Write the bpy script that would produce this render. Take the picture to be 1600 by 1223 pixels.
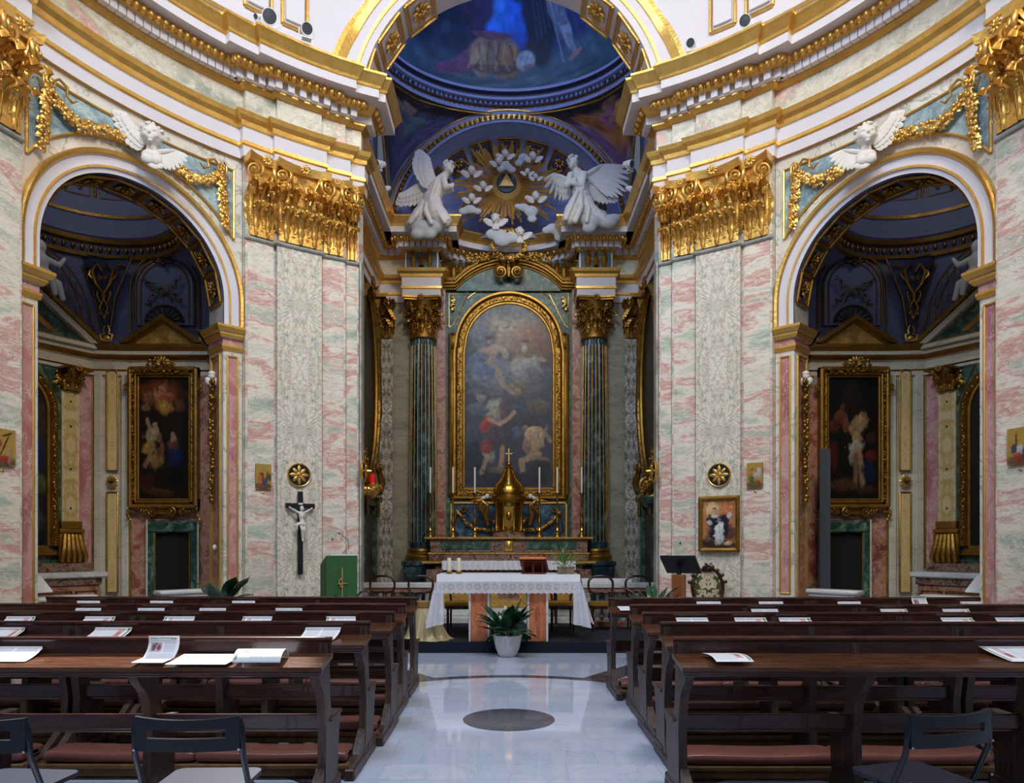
import bpy, bmesh, math, random
import numpy as np
from mathutils import Matrix, Vector, Euler
R_=math.radians
random.seed(7)
sc=bpy.context.scene
for o in list(bpy.data.objects): bpy.data.objects.remove(o)
C=sc.collection

# ---------------------------------------------------------------- camera, world, exposure, lights
F=1117.0; PX=795.0; HY=855.0; EYE=1.5
cam_d=bpy.data.cameras.new('camera'); cam=bpy.data.objects.new('camera',cam_d); C.objects.link(cam)
cam.location=(0,0,EYE); cam.rotation_euler=(R_(90),0,0)
cam_d.sensor_width=36; cam_d.lens=36*F/1600
cam_d.shift_x=(800-PX)/1600; cam_d.shift_y=(HY-611.5)/1600
cam_d.clip_start=0.05; cam_d.clip_end=100
sc.camera=cam
sc.view_settings.view_transform='Standard'; sc.view_settings.look='None'
sc.view_settings.exposure=0.0; sc.view_settings.gamma=1; sc.view_settings.use_curve_mapping=False
w=bpy.data.worlds.new('world'); sc.world=w; w.use_nodes=True
bg=w.node_tree.nodes['Background']; bg.inputs[0].default_value=(.62,.74,1.0,1); bg.inputs[1].default_value=.15
def lamp(name,kind,loc,energy,color=(1,1,1),size=1.0,size_y=None,target=None,angle=None):
    d=bpy.data.lights.new(name,kind); d.energy=energy; d.color=color
    if kind=='AREA':
        d.size=size
        if size_y: d.shape='RECTANGLE'; d.size_y=size_y
    elif kind in('POINT','SPOT'): d.shadow_soft_size=size
    if kind=='SPOT' and angle: d.spot_size=R_(angle); d.spot_blend=.3
    o=bpy.data.objects.new(name,d); C.objects.link(o); o.location=loc
    if target:
        v=Vector(target)-Vector(loc); o.rotation_euler=v.to_track_quat('-Z','Y').to_euler()
    return o
# windows of the main dome: daylight from above and behind the viewer
lamp('dome_daylight_left','AREA',(-2.6,1.7,11.6),620,(.66,.81,1.0),3.0,2.4,target=(2.0,9.4,3.0))
lamp('dome_daylight_right','AREA',(2.6,1.7,11.6),620,(1.0,.92,.78),3.0,2.4,target=(-2.0,9.4,3.0))
lamp('rear_fill','AREA',(0,-2.5,6.5),70,(.97,.97,1.0),3.5,3.0,target=(0,9,6.2))  # unseen fill light behind the camera, no entrance modelled
lamp('presbytery_dome_window','POINT',(0,11.9,12.4),230,(.42,.58,1.0),.35)
lamp('presbytery_warm_fill','AREA',(0,11.2,9.2),9,(1.0,.90,.76),.8,.8,target=(0,15.2,4.5))  # unseen fill light aimed at the altarpiece, no fixture here
lamp('left_window_sunbeam','SPOT',(-2.3,9.25,9.2),15000,(1.0,.98,.95),.04,target=(-2.05,3.9,.85),angle=12)
lamp('chapel_fill_left','POINT',(-5.5,9.15,6.55),11,(.93,.95,1.0),.2)  # unseen point light added to brighten the left chapel
lamp('chapel_fill_right','POINT',(5.5,9.15,6.55),11,(.90,.94,1.0),.2)  # same added light for the right chapel
# ---------------------------------------------------------------- helpers
SIDE=0   # 1 while the mirrored (right hand) half is being built
def s2l(c):
    c=c/255.0
    return c/12.92 if c<=.04045 else ((c+.055)/1.055)**2.4
def rgb(r,g,b): return (s2l(r),s2l(g),s2l(b),1.0)
def at(px,py,Y): return Vector(((px-PX)*Y/F, Y, EYE+(HY-py)*Y/F))

class MB:
    def __init__(s): s.v=[]; s.f=[]; s.m=[]; s.T=Matrix.Identity(4); s.mi=0; s.col=None
    def add(s,vs,fs,mi=None):
        n=len(s.v); T=s.T
        for p in vs: s.v.append(tuple(T@Vector(p)))
        k=s.mi if mi is None else mi
        for f in fs: s.f.append([i+n for i in f]); s.m.append(k)
    def box(s,x0,x1,y0,y1,z0,z1,mi=None):
        v=[(x0,y0,z0),(x1,y0,z0),(x1,y1,z0),(x0,y1,z0),(x0,y0,z1),(x1,y0,z1),(x1,y1,z1),(x0,y1,z1)]
        s.add(v,[(0,3,2,1),(4,5,6,7),(0,1,5,4),(1,2,6,5),(2,3,7,6),(3,0,4,7)],mi)
    def bbox(s,x0,x1,y0,y1,z0,z1,b=.005,mi=None):
        # box with chamfered edges
        b=min(b,(x1-x0)*.45,(y1-y0)*.45,(z1-z0)*.45)
        bm=bmesh.new(); bmesh.ops.create_cube(bm,size=1)
        for q in bm.verts: q.co=Vector(((x0+x1)/2+q.co.x*(x1-x0),(y0+y1)/2+q.co.y*(y1-y0),(z0+z1)/2+q.co.z*(z1-z0)))
        bmesh.ops.bevel(bm,geom=bm.edges[:]+bm.verts[:],offset=b,segments=1,affect='EDGES')
        s.addbm(bm,mi)
    def addbm(s,bm,mi=None):
        bm.verts.index_update()
        s.add([v.co[:] for v in bm.verts],[[v.index for v in f.verts] for f in bm.faces],mi); bm.free()
    def tube(s,pts,r,n=8,caps=True,mi=None,closed=False,squash=1.0):
        pts=[Vector(p) for p in pts]; N=len(pts)
        rs=r if isinstance(r,(list,tuple)) else [r]*N
        vs=[];fs=[]; up=None
        for i,p in enumerate(pts):
            if closed: d=pts[(i+1)%N]-pts[i-1]
            else: d=pts[min(i+1,N-1)]-pts[max(i-1,0)]
            if d.length<1e-9: d=Vector((0,0,1))
            d.normalize()
            if up is None:
                up=Vector((0,0,1)) if abs(d.z)<.9 else Vector((1,0,0))
            a=d.cross(up)
            if a.length<1e-6: a=d.orthogonal()
            a.normalize(); b=a.cross(d).normalized(); up=b
            for k in range(n):
                t=2*math.pi*k/n
                vs.append(p+a*math.cos(t)*rs[i]+b*math.sin(t)*rs[i]*squash)
        L=N if closed else N-1
        for i in range(L):
            for k in range(n):
                i2=(i+1)%N
                fs.append((i*n+k,i*n+(k+1)%n,i2*n+(k+1)%n,i2*n+k))
        if caps and not closed:
            fs.append(tuple(range(n))[::-1]); fs.append(tuple((N-1)*n+k for k in range(n)))
        s.add(vs,fs,mi)
    def lathe(s,prof,n=24,c=(0,0,0),a0=0,a1=360,mi=None,sx=1,sy=1,caps=True):
        full=abs(a1-a0)>=359.9; m=n if full else n+1
        vs=[];fs=[]
        for (r,z) in prof:
            for k in range(m):
                t=R_(a0+(a1-a0)*k/n); vs.append((c[0]+r*math.cos(t)*sx,c[1]+r*math.sin(t)*sy,c[2]+z))
        for i in range(len(prof)-1):
            for k in range(n):
                k2=(k+1)%m
                fs.append((i*m+k,i*m+k2,(i+1)*m+k2,(i+1)*m+k))
        if full and caps:
            if prof[0][0]>1e-5: fs.append(tuple(range(m))[::-1])
            if prof[-1][0]>1e-5: fs.append(tuple((len(prof)-1)*m+k for k in range(m)))
        s.add(vs,fs,mi)
    def ell(s,c,r,n=12,mi=None,rot=None):
        if not isinstance(r,(tuple,list,Vector)): r=(r,r,r)
        vs=[];fs=[];h=max(4,n//2)
        M=(Euler([R_(a) for a in rot]).to_matrix() if rot else Matrix.Identity(3))
        c=Vector(c)
        for i in range(1,h):
            a=math.pi*i/h
            for k in range(n):
                t=2*math.pi*k/n
                vs.append(c+M@Vector((r[0]*math.sin(a)*math.cos(t),r[1]*math.sin(a)*math.sin(t),r[2]*math.cos(a))))
        top=len(vs); vs.append(c+M@Vector((0,0,r[2]))); vs.append(c+M@Vector((0,0,-r[2])))
        for i in range(h-2):
            for k in range(n):
                fs.append((i*n+k,(i+1)*n+k,(i+1)*n+(k+1)%n,i*n+(k+1)%n))
        for k in range(n):
            fs.append((top,k,(k+1)%n)); fs.append((top+1,(h-2)*n+(k+1)%n,(h-2)*n+k))
        s.add(vs,fs,mi)
    def prism(s,poly,y0,y1,mi=None,axis='y'):
        # poly in (x,z), extruded along y (axis='y'), or poly in (y,z) along x (axis='x'), or (x,y) along z
        n=len(poly)
        if axis=='y': v=[(a,y0,b) for a,b in poly]+[(a,y1,b) for a,b in poly]
        elif axis=='x': v=[(y0,a,b) for a,b in poly]+[(y1,a,b) for a,b in poly]
        else: v=[(a,b,y0) for a,b in poly]+[(a,b,y1) for a,b in poly]
        fs=[tuple(range(n)),tuple(range(n,2*n))[::-1]]+[(i,i+n,(i+1)%n+n,(i+1)%n) for i in range(n)]
        s.add(v,fs,mi)
    def grid(s,fn,nu,nv,mi=None,closeu=False):
        vs=[];fs=[];m=nu if closeu else nu+1
        for j in range(nv+1):
            for i in range(m):
                vs.append(fn(i/nu,j/nv))
        for j in range(nv):
            for i in range(nu):
                i2=(i+1)%m
                fs.append((j*m+i,j*m+i2,(j+1)*m+i2,(j+1)*m+i))
        s.add(vs,fs,mi)
    def clip(s,fn):
        keep=[(f,m) for f,m in zip(s.f,s.m) if all(fn(s.v[i]) for i in f)]
        s.f=[k[0] for k in keep]; s.m=[k[1] for k in keep]
        used=sorted({i for f in s.f for i in f}); mp={a:b for b,a in enumerate(used)}
        s.v=[s.v[i] for i in used]; s.f=[[mp[i] for i in f] for f in s.f]
    def build(s,name,mats,parent=None,smooth=40,label=None,cols=None,world=None):
        me=bpy.data.meshes.new(name)
        v=s.v
        f=s.f
        if SIDE:
            v=[(-a,b,c) for a,b,c in v]; f=[q[::-1] for q in f]
        me.from_pydata(v,[],f)
        if not isinstance(mats,(list,tuple)): mats=[mats]
        for m in mats: me.materials.append(m)
        if len(mats)>1: me.polygons.foreach_set('material_index',s.m)
        if smooth:
            me.polygons.foreach_set('use_smooth',[True]*len(me.polygons))
            me.set_sharp_from_angle(angle=R_(smooth))
        if cols is not None:
            a=me.color_attributes.new('Col','FLOAT_COLOR','POINT')
            a.data.foreach_set('color',np.asarray(cols,dtype=np.float32).ravel())
        me.update()
        o=bpy.data.objects.new(name,me); C.objects.link(o)
        if parent is not None: o.parent=parent
        if label: o['label']=label
        return o

def tag(o,label,cat,group=None,kind=None):
    if label: o['label']=label
    if cat: o['category']=cat
    if group: o['group']=group
    if kind: o['kind']=kind
    return o
def struct(o): o['kind']='structure'; return o
def thing(name,label,cat,loc=(0,0,0),rotz=0,group=None,rot=None,mirror=True):
    o=bpy.data.objects.new(name,None); C.objects.link(o); o.empty_display_size=.1
    x,y,z=loc
    if SIDE and mirror: x=-x; rotz=-rotz
    o.location=(x,y,z)
    o.rotation_euler=(0,0,R_(rotz)) if rot is None else rot
    o['label']=label; o['category']=cat
    if group: o['group']=group
    return o
def copytree(o,parent=None):
    c=o.copy(); C.objects.link(c)
    if parent is not None: c.parent=parent; 
    for ch in list(o.children): copytree(ch,c)
    return c
def place(o,loc,rotz=None,label=None,scale=None):
    o.location=loc
    if rotz is not None: o.rotation_euler=(0,0,R_(rotz))
    if label: o['label']=label
    if scale: o.scale=(scale,)*3
    return o

# sweep a profile [(offset,height)] along a plan path; offset goes to the right of travel
def offs(path,closed=False):
    n=len(path); out=[]
    for i in range(n):
        p=Vector(path[i])
        a=Vector(path[i-1]) if (i>0 or closed) else None
        b=Vector(path[(i+1)%n]) if (i<n-1 or closed) else None
        ns=[]
        if a is not None and (p-a).length>1e-6: d=(p-a).normalized(); ns.append(Vector((d.y,-d.x)))
        if b is not None and (b-p).length>1e-6: d=(b-p).normalized(); ns.append(Vector((d.y,-d.x)))
        m=sum(ns,Vector((0,0))); 
        if m.length<1e-6: m=ns[0]
        m.normalize(); c=max(.35,m.dot(ns[0])); out.append(m/c)
    return out
def sweep(mb,path,prof,mats=None,closed=False):
    ns=offs(path,closed); n=len(path)
    for j in range(len(prof)-1):
        (o0,h0),(o1,h1)=prof[j],prof[j+1]
        vs=[];fs=[]
        for i,p in enumerate(path):
            vs.append((p[0]+ns[i].x*o0,p[1]+ns[i].y*o0,h0)); vs.append((p[0]+ns[i].x*o1,p[1]+ns[i].y*o1,h1))
        for i in range(n if closed else n-1):
            k=(i+1)%n
            fs.append((2*i,2*k,2*k+1,2*i+1))
        mb.add(vs,fs,mats[j] if mats else None)

# ---------------------------------------------------------------- materials
MATS={}
class NT:
    def __init__(s,name):
        s.mat=bpy.data.materials.new(name); s.mat.use_nodes=True; s.t=s.mat.node_tree; s.b=s.t.nodes['Principled BSDF']; s.L=s.t.links
        MATS[name]=s.mat
    def n(s,t,**k):
        q=s.t.nodes.new(t)
        for a,b in k.items(): setattr(q,a,b)
        return q
    def link(s,a,b): s.L.new(a,b)
    def math(s,op,a,b=None,c=None,clamp=False):
        q=s.n('ShaderNodeMath',operation=op); q.use_clamp=clamp
        for i,x in enumerate((a,b,c)):
            if x is None: continue
            if isinstance(x,(int,float)): q.inputs[i].default_value=x
            else: s.link(x,q.inputs[i])
        return q.outputs[0]
    def mix(s,f,a,b,bt='MIX'):
        q=s.n('ShaderNodeMix',data_type='RGBA',blend_type=bt)
        for sock,x in ((q.inputs[0],f),(q.inputs[6],a),(q.inputs[7],b)):
            if isinstance(x,(int,float)): sock.default_value=x
            elif isinstance(x,tuple): sock.default_value=x
            else: s.link(x,sock)
        return q.outputs[2]
    def coord(s,kind='Object'): return s.n('ShaderNodeTexCoord').outputs[kind]
    def noise(s,vec,scale,detail=4,rough=.55,dist=0):
        q=s.n('ShaderNodeTexNoise'); q.inputs['Scale'].default_value=scale; q.inputs['Detail'].default_value=detail
        q.inputs['Roughness'].default_value=rough; q.inputs['Distortion'].default_value=dist
        if vec is not None: s.link(vec,q.inputs['Vector'])
        return q
    def ramp(s,fac,stops,interp='LINEAR'):
        q=s.n('ShaderNodeValToRGB'); r=q.color_ramp; r.interpolation=interp
        while len(r.elements)<len(stops): r.elements.new(.5)
        for e,(p,c) in zip(r.elements,stops): e.position=p; e.color=c
        s.link(fac,q.inputs[0]); return q.outputs[0]
    def bump(s,h,strength=.3,dist=.01):
        q=s.n('ShaderNodeBump'); q.inputs['Strength'].default_value=strength; q.inputs['Distance'].default_value=dist
        s.link(h,q.inputs['Height']); s.link(q.outputs[0],s.b.inputs['Normal'])
    def set(s,col=None,rough=None,metal=None,spec=None,coat=None):
        if col is not None:
            if isinstance(col,tuple): s.b.inputs['Base Color'].default_value=col
            else: s.link(col,s.b.inputs['Base Color'])
        if rough is not None: s.b.inputs['Roughness'].default_value=rough
        if metal is not None: s.b.inputs['Metallic'].default_value=metal
        if spec is not None: s.b.inputs['Specular IOR Level'].default_value=spec
        if coat is not None: s.b.inputs['Coat Weight'].default_value=coat
        return s.mat

def marble(name,stops,scale=2.0,stretch=(1,1,1),warp=.5,veins=(),rough=.28,mirror=None,detail=5,rot=(0,0,0),wscale=None,contrast=1.0,rnd=False):
    t=NT(name); v=t.coord()
    if rnd:
        oi=t.n('ShaderNodeObjectInfo'); cc=t.n('ShaderNodeCombineXYZ'); k=t.math('MULTIPLY',oi.outputs['Random'],37.0)
        if not mirror: t.link(k,cc.inputs[0])
        t.link(k,cc.inputs[1]); t.link(k,cc.inputs[2])
        va=t.n('ShaderNodeVectorMath',operation='ADD'); t.link(v,va.inputs[0]); t.link(cc.outputs[0],va.inputs[1]); v=va.outputs[0]
    if mirror:
        s=t.n('ShaderNodeSeparateXYZ'); t.link(v,s.inputs[0]); c=t.n('ShaderNodeCombineXYZ')
        t.link(t.math('ABSOLUTE',s.outputs[0]),c.inputs[0]); t.link(s.outputs[1],c.inputs[1])
        t.link(t.math('PINGPONG',s.outputs[2],mirror),c.inputs[2]); v=c.outputs[0]
    m=t.n('ShaderNodeMapping'); m.inputs['Scale'].default_value=stretch; m.inputs['Rotation'].default_value=[R_(a) for a in rot]
    t.link(v,m.inputs['Vector']); v=m.outputs[0]
    n1=t.noise(v,wscale or scale*.8,3)
    a=t.n('ShaderNodeVectorMath',operation='MULTIPLY_ADD'); t.link(n1.outputs['Color'],a.inputs[0])
    a.inputs[1].default_value=(warp,)*3; t.link(v,a.inputs[2]); wv=a.outputs[0]
    n2=t.noise(wv,scale,detail,.6)
    f=t.math('MULTIPLY_ADD',n2.outputs['Fac'],2.2*contrast,.5-1.1*contrast,clamp=True)
    col=t.ramp(f,stops)
    for (vc,vs,vw,amt) in veins:
        n3=t.noise(wv,vs,5,.6)
        d=t.math('ABSOLUTE',t.math('SUBTRACT',n3.outputs['Fac'],.5))
        k=t.math('MULTIPLY',t.math('SUBTRACT',1.0,t.math('DIVIDE',d,vw),clamp=True),amt)
        col=t.mix(k,col,vc)
    return t.set(col,rough,0,.5)

W=rgb
marble('band_marble',[(.05,W(158,172,158)),(.22,W(190,198,180)),(.36,W(226,218,200)),(.47,W(236,226,210)),(.55,W(222,180,166)),(.62,W(206,154,146)),(.70,W(228,206,190)),(.82,W(178,190,172)),(.95,W(214,196,180))],
       1.25,(.62,.62,2.1),.55,[(W(242,236,224),5.2,.022,.85),(W(190,130,120),4.0,.008,.7),(W(128,142,128),3.2,.008,.7)],.3,contrast=1.2,rot=(0,9,0),detail=8,rnd=True)
def radial_marble(name,period,ramp,rough=.3,off=0.0):
    # book-matched slabs: petals fan out from points on the centre line
    t=NT(name); v=t.coord(); s=t.n('ShaderNodeSeparateXYZ'); t.link(v,s.inputs[0])
    n0=t.noise(v,2.2,3); nx=t.n('ShaderNodeSeparateColor')
    ax=t.math('ABSOLUTE',s.outputs[0]); pz=t.math('PINGPONG',t.math('ADD',s.outputs[2],off),period)
    c0=t.n('ShaderNodeCombineXYZ'); t.link(ax,c0.inputs[0]); t.link(pz,c0.inputs[2])
    nw=t.noise(c0.outputs[0],3.0,4,.6); wv=t.math('MULTIPLY',t.math('SUBTRACT',nw.outputs['Fac'],.5),.9)
    ang=t.math('ARCTAN2',t.math('SUBTRACT',pz,.02),t.math('ADD',ax,.015)); rad=t.math('SQRT',t.math('ADD',t.math('MULTIPLY',ax,ax),t.math('MULTIPLY',pz,pz)))
    c1=t.n('ShaderNodeCombineXYZ'); t.link(t.math('MULTIPLY',t.math('ADD',ang,wv),5.0),c1.inputs[0]); t.link(t.math('MULTIPLY',t.math('ADD',rad,wv),2.6),c1.inputs[1])
    n1=t.noise(c1.outputs[0],.8,4,.55,.4)
    f=t.math('MULTIPLY_ADD',n1.outputs['Fac'],3.4,-1.2,clamp=True); col=t.ramp(f,ramp)
    for (vc,sc_,w_,amt,src) in ((W(248,240,228),1.1,.035,.9,c1),(W(120,134,118),1.5,.014,.9,c1),(W(200,128,116),.9,.012,.8,c1),(W(246,238,226),3.2,.02,.6,c0),(W(136,146,130),4.2,.012,.7,c0)):
        n=t.noise(src.outputs[0],sc_,5,.6,.4); d=t.math('ABSOLUTE',t.math('SUBTRACT',n.outputs['Fac'],.5))
        col=t.mix(t.math('MULTIPLY',t.math('SUBTRACT',1.0,t.math('DIVIDE',d,w_),clamp=True),amt),col,vc)
    return t.set(col,rough,0,.5)
radial_marble('book_marble',.86,[(.05,W(170,176,158)),(.3,W(208,202,184)),(.5,W(232,222,204)),(.66,W(214,204,186)),(.8,W(186,188,170)),(.95,W(214,176,160))],off=.35)
marble('frieze_marble',[(.1,W(160,165,150)),(.3,W(205,198,180)),(.5,W(222,216,200)),(.68,W(190,182,160)),(.8,W(226,170,160)),(.95,W(232,214,204))],
       1.2,(1,1,1.3),.8,[(W(150,155,142),2.6,.012,.7),(W(240,235,225),4,.015,.7)],.32,rot=(0,35,0),contrast=1.2)
marble('spandrel_marble',[(.1,W(96,122,134)),(.4,W(126,152,160)),(.6,W(160,182,184)),(.9,W(202,212,206))],
       2.6,(1,1,1),.7,[(W(190,205,205),6,.02,.8),(W(80,105,120),9,.02,.7)],.3)
marble('veined_white',[(.1,W(206,198,182)),(.5,W(222,214,200)),(.9,W(230,224,212))],
       1.6,(1,1,1),.9,[(W(122,140,120),2.0,.02,.75),(W(205,170,160),1.3,.02,.45)],.3)
marble('chapel_white',[(.1,W(192,182,160)),(.5,W(206,196,174)),(.9,W(214,206,186))],
       1.2,(.7,.7,2.2),.7,[(W(140,132,112),2.2,.012,.7)],.35)
marble('pink_inset',[(.1,W(160,98,96)),(.35,W(186,124,118)),(.6,W(200,158,150)),(.85,W(170,110,112))],
       2.4,(1,1,.6),.8,[(W(226,205,196),5,.014,.7)],.3,rot=(20,0,0))
marble('red_breccia',[(.1,W(120,66,54)),(.35,W(156,92,74)),(.55,W(184,136,112)),(.75,W(128,74,66)),(.95,W(168,150,140))],
       2.8,(1,1,1),.9,[(W(214,190,170),4,.014,.7)],.3)
marble('giallo',[(.1,W(176,136,66)),(.4,W(206,170,98)),(.65,W(224,196,136)),(.9,W(190,150,80))],
       2.2,(1,1,.8),.9,[(W(160,118,50),5,.02,.7)],.3,mirror=.5)
marble('giallo_pale',[(.1,W(190,160,96)),(.4,W(216,196,150)),(.65,W(226,212,176)),(.9,W(200,176,110))],
       3.2,(1,1,.8),.9,[(W(190,150,70),7,.03,.8)],.3,mirror=.42)
marble('verde',[(.1,W(24,44,38)),(.4,W(44,74,62)),(.62,W(72,104,88)),(.9,W(120,144,124))],
       9,(1,1,1),.3,[(W(14,24,22),14,.03,.8)],.4)
marble('dark_blue_green',[(.1,W(16,30,36)),(.4,W(26,48,56)),(.62,W(50,78,86)),(.9,W(98,122,124))],
       5,(1,1,.7),.5,[(W(14,26,34),9,.03,.7)],.22)  # dark column stone, toned down further to carry the presbytery's dimness
marble('lapis',[(.1,W(18,38,60)),(.4,W(32,62,90)),(.65,W(52,90,116)),(.9,W(100,136,152))],
       4,(1,1,1),.6,[(W(18,34,56),9,.02,.7)],.4)
radial_marble('grey_book',.9,[(.05,W(84,88,76)),(.3,W(116,112,98)),(.5,W(140,132,116)),(.66,W(116,108,94)),(.8,W(96,92,80)),(.95,W(128,92,78))],off=.2)  # darkened so the colour carries the presbytery's shade
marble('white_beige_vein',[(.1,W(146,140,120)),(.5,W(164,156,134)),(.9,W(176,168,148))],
       1.6,(.6,.6,2.4),.6,[(W(110,104,88),2.8,.016,.8)],.3)  # beige stone with the presbytery's dim light put into its colour
marble('purple_breccia',[(.1,W(62,38,34)),(.35,W(98,62,52)),(.55,W(150,124,104)),(.75,W(84,48,46)),(.95,W(170,150,128))],
       9,(1,1,1),.4,[(W(190,172,150),10,.02,.6)],.25)
marble('altar_orange',[(.1,W(150,70,40)),(.4,W(184,96,58)),(.65,W(204,124,82)),(.9,W(160,82,50))],
       3,(2.2,2.2,.5),.4,[(W(226,180,140),9,.012,.5),(W(120,60,40),7,.012,.6)],.3)
marble('pale_marble',[(.1,W(188,188,186)),(.5,W(212,211,208)),(.9,W(228,226,222))],2,(1,1,1),.7,[(W(150,150,150),2.4,.014,.5)],.25)
marble('grey_marble',[(.1,W(128,128,122)),(.5,W(166,166,158)),(.9,W(196,194,184))],3,(1,1,1),.7,[(W(96,98,94),4,.015,.6)],.3)
marble('yellow_inlay',[(.1,W(150,106,42)),(.5,W(190,146,70)),(.9,W(208,172,100))],5,(1,1,1),.6,[(W(110,74,30),8,.02,.7)],.3)

def plain(name,col,rough=.5,metal=0,spec=.5,noise=None,bump=None,coat=None):
    t=NT(name)
    c=col
    if noise:
        sc_,amt,c2=noise
        n=t.noise(t.coord(),sc_,4)
        c=t.mix(t.math('MULTIPLY',t.math('MULTIPLY_ADD',n.outputs['Fac'],2.4,-.7,clamp=True),amt),col,c2)
    if bump:
        n=t.noise(t.coord(),bump[0],4); t.bump(n.outputs['Fac'],bump[1],bump[2])
    return t.set(c,rough,metal,spec,coat)
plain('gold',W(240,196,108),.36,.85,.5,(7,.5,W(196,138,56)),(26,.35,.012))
plain('gold_dark',W(178,134,60),.38,.85,.5,(6,.6,W(104,64,18)),(30,.4,.012))  # darkened copy of gold, presbytery shade put into the colour
plain('gold_soft',W(222,184,110),.42,.5,.5,(7,.4,W(170,124,60)))
plain('brass',W(190,146,62),.25,.95,.5,(9,.4,W(120,84,30)))
plain('plaster_white',W(222,216,220),.6,0,.3,(3,.25,W(205,198,204)))
plain('plaster_lavender',W(150,158,196),.6,0,.3,(3,.35,W(120,128,168)))
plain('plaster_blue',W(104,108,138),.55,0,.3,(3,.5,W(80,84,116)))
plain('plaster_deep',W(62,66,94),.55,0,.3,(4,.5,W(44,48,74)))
plain('stucco',W(226,220,212),.6,0,.3,(8,.3,W(196,188,178)),(30,.2,.01))
plain('stucco_grey',W(196,198,200),.6,0,.3,(5,.35,W(160,162,168)),(18,.25,.01))
plain('white_paint',W(228,228,228),.4)
plain('lens_dark',W(70,72,76),.25)
plain('black',W(16,16,20),.45)
plain('void',W(8,8,8),.9)
plain('iron_bronze',W(70,58,38),.4,.6)
MT=MATS

def vine(mb,pts,size,n,spread,seed=0,flat=None,out=Vector((0,-1,0)),berries=.25):
    # leaves and berries crowded along a line of points
    rnd=random.Random(seed); pts=[Vector(p) for p in pts]
    L=[0]
    for a,b in zip(pts[:-1],pts[1:]): L.append(L[-1]+(b-a).length)
    for i in range(n):
        d=(i+rnd.random()*.6)/n*L[-1]; k=max(j for j in range(len(L)) if L[j]<=d); k=min(k,len(pts)-2)
        f=(d-L[k])/max(1e-6,L[k+1]-L[k]); p=pts[k].lerp(pts[k+1],f); t=(pts[k+1]-pts[k]).normalized()
        sd=t.cross(out).normalized(); w_=spread(d/L[-1]) if callable(spread) else spread
        q=rnd.uniform(-1,1); p=p+sd*q*w_+out*(size*.5+w_*.5*(1-q*q)*rnd.uniform(.5,1))
        s=size*rnd.uniform(.7,1.25)
        if rnd.random()<berries: mb.ell(p+out*s*.2,s*.42,6); continue
        dr=(t*rnd.uniform(.2,1)+sd*q*1.2+Vector((0,0,-.3))*rnd.random()).normalized(); nn=(out+sd*q*.6+t*rnd.uniform(-.4,.4)).normalized()
        sx=dr.cross(nn).normalized(); nn=sx.cross(dr)
        v=[p-dr*s*.6,p-dr*s*.15+sx*s*.42+nn*s*.02,p+dr*s*.25+sx*s*.30+nn*s*.1,p+dr*s*.7-nn*s*.15,p+dr*s*.25-sx*s*.30+nn*s*.1,p-dr*s*.15-sx*s*.42+nn*s*.02,p+nn*s*.24]
        mb.add(v,[(0,1,6),(1,2,6),(2,3,6),(3,4,6),(4,5,6),(5,0,6)])

# ---------------------------------------------------------------- plan of the round nave
RN=5.15; CY=5.6
def pol(th,o=0.0,h=0.0):
    t=R_(th); return (-(RN-o)*math.sin(t), CY+(RN-o)*math.cos(t), h)
def pol2(th,o=0.0): p=pol(th,o); return (p[0],p[1])
TH0=57.2; RS=5.25
def fa(s,h,o=-.10): return pol(TH0-math.degrees(s/RS),o,h)       # side chapel arch wall
def fb(s,h,o=0.0):
    # wall of the presbytery arch: flat across the opening, following the circle beyond it
    y=10.28 if abs(s)<2.14 else CY+math.sqrt(RN*RN-s*s)
    return (s,y-o*.66,h)
def arcpts(t0,t1,o,n):
    return [pol2(t0+(t1-t0)*i/n,o) for i in range(n+1)]
def archpath(r,hc,stilt_h=None,n=40):
    # list of (s,h,ns,nh) from left foot to right foot
    out=[]
    if stilt_h is not None: out.append((-r,stilt_h,-1,0))
    for i in range(n+1):
        a=math.pi-math.pi*i/n; out.append((r*math.cos(a),hc+r*math.sin(a),math.cos(a),math.sin(a)))
    if stilt_h is not None: out.append((r,stilt_h,1,0))
    return out
def archsweep(mb,f,path,prof,mats=None):
    for j in range(len(prof)-1):
        (n0,o0),(n1,o1)=prof[j],prof[j+1]; vs=[];fs=[]
        for (s,h,ns,nh) in path:
            vs.append(f(s+ns*n0,h+nh*n0,o0)); vs.append(f(s+ns*n1,h+nh*n1,o1))
        for i in range(len(path)-1): fs.append((2*i,2*i+2,2*i+3,2*i+1))
        mb.add(vs,fs,mats[j] if mats else None)
def gtube(mb,f,pts,r,n=6,closed=False): mb.tube([f(*p) for p in pts],r,n,closed=closed)
def rect_s(s0,s1,h0,h1,o,k=6):
    p=[(s0+(s1-s0)*i/k,h0,o) for i in range(k)]+[(s1,h0,o)]
    return p+[(s1-(s1-s0)*i/k,h1,o) for i in range(k)]+[(s0,h1,o)]
def frame_tube(mb,f,s0,s1,h0,h1,o,r):
    # four straight mitred bars
    k=8
    a=[(s0+(s1-s0)*i/k,h0,o) for i in range(k+1)]; b=[(q[0],h1,o) for q in a]
    gtube(mb,f,a,r); gtube(mb,f,b,r); gtube(mb,f,[(s0,h0,o),(s0,h1,o)],r); gtube(mb,f,[(s1,h0,o),(s1,h1,o)],r)
def patch(mb,f,s0,s1,h0,h1,o,k=6,mi=None):
    mb.grid(lambda a,b:f(s0+(s1-s0)*a,h0+(h1-h0)*b,o),k,1,mi)
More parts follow.
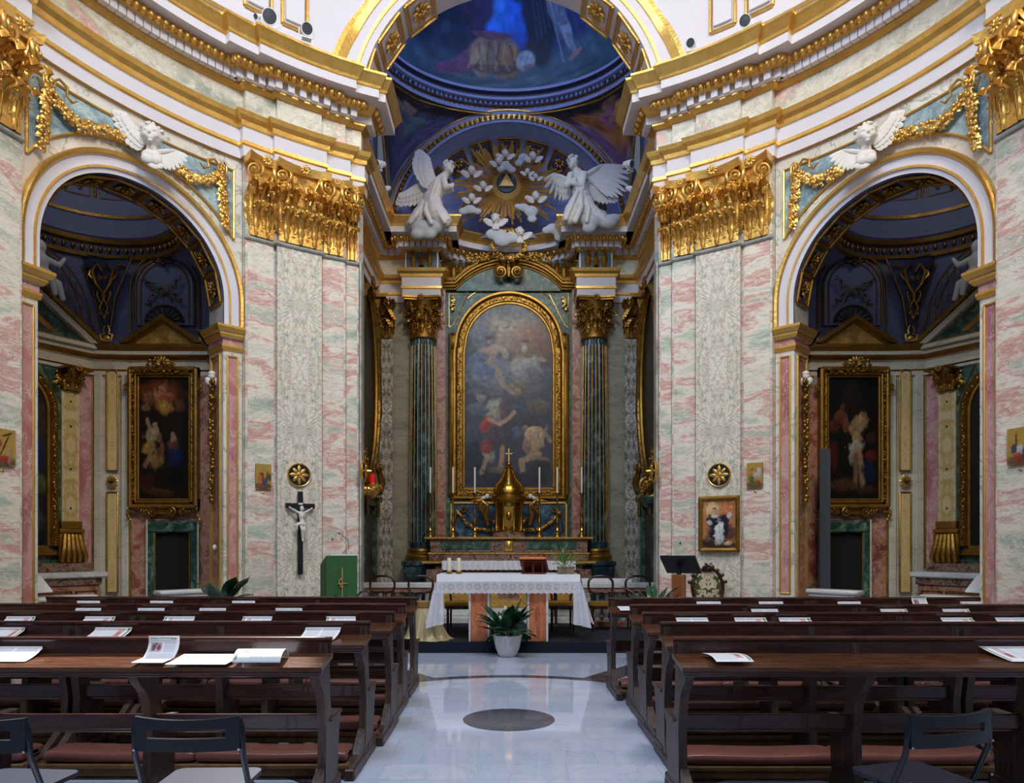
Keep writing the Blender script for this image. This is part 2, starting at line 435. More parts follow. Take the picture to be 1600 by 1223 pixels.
def slab(mb,f,s0,s1,h0,h1,o0,o1,k=6,mi=None):
    # box in arc coordinates between depths o0 (back) and o1 (front)
    patch(mb,f,s0,s1,h0,h1,o1,k,mi)
    mb.add([f(s0,h0,o0),f(s0,h0,o1),f(s0,h1,o1),f(s0,h1,o0)],[(0,1,2,3)],mi)
    mb.add([f(s1,h0,o1),f(s1,h0,o0),f(s1,h1,o0),f(s1,h1,o1)],[(0,1,2,3)],mi)
    for h in (h0,h1):
        mb.grid(lambda a,b:f(s0+(s1-s0)*a,h,o0+(o1-o0)*b),k,1,mi)
def polf(th_axis): return lambda s,h,o=0.0: pol(th_axis-math.degrees(s/RN),o,h)
def local(f,loc,rotz):
    M=(Matrix.Translation(loc)@Matrix.Rotation(R_(rotz),4,'Z')).inverted()
    return lambda *a: tuple(M@Vector(f(*a)))

# ---- entablature profile (offset, height), materials 0 white 1 gold 2 marble
ENT=[((0,6.62),1),((.05,6.62),0),((.05,6.76),1),((.075,6.775),1),((.075,6.82),0),((.06,6.82),0),((.06,7.0),1),((.09,7.01),1),((.10,7.06),1),((.15,7.10),1),((.17,7.16),1),((0,7.17),2),
     ((0,7.53),1),((.03,7.53),1),((.075,7.57),1),((.075,7.60),0),((.09,7.60),0),((.09,7.69),1),((.17,7.69),1),((.20,7.71),1),((.25,7.78),0),((.40,7.78),0),((.40,7.89),1),((.42,7.90),1),((.43,7.93),1),((.48,8.02),1),((.50,8.05),1),((.50,8.08),0),((0,8.10),0)]
EP=[p for p,m in ENT]; EM=[m for p,m in ENT][:-1]
def ent_path(sgn_all=True):
    P=[]
    def seg(t0,t1,o,n): P.extend(arcpts(t0,t1,o,n))
    seg(104,90.5,0,4); seg(90.5,83.4,0.07,3); seg(83.4,76.6,.07,3); seg(76.6,72,0,3)
    seg(72,42.3,-.10,22); seg(42.3,37.8,0,4); seg(37.8,30.9,.07,5); seg(30.9,26.9,0,3); seg(26.9,24.6,-.07,2)
    return P
RUNS=[(104,90.5,0),(90.5,83.4,0),(83.4,76.6,.07),(76.6,72,0),(72,42.3,-.10),(42.3,37.8,0),(37.8,30.9,.07),(30.9,26.9,0),(26.9,None,-.07)]
TAIL=[(-2.14,10.29),(-2.14,10.5),(-2.75,10.5),(-2.75,15.0),(-2.12,15.0),(-2.12,14.62),(-1.44,14.62),(-1.44,15.0)]
def entfn(p,niche_=False):
    P=[]
    for i,(t0,t1,o) in enumerate(RUNS):
        sh=math.degrees(p/RN)
        if i>0: po=RUNS[i-1][2]; t0=t0+sh if o>po else (t0-0 + sh if False else (t0 - 0 if o==po else t0 - sh))
        if t1 is None: r=RN-o-p; t1=math.degrees(math.asin((2.14-p)/r))
        else:
            no=RUNS[i+1][2]; t1=(t1+sh if no>o else (t1 if no==o else t1-sh))
        n=24 if i==4 else 5
        P+=[pol2(t0+(t1-t0)*k/n,o+p) for k in range(n+1)]
    T=TAIL+(niche(10) if niche_ else []); ns=offs(T)
    P+=[(T[k][0]+ns[k].x*p,T[k][1]+ns[k].y*p) for k in range(1,len(T))]
    return P
def sweepf(mb,fn,prof,mats):
    for j in range(len(prof)-1):
        (o0,h0),(o1,h1)=prof[j],prof[j+1]; A=fn(o0);B=fn(o1);vs=[];fs=[]
        for a,b in zip(A,B): vs+=[(a[0],a[1],h0),(b[0],b[1],h1)]
        for i in range(len(A)-1): fs.append((2*i,2*i+2,2*i+3,2*i+1))
        mb.add(vs,fs,mats[j])
PB=[(-2.14,10.5),(-2.75,10.5),(-2.75,15.0),(-2.12,15.0),(-2.12,14.62),(-1.44,14.62),(-1.44,15.0)]
def niche(n=10):
    return [(-1.44+1.44*i/n, 15.0+.62*math.sin(math.pi/2*i/n)**.8) for i in range(1,n+1)]

def dentils(mb,path,o0,o1,h0,h1,step,wd):
    ns=offs(path); acc=0
    for i in range(len(path)-1):
        a=Vector(path[i]); b=Vector(path[i+1]); L=(b-a).length
        if L<.04: continue
        d=(b-a)/L; nn=Vector((d.y,-d.x)); k=max(1,int(L/step)); 
        if L<step: 
            acc+=L
            if acc<step*.8: continue
            acc=0
        for j in range(k):
            c=a+d*(L*(j+.5)/k)
            q=[c-d*wd/2+nn*o0,c+d*wd/2+nn*o0,c+d*wd/2+nn*o1,c-d*wd/2+nn*o1]
            v=[(p.x,p.y,h0) for p in q]+[(p.x,p.y,h1) for p in q]
            mb.add(v,[(0,3,2,1),(4,5,6,7),(0,1,5,4),(1,2,6,5),(2,3,7,6),(3,0,4,7)])
def eggs(mb,path,o,h,r,step,sq=1.0):
    for i in range(len(path)-1):
        a=Vector(path[i]); b=Vector(path[i+1]); L=(b-a).length
        if L<.06: continue
        d=(b-a)/L; nn=Vector((d.y,-d.x)); k=max(1,int(round(L/step)))
        ang=math.degrees(math.atan2(d.y,d.x))
        for j in range(k):
            c=a+d*(L*(j+.5)/k)+nn*o
            mb.ell((c.x,c.y,h),(r*.72,r*.7,r*sq),8,rot=(0,0,ang))
            c2=a+d*(L*(j+1)/k)+nn*(o-.01)
            mb.ell((c2.x,c2.y,h),(r*.16,r*.5,r*sq*.95),6,rot=(0,0,ang))
def resample(path,step):
    out=[Vector(path[0])]; 
    for i in range(len(path)-1):
        a=Vector(path[i]);b=Vector(path[i+1]);L=(b-a).length;k=max(1,int(round(L/step)))
        for j in range(1,k+1): out.append(a+(b-a)*j/k)
    return out

# ---- floor
t=NT('floor_marble'); v=t.coord()
bt=t.n('ShaderNodeTexBrick'); t.link(v,bt.inputs['Vector']); bt.inputs['Scale'].default_value=1; bt.inputs['Mortar Size'].default_value=.0025
bt.inputs['Brick Width'].default_value=.62; bt.inputs['Row Height'].default_value=.33; bt.offset=.37
bt.inputs['Color1'].default_value=W(192,204,232); bt.inputs['Color2'].default_value=W(212,221,240); bt.inputs['Mortar'].default_value=W(170,178,200)
n=t.noise(v,1.3,6,.65,1.2); st=t.n('ShaderNodeMapping'); st.inputs['Scale'].default_value=(.6,3.0,1); t.link(v,st.inputs['Vector'])
n2=t.noise(st.outputs[0],2.4,5,.6,1.0)
c=t.mix(t.math('MULTIPLY_ADD',n2.outputs['Fac'],2.2,-.75,clamp=True),bt.outputs['Color'],W(190,204,236)); c=t.mix(t.math('MULTIPLY',t.math('SUBTRACT',1.0,t.math('DIVIDE',t.math('ABSOLUTE',t.math('SUBTRACT',n.outputs['Fac'],.5)),.012),clamp=True),.3),c,W(140,148,165))
t.set(c,.07,0,.62); t.b.inputs['Coat Weight'].default_value=.3; t.b.inputs['Coat Roughness'].default_value=.03
marble('inlay_dark',[(.1,W(36,34,46)),(.5,W(58,54,68)),(.9,W(84,78,90))],5,(1,1,1),.6,[(W(150,144,150),6,.01,.5)],.1)
marble('medallion_marble',[(.1,W(20,22,40)),(.5,W(34,38,58)),(.9,W(60,62,80))],4,(1,1,1),.9,[(W(120,112,120),5,.02,.5)],.1)
marble('medallion_red',[(.1,W(40,20,28)),(.5,W(58,32,40)),(.9,W(84,62,68))],6,(1,1,1),.6,[(W(150,130,130),6,.02,.5)],.1)
mb=MB(); mb.box(-9,9,-3.5,17,-.2,0); struct(mb.build('floor',MT['floor_marble'],smooth=0))
mb=MB()
def ringpatch(r0,r1,a0,a1,n,z,cx=0,cy=6.24,mi=0):
    vs=[];fs=[]
    for i in range(n+1):
        a=R_(a0+(a1-a0)*i/n); vs+= [(cx+r0*math.sin(a),cy+r0*math.cos(a),z),(cx+r1*math.sin(a),cy+r1*math.cos(a),z)]
    for i in range(n): fs.append((2*i,2*i+1,2*i+3,2*i+2))
    mb.add(vs,fs,mi)
ringpatch(2.0,2.15,0,360,96,.002)
for s in (-1,1):
    # diagonal dark bands running out to the piers
    mb.add([(s*.86,8.22,.0022),(s*1.14,8.02,.0022),(s*2.5,9.75,.0022),(s*2.15,10.0,.0022)],[(0,1,2,3)])
    mb.add([(s*2.05,5.9,.0022),(s*2.05,6.5,.0022),(s*4.6,6.9,.0022),(s*4.6,5.4,.0022)],[(0,1,2,3)])
    mb.add([(s*1.15,4.4,.0022),(s*1.55,4.55,.0022),(s*3.6,2.4,.0022),(s*2.9,1.8,.0022)],[(0,1,2,3)])
struct(mb.build('trim_1',MT['inlay_dark'],smooth=0))
mb=MB(); ringpatch(0,.40,0,360,64,.003,mi=0); mb.mi=1
for s in (-1,1):
    ringpatch(0,0,0,1,1,.0)
    vs=[];fs=[]
    for i in range(13):
        a=R_(52+(128-52)*i/12); vs.append((s*.395*math.sin(a),6.24+.395*math.cos(a),.0035))
    mb.add(vs,[tuple(range(13))],1)
struct(mb.build('trim_2',[MT['medallion_marble'],MT['medallion_red']],smooth=0))

# ---- things used to say left / right
def lr(): return 'right' if SIDE else 'left'

def build_shell():
    # ---------------- nave wall with chapel arch
    HT=6.62
    mb=MB()
    a=1.11; hc=4.70
    # solid piers
    for (t0,t1,o) in ((104,90.5,0),(90.5,83.4,0),(83.4,76.5,0),(76.5,72,0),(42.3,37.8,0),(37.8,30.9,0),(30.9,26.9,0),(26.9,24.6,-.07)):
        g=lambda s,h,o_=o:pol(s,o_,h)
        mb.grid(lambda x,y:pol(t0+(t1-t0)*x,o,HT*y),4,1,0)
    P=[pol2(24.6,-.07),(-2.14,10.5),(-2.75,10.5)]
    for i in range(2):
        p,q=P[i],P[i+1]; mb.add([(p[0],p[1],0),(q[0],q[1],0),(q[0],q[1],HT),(p[0],p[1],HT)],[(0,1,2,3)],0)
    for t_,o0,o1 in ((72,0,-.1),(42.3,-.1,0),(26.9,0,-.07)):
        mb.add([pol(t_,o0,0),pol(t_,o1,0),pol(t_,o1,HT),pol(t_,o0,HT)],[(0,1,2,3)],0)
    # arch wall strips (veined white)
    for s0,s1 in ((-1.36,-a),(a,1.36)): mb.grid(lambda x,y:fa(s0+(s1-s0)*x,HT*y if y else 0),3,1,1)
    ap=archpath(a,hc,4.35,44)
    vs=[];fs=[]
    for (s,h,_,_) in ap[1:-1]: vs+= [fa(s,h),fa(s,HT)]
    for i in range(len(ap)-3): fs.append((2*i,2*i+2,2*i+3,2*i+1))
    mb.add(vs,fs,1)
    # jambs
    for s in (-a,a): mb.add([fa(s,0),fa(s,0,-.54),fa(s,4.71,-.54),fa(s,4.71)],[(0,1,2,3)],1)
    # upper wall (attic) above the cornice, pierced by the presbytery arch
    rp=2.14; hp=7.78
    for (t0,t1) in ((104,24.55),):
        mb.grid(lambda x,y:pol(t0+(t1-t0)*x,-.0,8.0+5.0*y),24,1,2)
    bp=[q for q in archpath(rp,hp,None,48) if q[0]<=1e-6]
    vs=[];fs=[]
    for (s,h,_,_) in bp: vs+=[fb(s,h),fb(s,13)]
    for i in range(len(bp)-1): fs.append((2*i,2*i+2,2*i+3,2*i+1))
    mb.add(vs,fs,2)
    # presbytery side and back wall
    P=[(-2.75,10.5),(-2.75,15.0),(-1.44,15.0)]+niche(10)
    for i in range(len(P)-1):
        p,q=P[i],P[i+1]; ht=6.63 if i<2 else 7.5; mb.add([(p[0],p[1],0),(q[0],q[1],0),(q[0],q[1],ht),(p[0],p[1],ht)],[(0,1,2,3)],3 if i<1 else 4)
    struct(mb.build('wall_'+lr(),[MT['band_marble'],MT['veined_white'],MT['plaster_white'],MT['grey_book'],MT['white_beige_vein']],smooth=30))

    # ---------------- entablature
    mb=MB(); sweepf(mb,entfn,EP,EM)
    cut=next(i for i,p in enumerate(EP) if p[1]>=7.53 and p[0]==0)
    npath=[(-1.44,14.62),(-1.44,15.0)]+niche(10)
    sweep(mb,npath,EP[cut:],EM[cut:])
    struct(mb.build('trim_3' if not SIDE else 'trim_4',[MT['plaster_white'],MT['gold'],MT['frieze_marble']],smooth=35))
    full=entfn(.0,True); fd=entfn(.12,True); fe=entfn(.24,True)
    mb=MB(); dentils(mb,fd,-.04,.045,7.585,7.69,.112,.088)
    struct(mb.build('trim_5' if not SIDE else 'trim_6',MT['plaster_white'],smooth=0))
    mb=MB(); eggs(mb,fe,.0,7.735,.064,.135,.92)
    struct(mb.build('trim_7' if not SIDE else 'trim_8',MT['gold'],smooth=60))

    # ---------------- chapel arch mouldings
    mb=MB(); path_=archpath(a,hc,4.35,48)
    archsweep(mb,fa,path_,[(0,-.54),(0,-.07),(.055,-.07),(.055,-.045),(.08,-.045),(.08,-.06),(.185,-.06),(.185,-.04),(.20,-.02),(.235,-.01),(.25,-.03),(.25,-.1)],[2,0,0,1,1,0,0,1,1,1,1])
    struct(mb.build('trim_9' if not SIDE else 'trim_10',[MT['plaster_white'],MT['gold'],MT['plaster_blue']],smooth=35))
    # spandrel panels
    mb=MB(); rs=1.50
    n=36
    vs=[];fs=[]
    for i in range(n+1):
        s=-1.24+2.48*i/n; hb=hc+math.sqrt(max(0,rs*rs-s*s)); vs+=[fa(s,hb,-.085),fa(s,6.44,-.085)]
    for i in range(n): fs.append((2*i,2*i+2,2*i+3,2*i+1))
    mb.add(vs,fs,0); mb.mi=1
    gtube(mb,fa,[(-1.24+2.48*i/n,hc+math.sqrt(max(0,rs*rs-(-1.24+2.48*i/n)**2)),-.08) for i in range(n+1)],.016)
    gtube(mb,fa,[(-1.24+2.48*i/n,6.44,-.08) for i in range(n+1)],.016)
    for s in (-1.24,1.24): gtube(mb,fa,[(s,hc+math.sqrt(rs*rs-1.24*1.24),-.08),(s,6.44,-.08)],.016)
    struct(mb.build('trim_11' if not SIDE else 'trim_12',[MT['spandrel_marble'],MT['gold']],smooth=35))
    # jamb fronts: pink inset with gold fillet; inner jamb face red panel
    mb=MB()
    for s in (-1,1):
        s0,s1=sorted((s*1.165,s*1.295)); patch(mb,fa,s0,s1,.9,4.0,-.094,2,0)
        mb.mi=1; frame_tube(mb,fa,s0,s1,.9,4.0,-.09,.013); mb.mi=0
        f2=lambda q,h,o:fa(s*(a-o),h,-.10-q)
        patch(mb,f2,.09,.37,.75,4.02,.006,1,2); mb.mi=1; frame_tube(mb,f2,.09,.37,.75,4.02,.008,.016); frame_tube(mb,f2,.125,.335,.8,3.97,.008,.008); mb.mi=0
    struct(mb.build('trim_13' if not SIDE else 'trim_14',[MT['pink_inset'],MT['gold'],MT['red_breccia']],smooth=35))
    # imposts
    IMP=[(.0,4.07),(.02,4.08),(.03,4.12),(.03,4.15),(.01,4.15),(.01,4.22),(.04,4.23),(.07,4.27),(.07,4.30),(.09,4.30),(.12,4.35),(.12,4.38),(0,4.38)]
    IM=[1,1,1,0,2,2,1,1,0,1,1,0]
    mb=MB()
    q=lambda s,o:tuple(fa(s,0,o)[:2])
    sweep(mb,[q(a,-.54),q(a,-.10),q(1.36,-.10)],IMP,IM)
    sweep(mb,[q(-1.36,-.10),q(-a,-.10),q(-a,-.54)],IMP,IM)
    struct(mb.build('trim_15' if not SIDE else 'trim_16',[MT['veined_white'],MT['gold'],MT['pink_inset']],smooth=35))
    # pier base plinth
    mb=MB(); sweep(mb,ent_path()[:11]+[],[(0,0),(.1,0),(.1,.28),(.06,.34),(0,.36)])
    pp=arcpts(42.3,37.8,0,4)+arcpts(37.8,30.9,.07,5)+arcpts(30.9,26.9,0,3)+arcpts(26.9,24.6,-.07,2)+[(-2.14,10.5)]
    sweep(mb,pp,[(0,0),(.1,0),(.1,.28),(.06,.34),(0,.36)])
    struct(mb.build('baseboard_'+lr(),MT['grey_marble'],smooth=35))

    # ---------------- presbytery arch: archivolt, soffit with coffers
    mb=MB(); bp=[q for q in archpath(rp,hp,None,64) if q[0]<=1e-6]
    archsweep(mb,fb,bp,[(0,-.95),(0,.02),(.10,.02),(.10,.05),(.14,.06),(.14,.03),(.27,.03),(.27,.07),(.36,.11),(.42,.11),(.42,0)],[0,0,1,1,1,0,1,1,1,0])
    struct(mb.build('trim_17' if not SIDE else 'trim_18',[MT['plaster_white'],MT['gold']],smooth=35))
    # attic gold panels and ledge
    mb=MB()
    f=lambda s,h,o:pol(s,o,h)
    gtube(mb,f,[(100-(100-29.5)*i/40,8.42,.02) for i in range(41)],.03)
    for (t0,t1,h0) in ((101,90,8.75),(88,84,8.62),(82,78,8.62),(76,62,8.75),(60,56,8.62),(54,45,8.75),(42.5,38.5,8.62),(36.8,33.0,8.62),(31.4,29.8,8.62)):
        frame_tube(mb,f,t0,t1,h0,11.5,.02,.028)
        slab(mb,f,t0-.8,t1+.8,h0+.08,11.4,0,.05,3)
    struct(mb.build('trim_19' if not SIDE else 'trim_20',MT['gold'],smooth=35)) if False else None
    mb2=MB()
    for (t0,t1,h0) in ((101,90,8.75),(76,62,8.75),(54,45,8.75),(42.5,38.5,8.62),(36.8,33.0,8.62)):
        slab(mb2,f,t0-.5,t1+.5,h0+.07,11.4,0,.04,3)
    mb=MB()
    gtube(mb,f,[(100-(100-29.5)*i/40,8.42,.02) for i in range(41)],.022)
    for (t0,t1,h0) in ((101,90,8.75),(88,84,8.62),(82,78,8.62),(76,62,8.75),(60,56,8.62),(54,45,8.75),(42.5,38.5,8.62),(36.8,33.0,8.62)):
        frame_tube(mb,f,t0,t1,h0,11.5,.02,.024)
    struct(mb2.build('trim_19' if not SIDE else 'trim_20',MT['plaster_white'],smooth=35))
    struct(mb.build('trim_21' if not SIDE else 'trim_22',MT['gold'],smooth=35))

    # ---------------- side chapel room
    L0=fa(-a,0,-.54)[:2]; Rr=fa(a,0,-.54)[:2]
    CP=[L0,(-5.75,7.15),(-7.31,8.44),(-6.046,10.388),(-5.53,10.44),(-4.2,10.45),Rr]
    mb=MB()
    for i in range(len(CP)-1):
        p,q=CP[i],CP[i+1]; mb.add([(p[0],p[1],0),(q[0],q[1],0),(q[0],q[1],4.42),(p[0],p[1],4.42)],[(0,1,2,3)],0)
    # vault: pendentives up to a ring
    cx,cy,rr=-5.50,9.22,1.20
    pts=resample(CP+[CP[0]],.12)[:-1]; N=len(pts)
    def vf(x,y):
        p=pts[int(round(x*N))%N]; d=Vector((p[0]-cx,p[1]-cy)); L=d.length; d/=L
        if L<rr: L=rr
        k=1-y**3; r=rr+(L-rr)*k
        return (cx+d.x*r,cy+d.y*r,4.42+1.28*math.sin(y*math.pi/2)**.8)
    mb.grid(vf,N,10,1,closeu=True)
    # front wall of the chapel above its arch
    mb.clip(lambda p:(p[0]+4.4)*-.839+(p[1]-8.46)*.545>.50 or p[2]<4.5)
    mb.grid(lambda x,y:fa(-1.5+3.0*x,5.75+1.9*y,-.52),8,2,1)
    struct(mb.build('wall_chapel_'+lr(),[MT['chapel_white'],MT['plaster_blue']],smooth=40))
    # ring and dome
    mb=MB()
    ring=[(cx+rr*math.cos(-R_(k*360/64)),cy+rr*math.sin(-R_(k*360/64))) for k in range(64)]
    sweep(mb,ring,[(0,5.66),(.05,5.67),(.06,5.72),(.02,5.73),(.02,5.86),(.07,5.88),(.10,5.93),(.13,5.95),(.13,5.99),(.05,6.02),(.02,6.25),(.05,6.26),(.06,6.30),(0.04,6.31)],[1,1,1,2,1,1,0,0,1,0,0,1,1],closed=True)
    mb.lathe([(rr*.96*math.cos(R_(x)),6.3+rr*.75*math.sin(R_(x))) for x in range(0,91,9)],48,(cx,cy,0),mi=0)
    mb.clip(lambda p:(p[0]+4.4)*-.839+(p[1]-8.46)*.545>.50)
    struct(mb.build('ceiling_chapel_'+lr(),[MT['plaster_blue'],MT['gold_dark'],MT['plaster_deep']],smooth=40))
    mb=MB(); eggs(mb,[(p[0],p[1]) for p in ring]+[ring[0]],.04,5.80,.04,.12,1.0)
    for k in range(16):
        A=R_(k*22.5)
        mb.tube([(cx+rr*.95*math.cos(R_(x))*math.cos(A),cy+rr*.95*math.cos(R_(x))*math.sin(A),6.3+rr*.74*math.sin(R_(x))) for x in range(14,75,10)],.02,6)
    mb.clip(lambda p:(p[0]+4.4)*-.839+(p[1]-8.46)*.545>.50)
    for e0,e1 in ((14,40),(46,70)):
        for k in range(16):
            A=R_(k*22.5+11.25); w_=R_(8)
            def dp(x,a): return (cx+rr*.945*math.cos(R_(x))*math.cos(a),cy+rr*.945*math.cos(R_(x))*math.sin(a),6.3+rr*.735*math.sin(R_(x)))
            mb.tube([dp(e0,A-w_),dp(e0,A+w_),dp(e1,A+w_),dp(e1,A-w_)],.012,5,closed=True)
            vine(mb,[dp(e0+6,A),dp(e1-6,A)],.06,8,.05,seed=k,out=Vector((-math.cos(A),-math.sin(A),-.3)))
    struct(mb.build('trim_23' if not SIDE else 'trim_24',MT['gold_dark'],smooth=60))
    # chapel entablature
    CE=[(0,4.0),(.03,4.0),(.03,4.06),(.05,4.08),(.02,4.09),(.02,4.2),(.05,4.22),(.08,4.26),(.13,4.28),(.13,4.33),(.17,4.39),(.17,4.42),(0,4.43)]
    CEM=[1,0,1,1,2,2,1,1,0,1,1,0]
    mb=MB(); sweep(mb,CP,CE,CEM)
    struct(mb.build('trim_25' if not SIDE else 'trim_26',[MT['chapel_white'],MT['gold_dark'],MT['chapel_white']],smooth=35))

for SIDE in (0,1): build_shell()
SIDE=0
# ---------------- presbytery vault
PC=(0,13.05); RX=2.55; RY=1.95; HS=8.05
ORD=['first','second','third','fourth','fifth','sixth','seventh','eighth','ninth','tenth','last']
# painted surfaces: colours of brush strokes on a grid of points
class Canvas:
    def __init__(s,w,h,bg,noise=.06,seed=1,ns=6):
        s.w=w;s.h=h; y,x=np.mgrid[0:h,0:w]; s.X=x/(w-1); s.Y=y/(h-1)   # Y=0 bottom
        s.asp=w/h
        s.a=np.zeros((h,w,3)); s.a[:]=s.c(bg); s.noise=noise; s.gain=1.0; s.rng=np.random.RandomState(seed); s.ns=ns
    def c(s,c): return np.array([s2l(v) for v in c])
    def fbm(s,freq,oct=4):
        out=np.zeros((s.h,s.w)); amp=1;tot=0
        for o in range(oct):
            g=s.rng.rand(int(freq/s.asp)+3,int(freq)+3) if s.asp<1 else s.rng.rand(int(freq/s.asp)+3,int(freq)+3)
            gy=s.Y*(g.shape[0]-2); gx=s.X*(g.shape[1]-2); iy=gy.astype(int);ix=gx.astype(int);fy=gy-iy;fx=gx-ix
            fy=fy*fy*(3-2*fy);fx=fx*fx*(3-2*fx)
            v=g[iy,ix]*(1-fy)*(1-fx)+g[iy,ix+1]*(1-fy)*fx+g[iy+1,ix]*fy*(1-fx)+g[iy+1,ix+1]*fy*fx
            out+=v*amp; tot+=amp; amp*=.5; freq*=2
        return out/tot
    def e(s,x,y,rx,ry,col,rot=0,soft=.55,a=.88,wob=0.35,shade=.35):
        c,sn=math.cos(R_(rot)),math.sin(R_(rot)); k=1/s.asp
        dx=(s.X-x); dy=(s.Y-y)*k
        u=(dx*c+dy*sn)/rx; v=(-dx*sn+dy*c)/(ry*k)
        d=np.sqrt(u*u+v*v)
        if wob: d=d*(1+wob*(s.fbm(14,2)-.5)*2)
        m=np.clip((1-d)/soft+.5,0,1)*a; m=m*m*(3-2*m)
        sh=1+shade*np.clip((-u*.5+v*.7),-1,1); sh=sh*(1+.9*(s.fbm(34,3)-.5)+.10*np.sin(u*9+v*4+6*s.fbm(8,2)))
        s.a=s.a*(1-m[...,None])+np.clip(s.c(col)[None,None]*sh[...,None],0,1)*m[...,None]
        return s
    def l(s,pts,wd,col,soft=.6,a=.85):
        k=1/s.asp
        for (x0,y0),(x1,y1) in zip(pts[:-1],pts[1:]):
            ax,ay,bx,by=x0,y0*k,x1,y1*k; vx,vy=bx-ax,by-ay; L=vx*vx+vy*vy+1e-9
            t=np.clip(((s.X-ax)*vx+(s.Y*k-ay)*vy)/L,0,1)
            d=np.hypot(s.X-ax-vx*t,s.Y*k-ay-vy*t)/wd; d=d*(1+.3*(s.fbm(20,2)-.5)*2)
            m=np.clip((1-d)/soft+.5,0,1)*a
            s.a=s.a*(1-m[...,None])+s.c(col)*m[...,None]
        return s
    def man(s,x,y,h,robe,skin=(190,150,115),hair=(60,42,30),lean=0):
        # small standing figure: robe, arms, head
        k=s.asp
        w_=h*.16/k if False else h*.17
        s.e(x,y+h*.38,w_*.9/s.asp*s.asp,h*.38,robe,rot=lean,soft=.25)
        s.e(x+lean*-.002,y+h*.66,w_*1.1,h*.15,robe,soft=.3)
        s.e(x+lean*-.003,y+h*.88,w_*.42,h*.08,skin,soft=.3); s.e(x+lean*-.003,y+h*.93,w_*.45,h*.045,hair,soft=.3)
        s.l([(x-w_*.8,y+h*.68),(x-w_*1.3,y+h*.5),(x-w_*.5,y+h*.45)],w_*.22,skin)
        return s
    def cols(s):
        f=s.fbm(s.ns*3,4); g=s.rng.rand(s.h,s.w)
        a=s.a*(1+s.noise*4*(f[...,None]-.5)+s.noise*.6*(g[...,None]-.5))
        a=np.clip(a*s.gain,0,1); return np.concatenate([a,np.ones((s.h,s.w,1))],2).reshape(-1,4)
t=NT('painted_surface'); ca=t.n('ShaderNodeVertexColor'); ca.layer_name='Col'; t.set(ca.outputs['Color'],.55,0,.3)
t=NT('oil_canvas'); ca=t.n('ShaderNodeVertexColor'); ca.layer_name='Col'; t.set(ca.outputs['Color'],.38,0,.35)
def picture(cv,name,x0,x1,z0,z1,y,parent=None,mat='oil_canvas',clip=None,unmirror=True):
    mb=MB(); w_,h_=cv.w,cv.h
    mb.grid(lambda a,b:(x0+(x1-x0)*a,y,z0+(z1-z0)*b),w_-1,h_-1)
    cols=cv.cols()
    if SIDE and unmirror:
        cols=cols.reshape(h_,w_,4)[:,::-1].reshape(-1,4)
    if clip:
        mb.f=[f for f in mb.f if all(clip(mb.v[i]) for i in f)]
        mb.m=[0]*len(mb.f)
    return mb.build(name,MT[mat],parent,smooth=0,cols=cols)

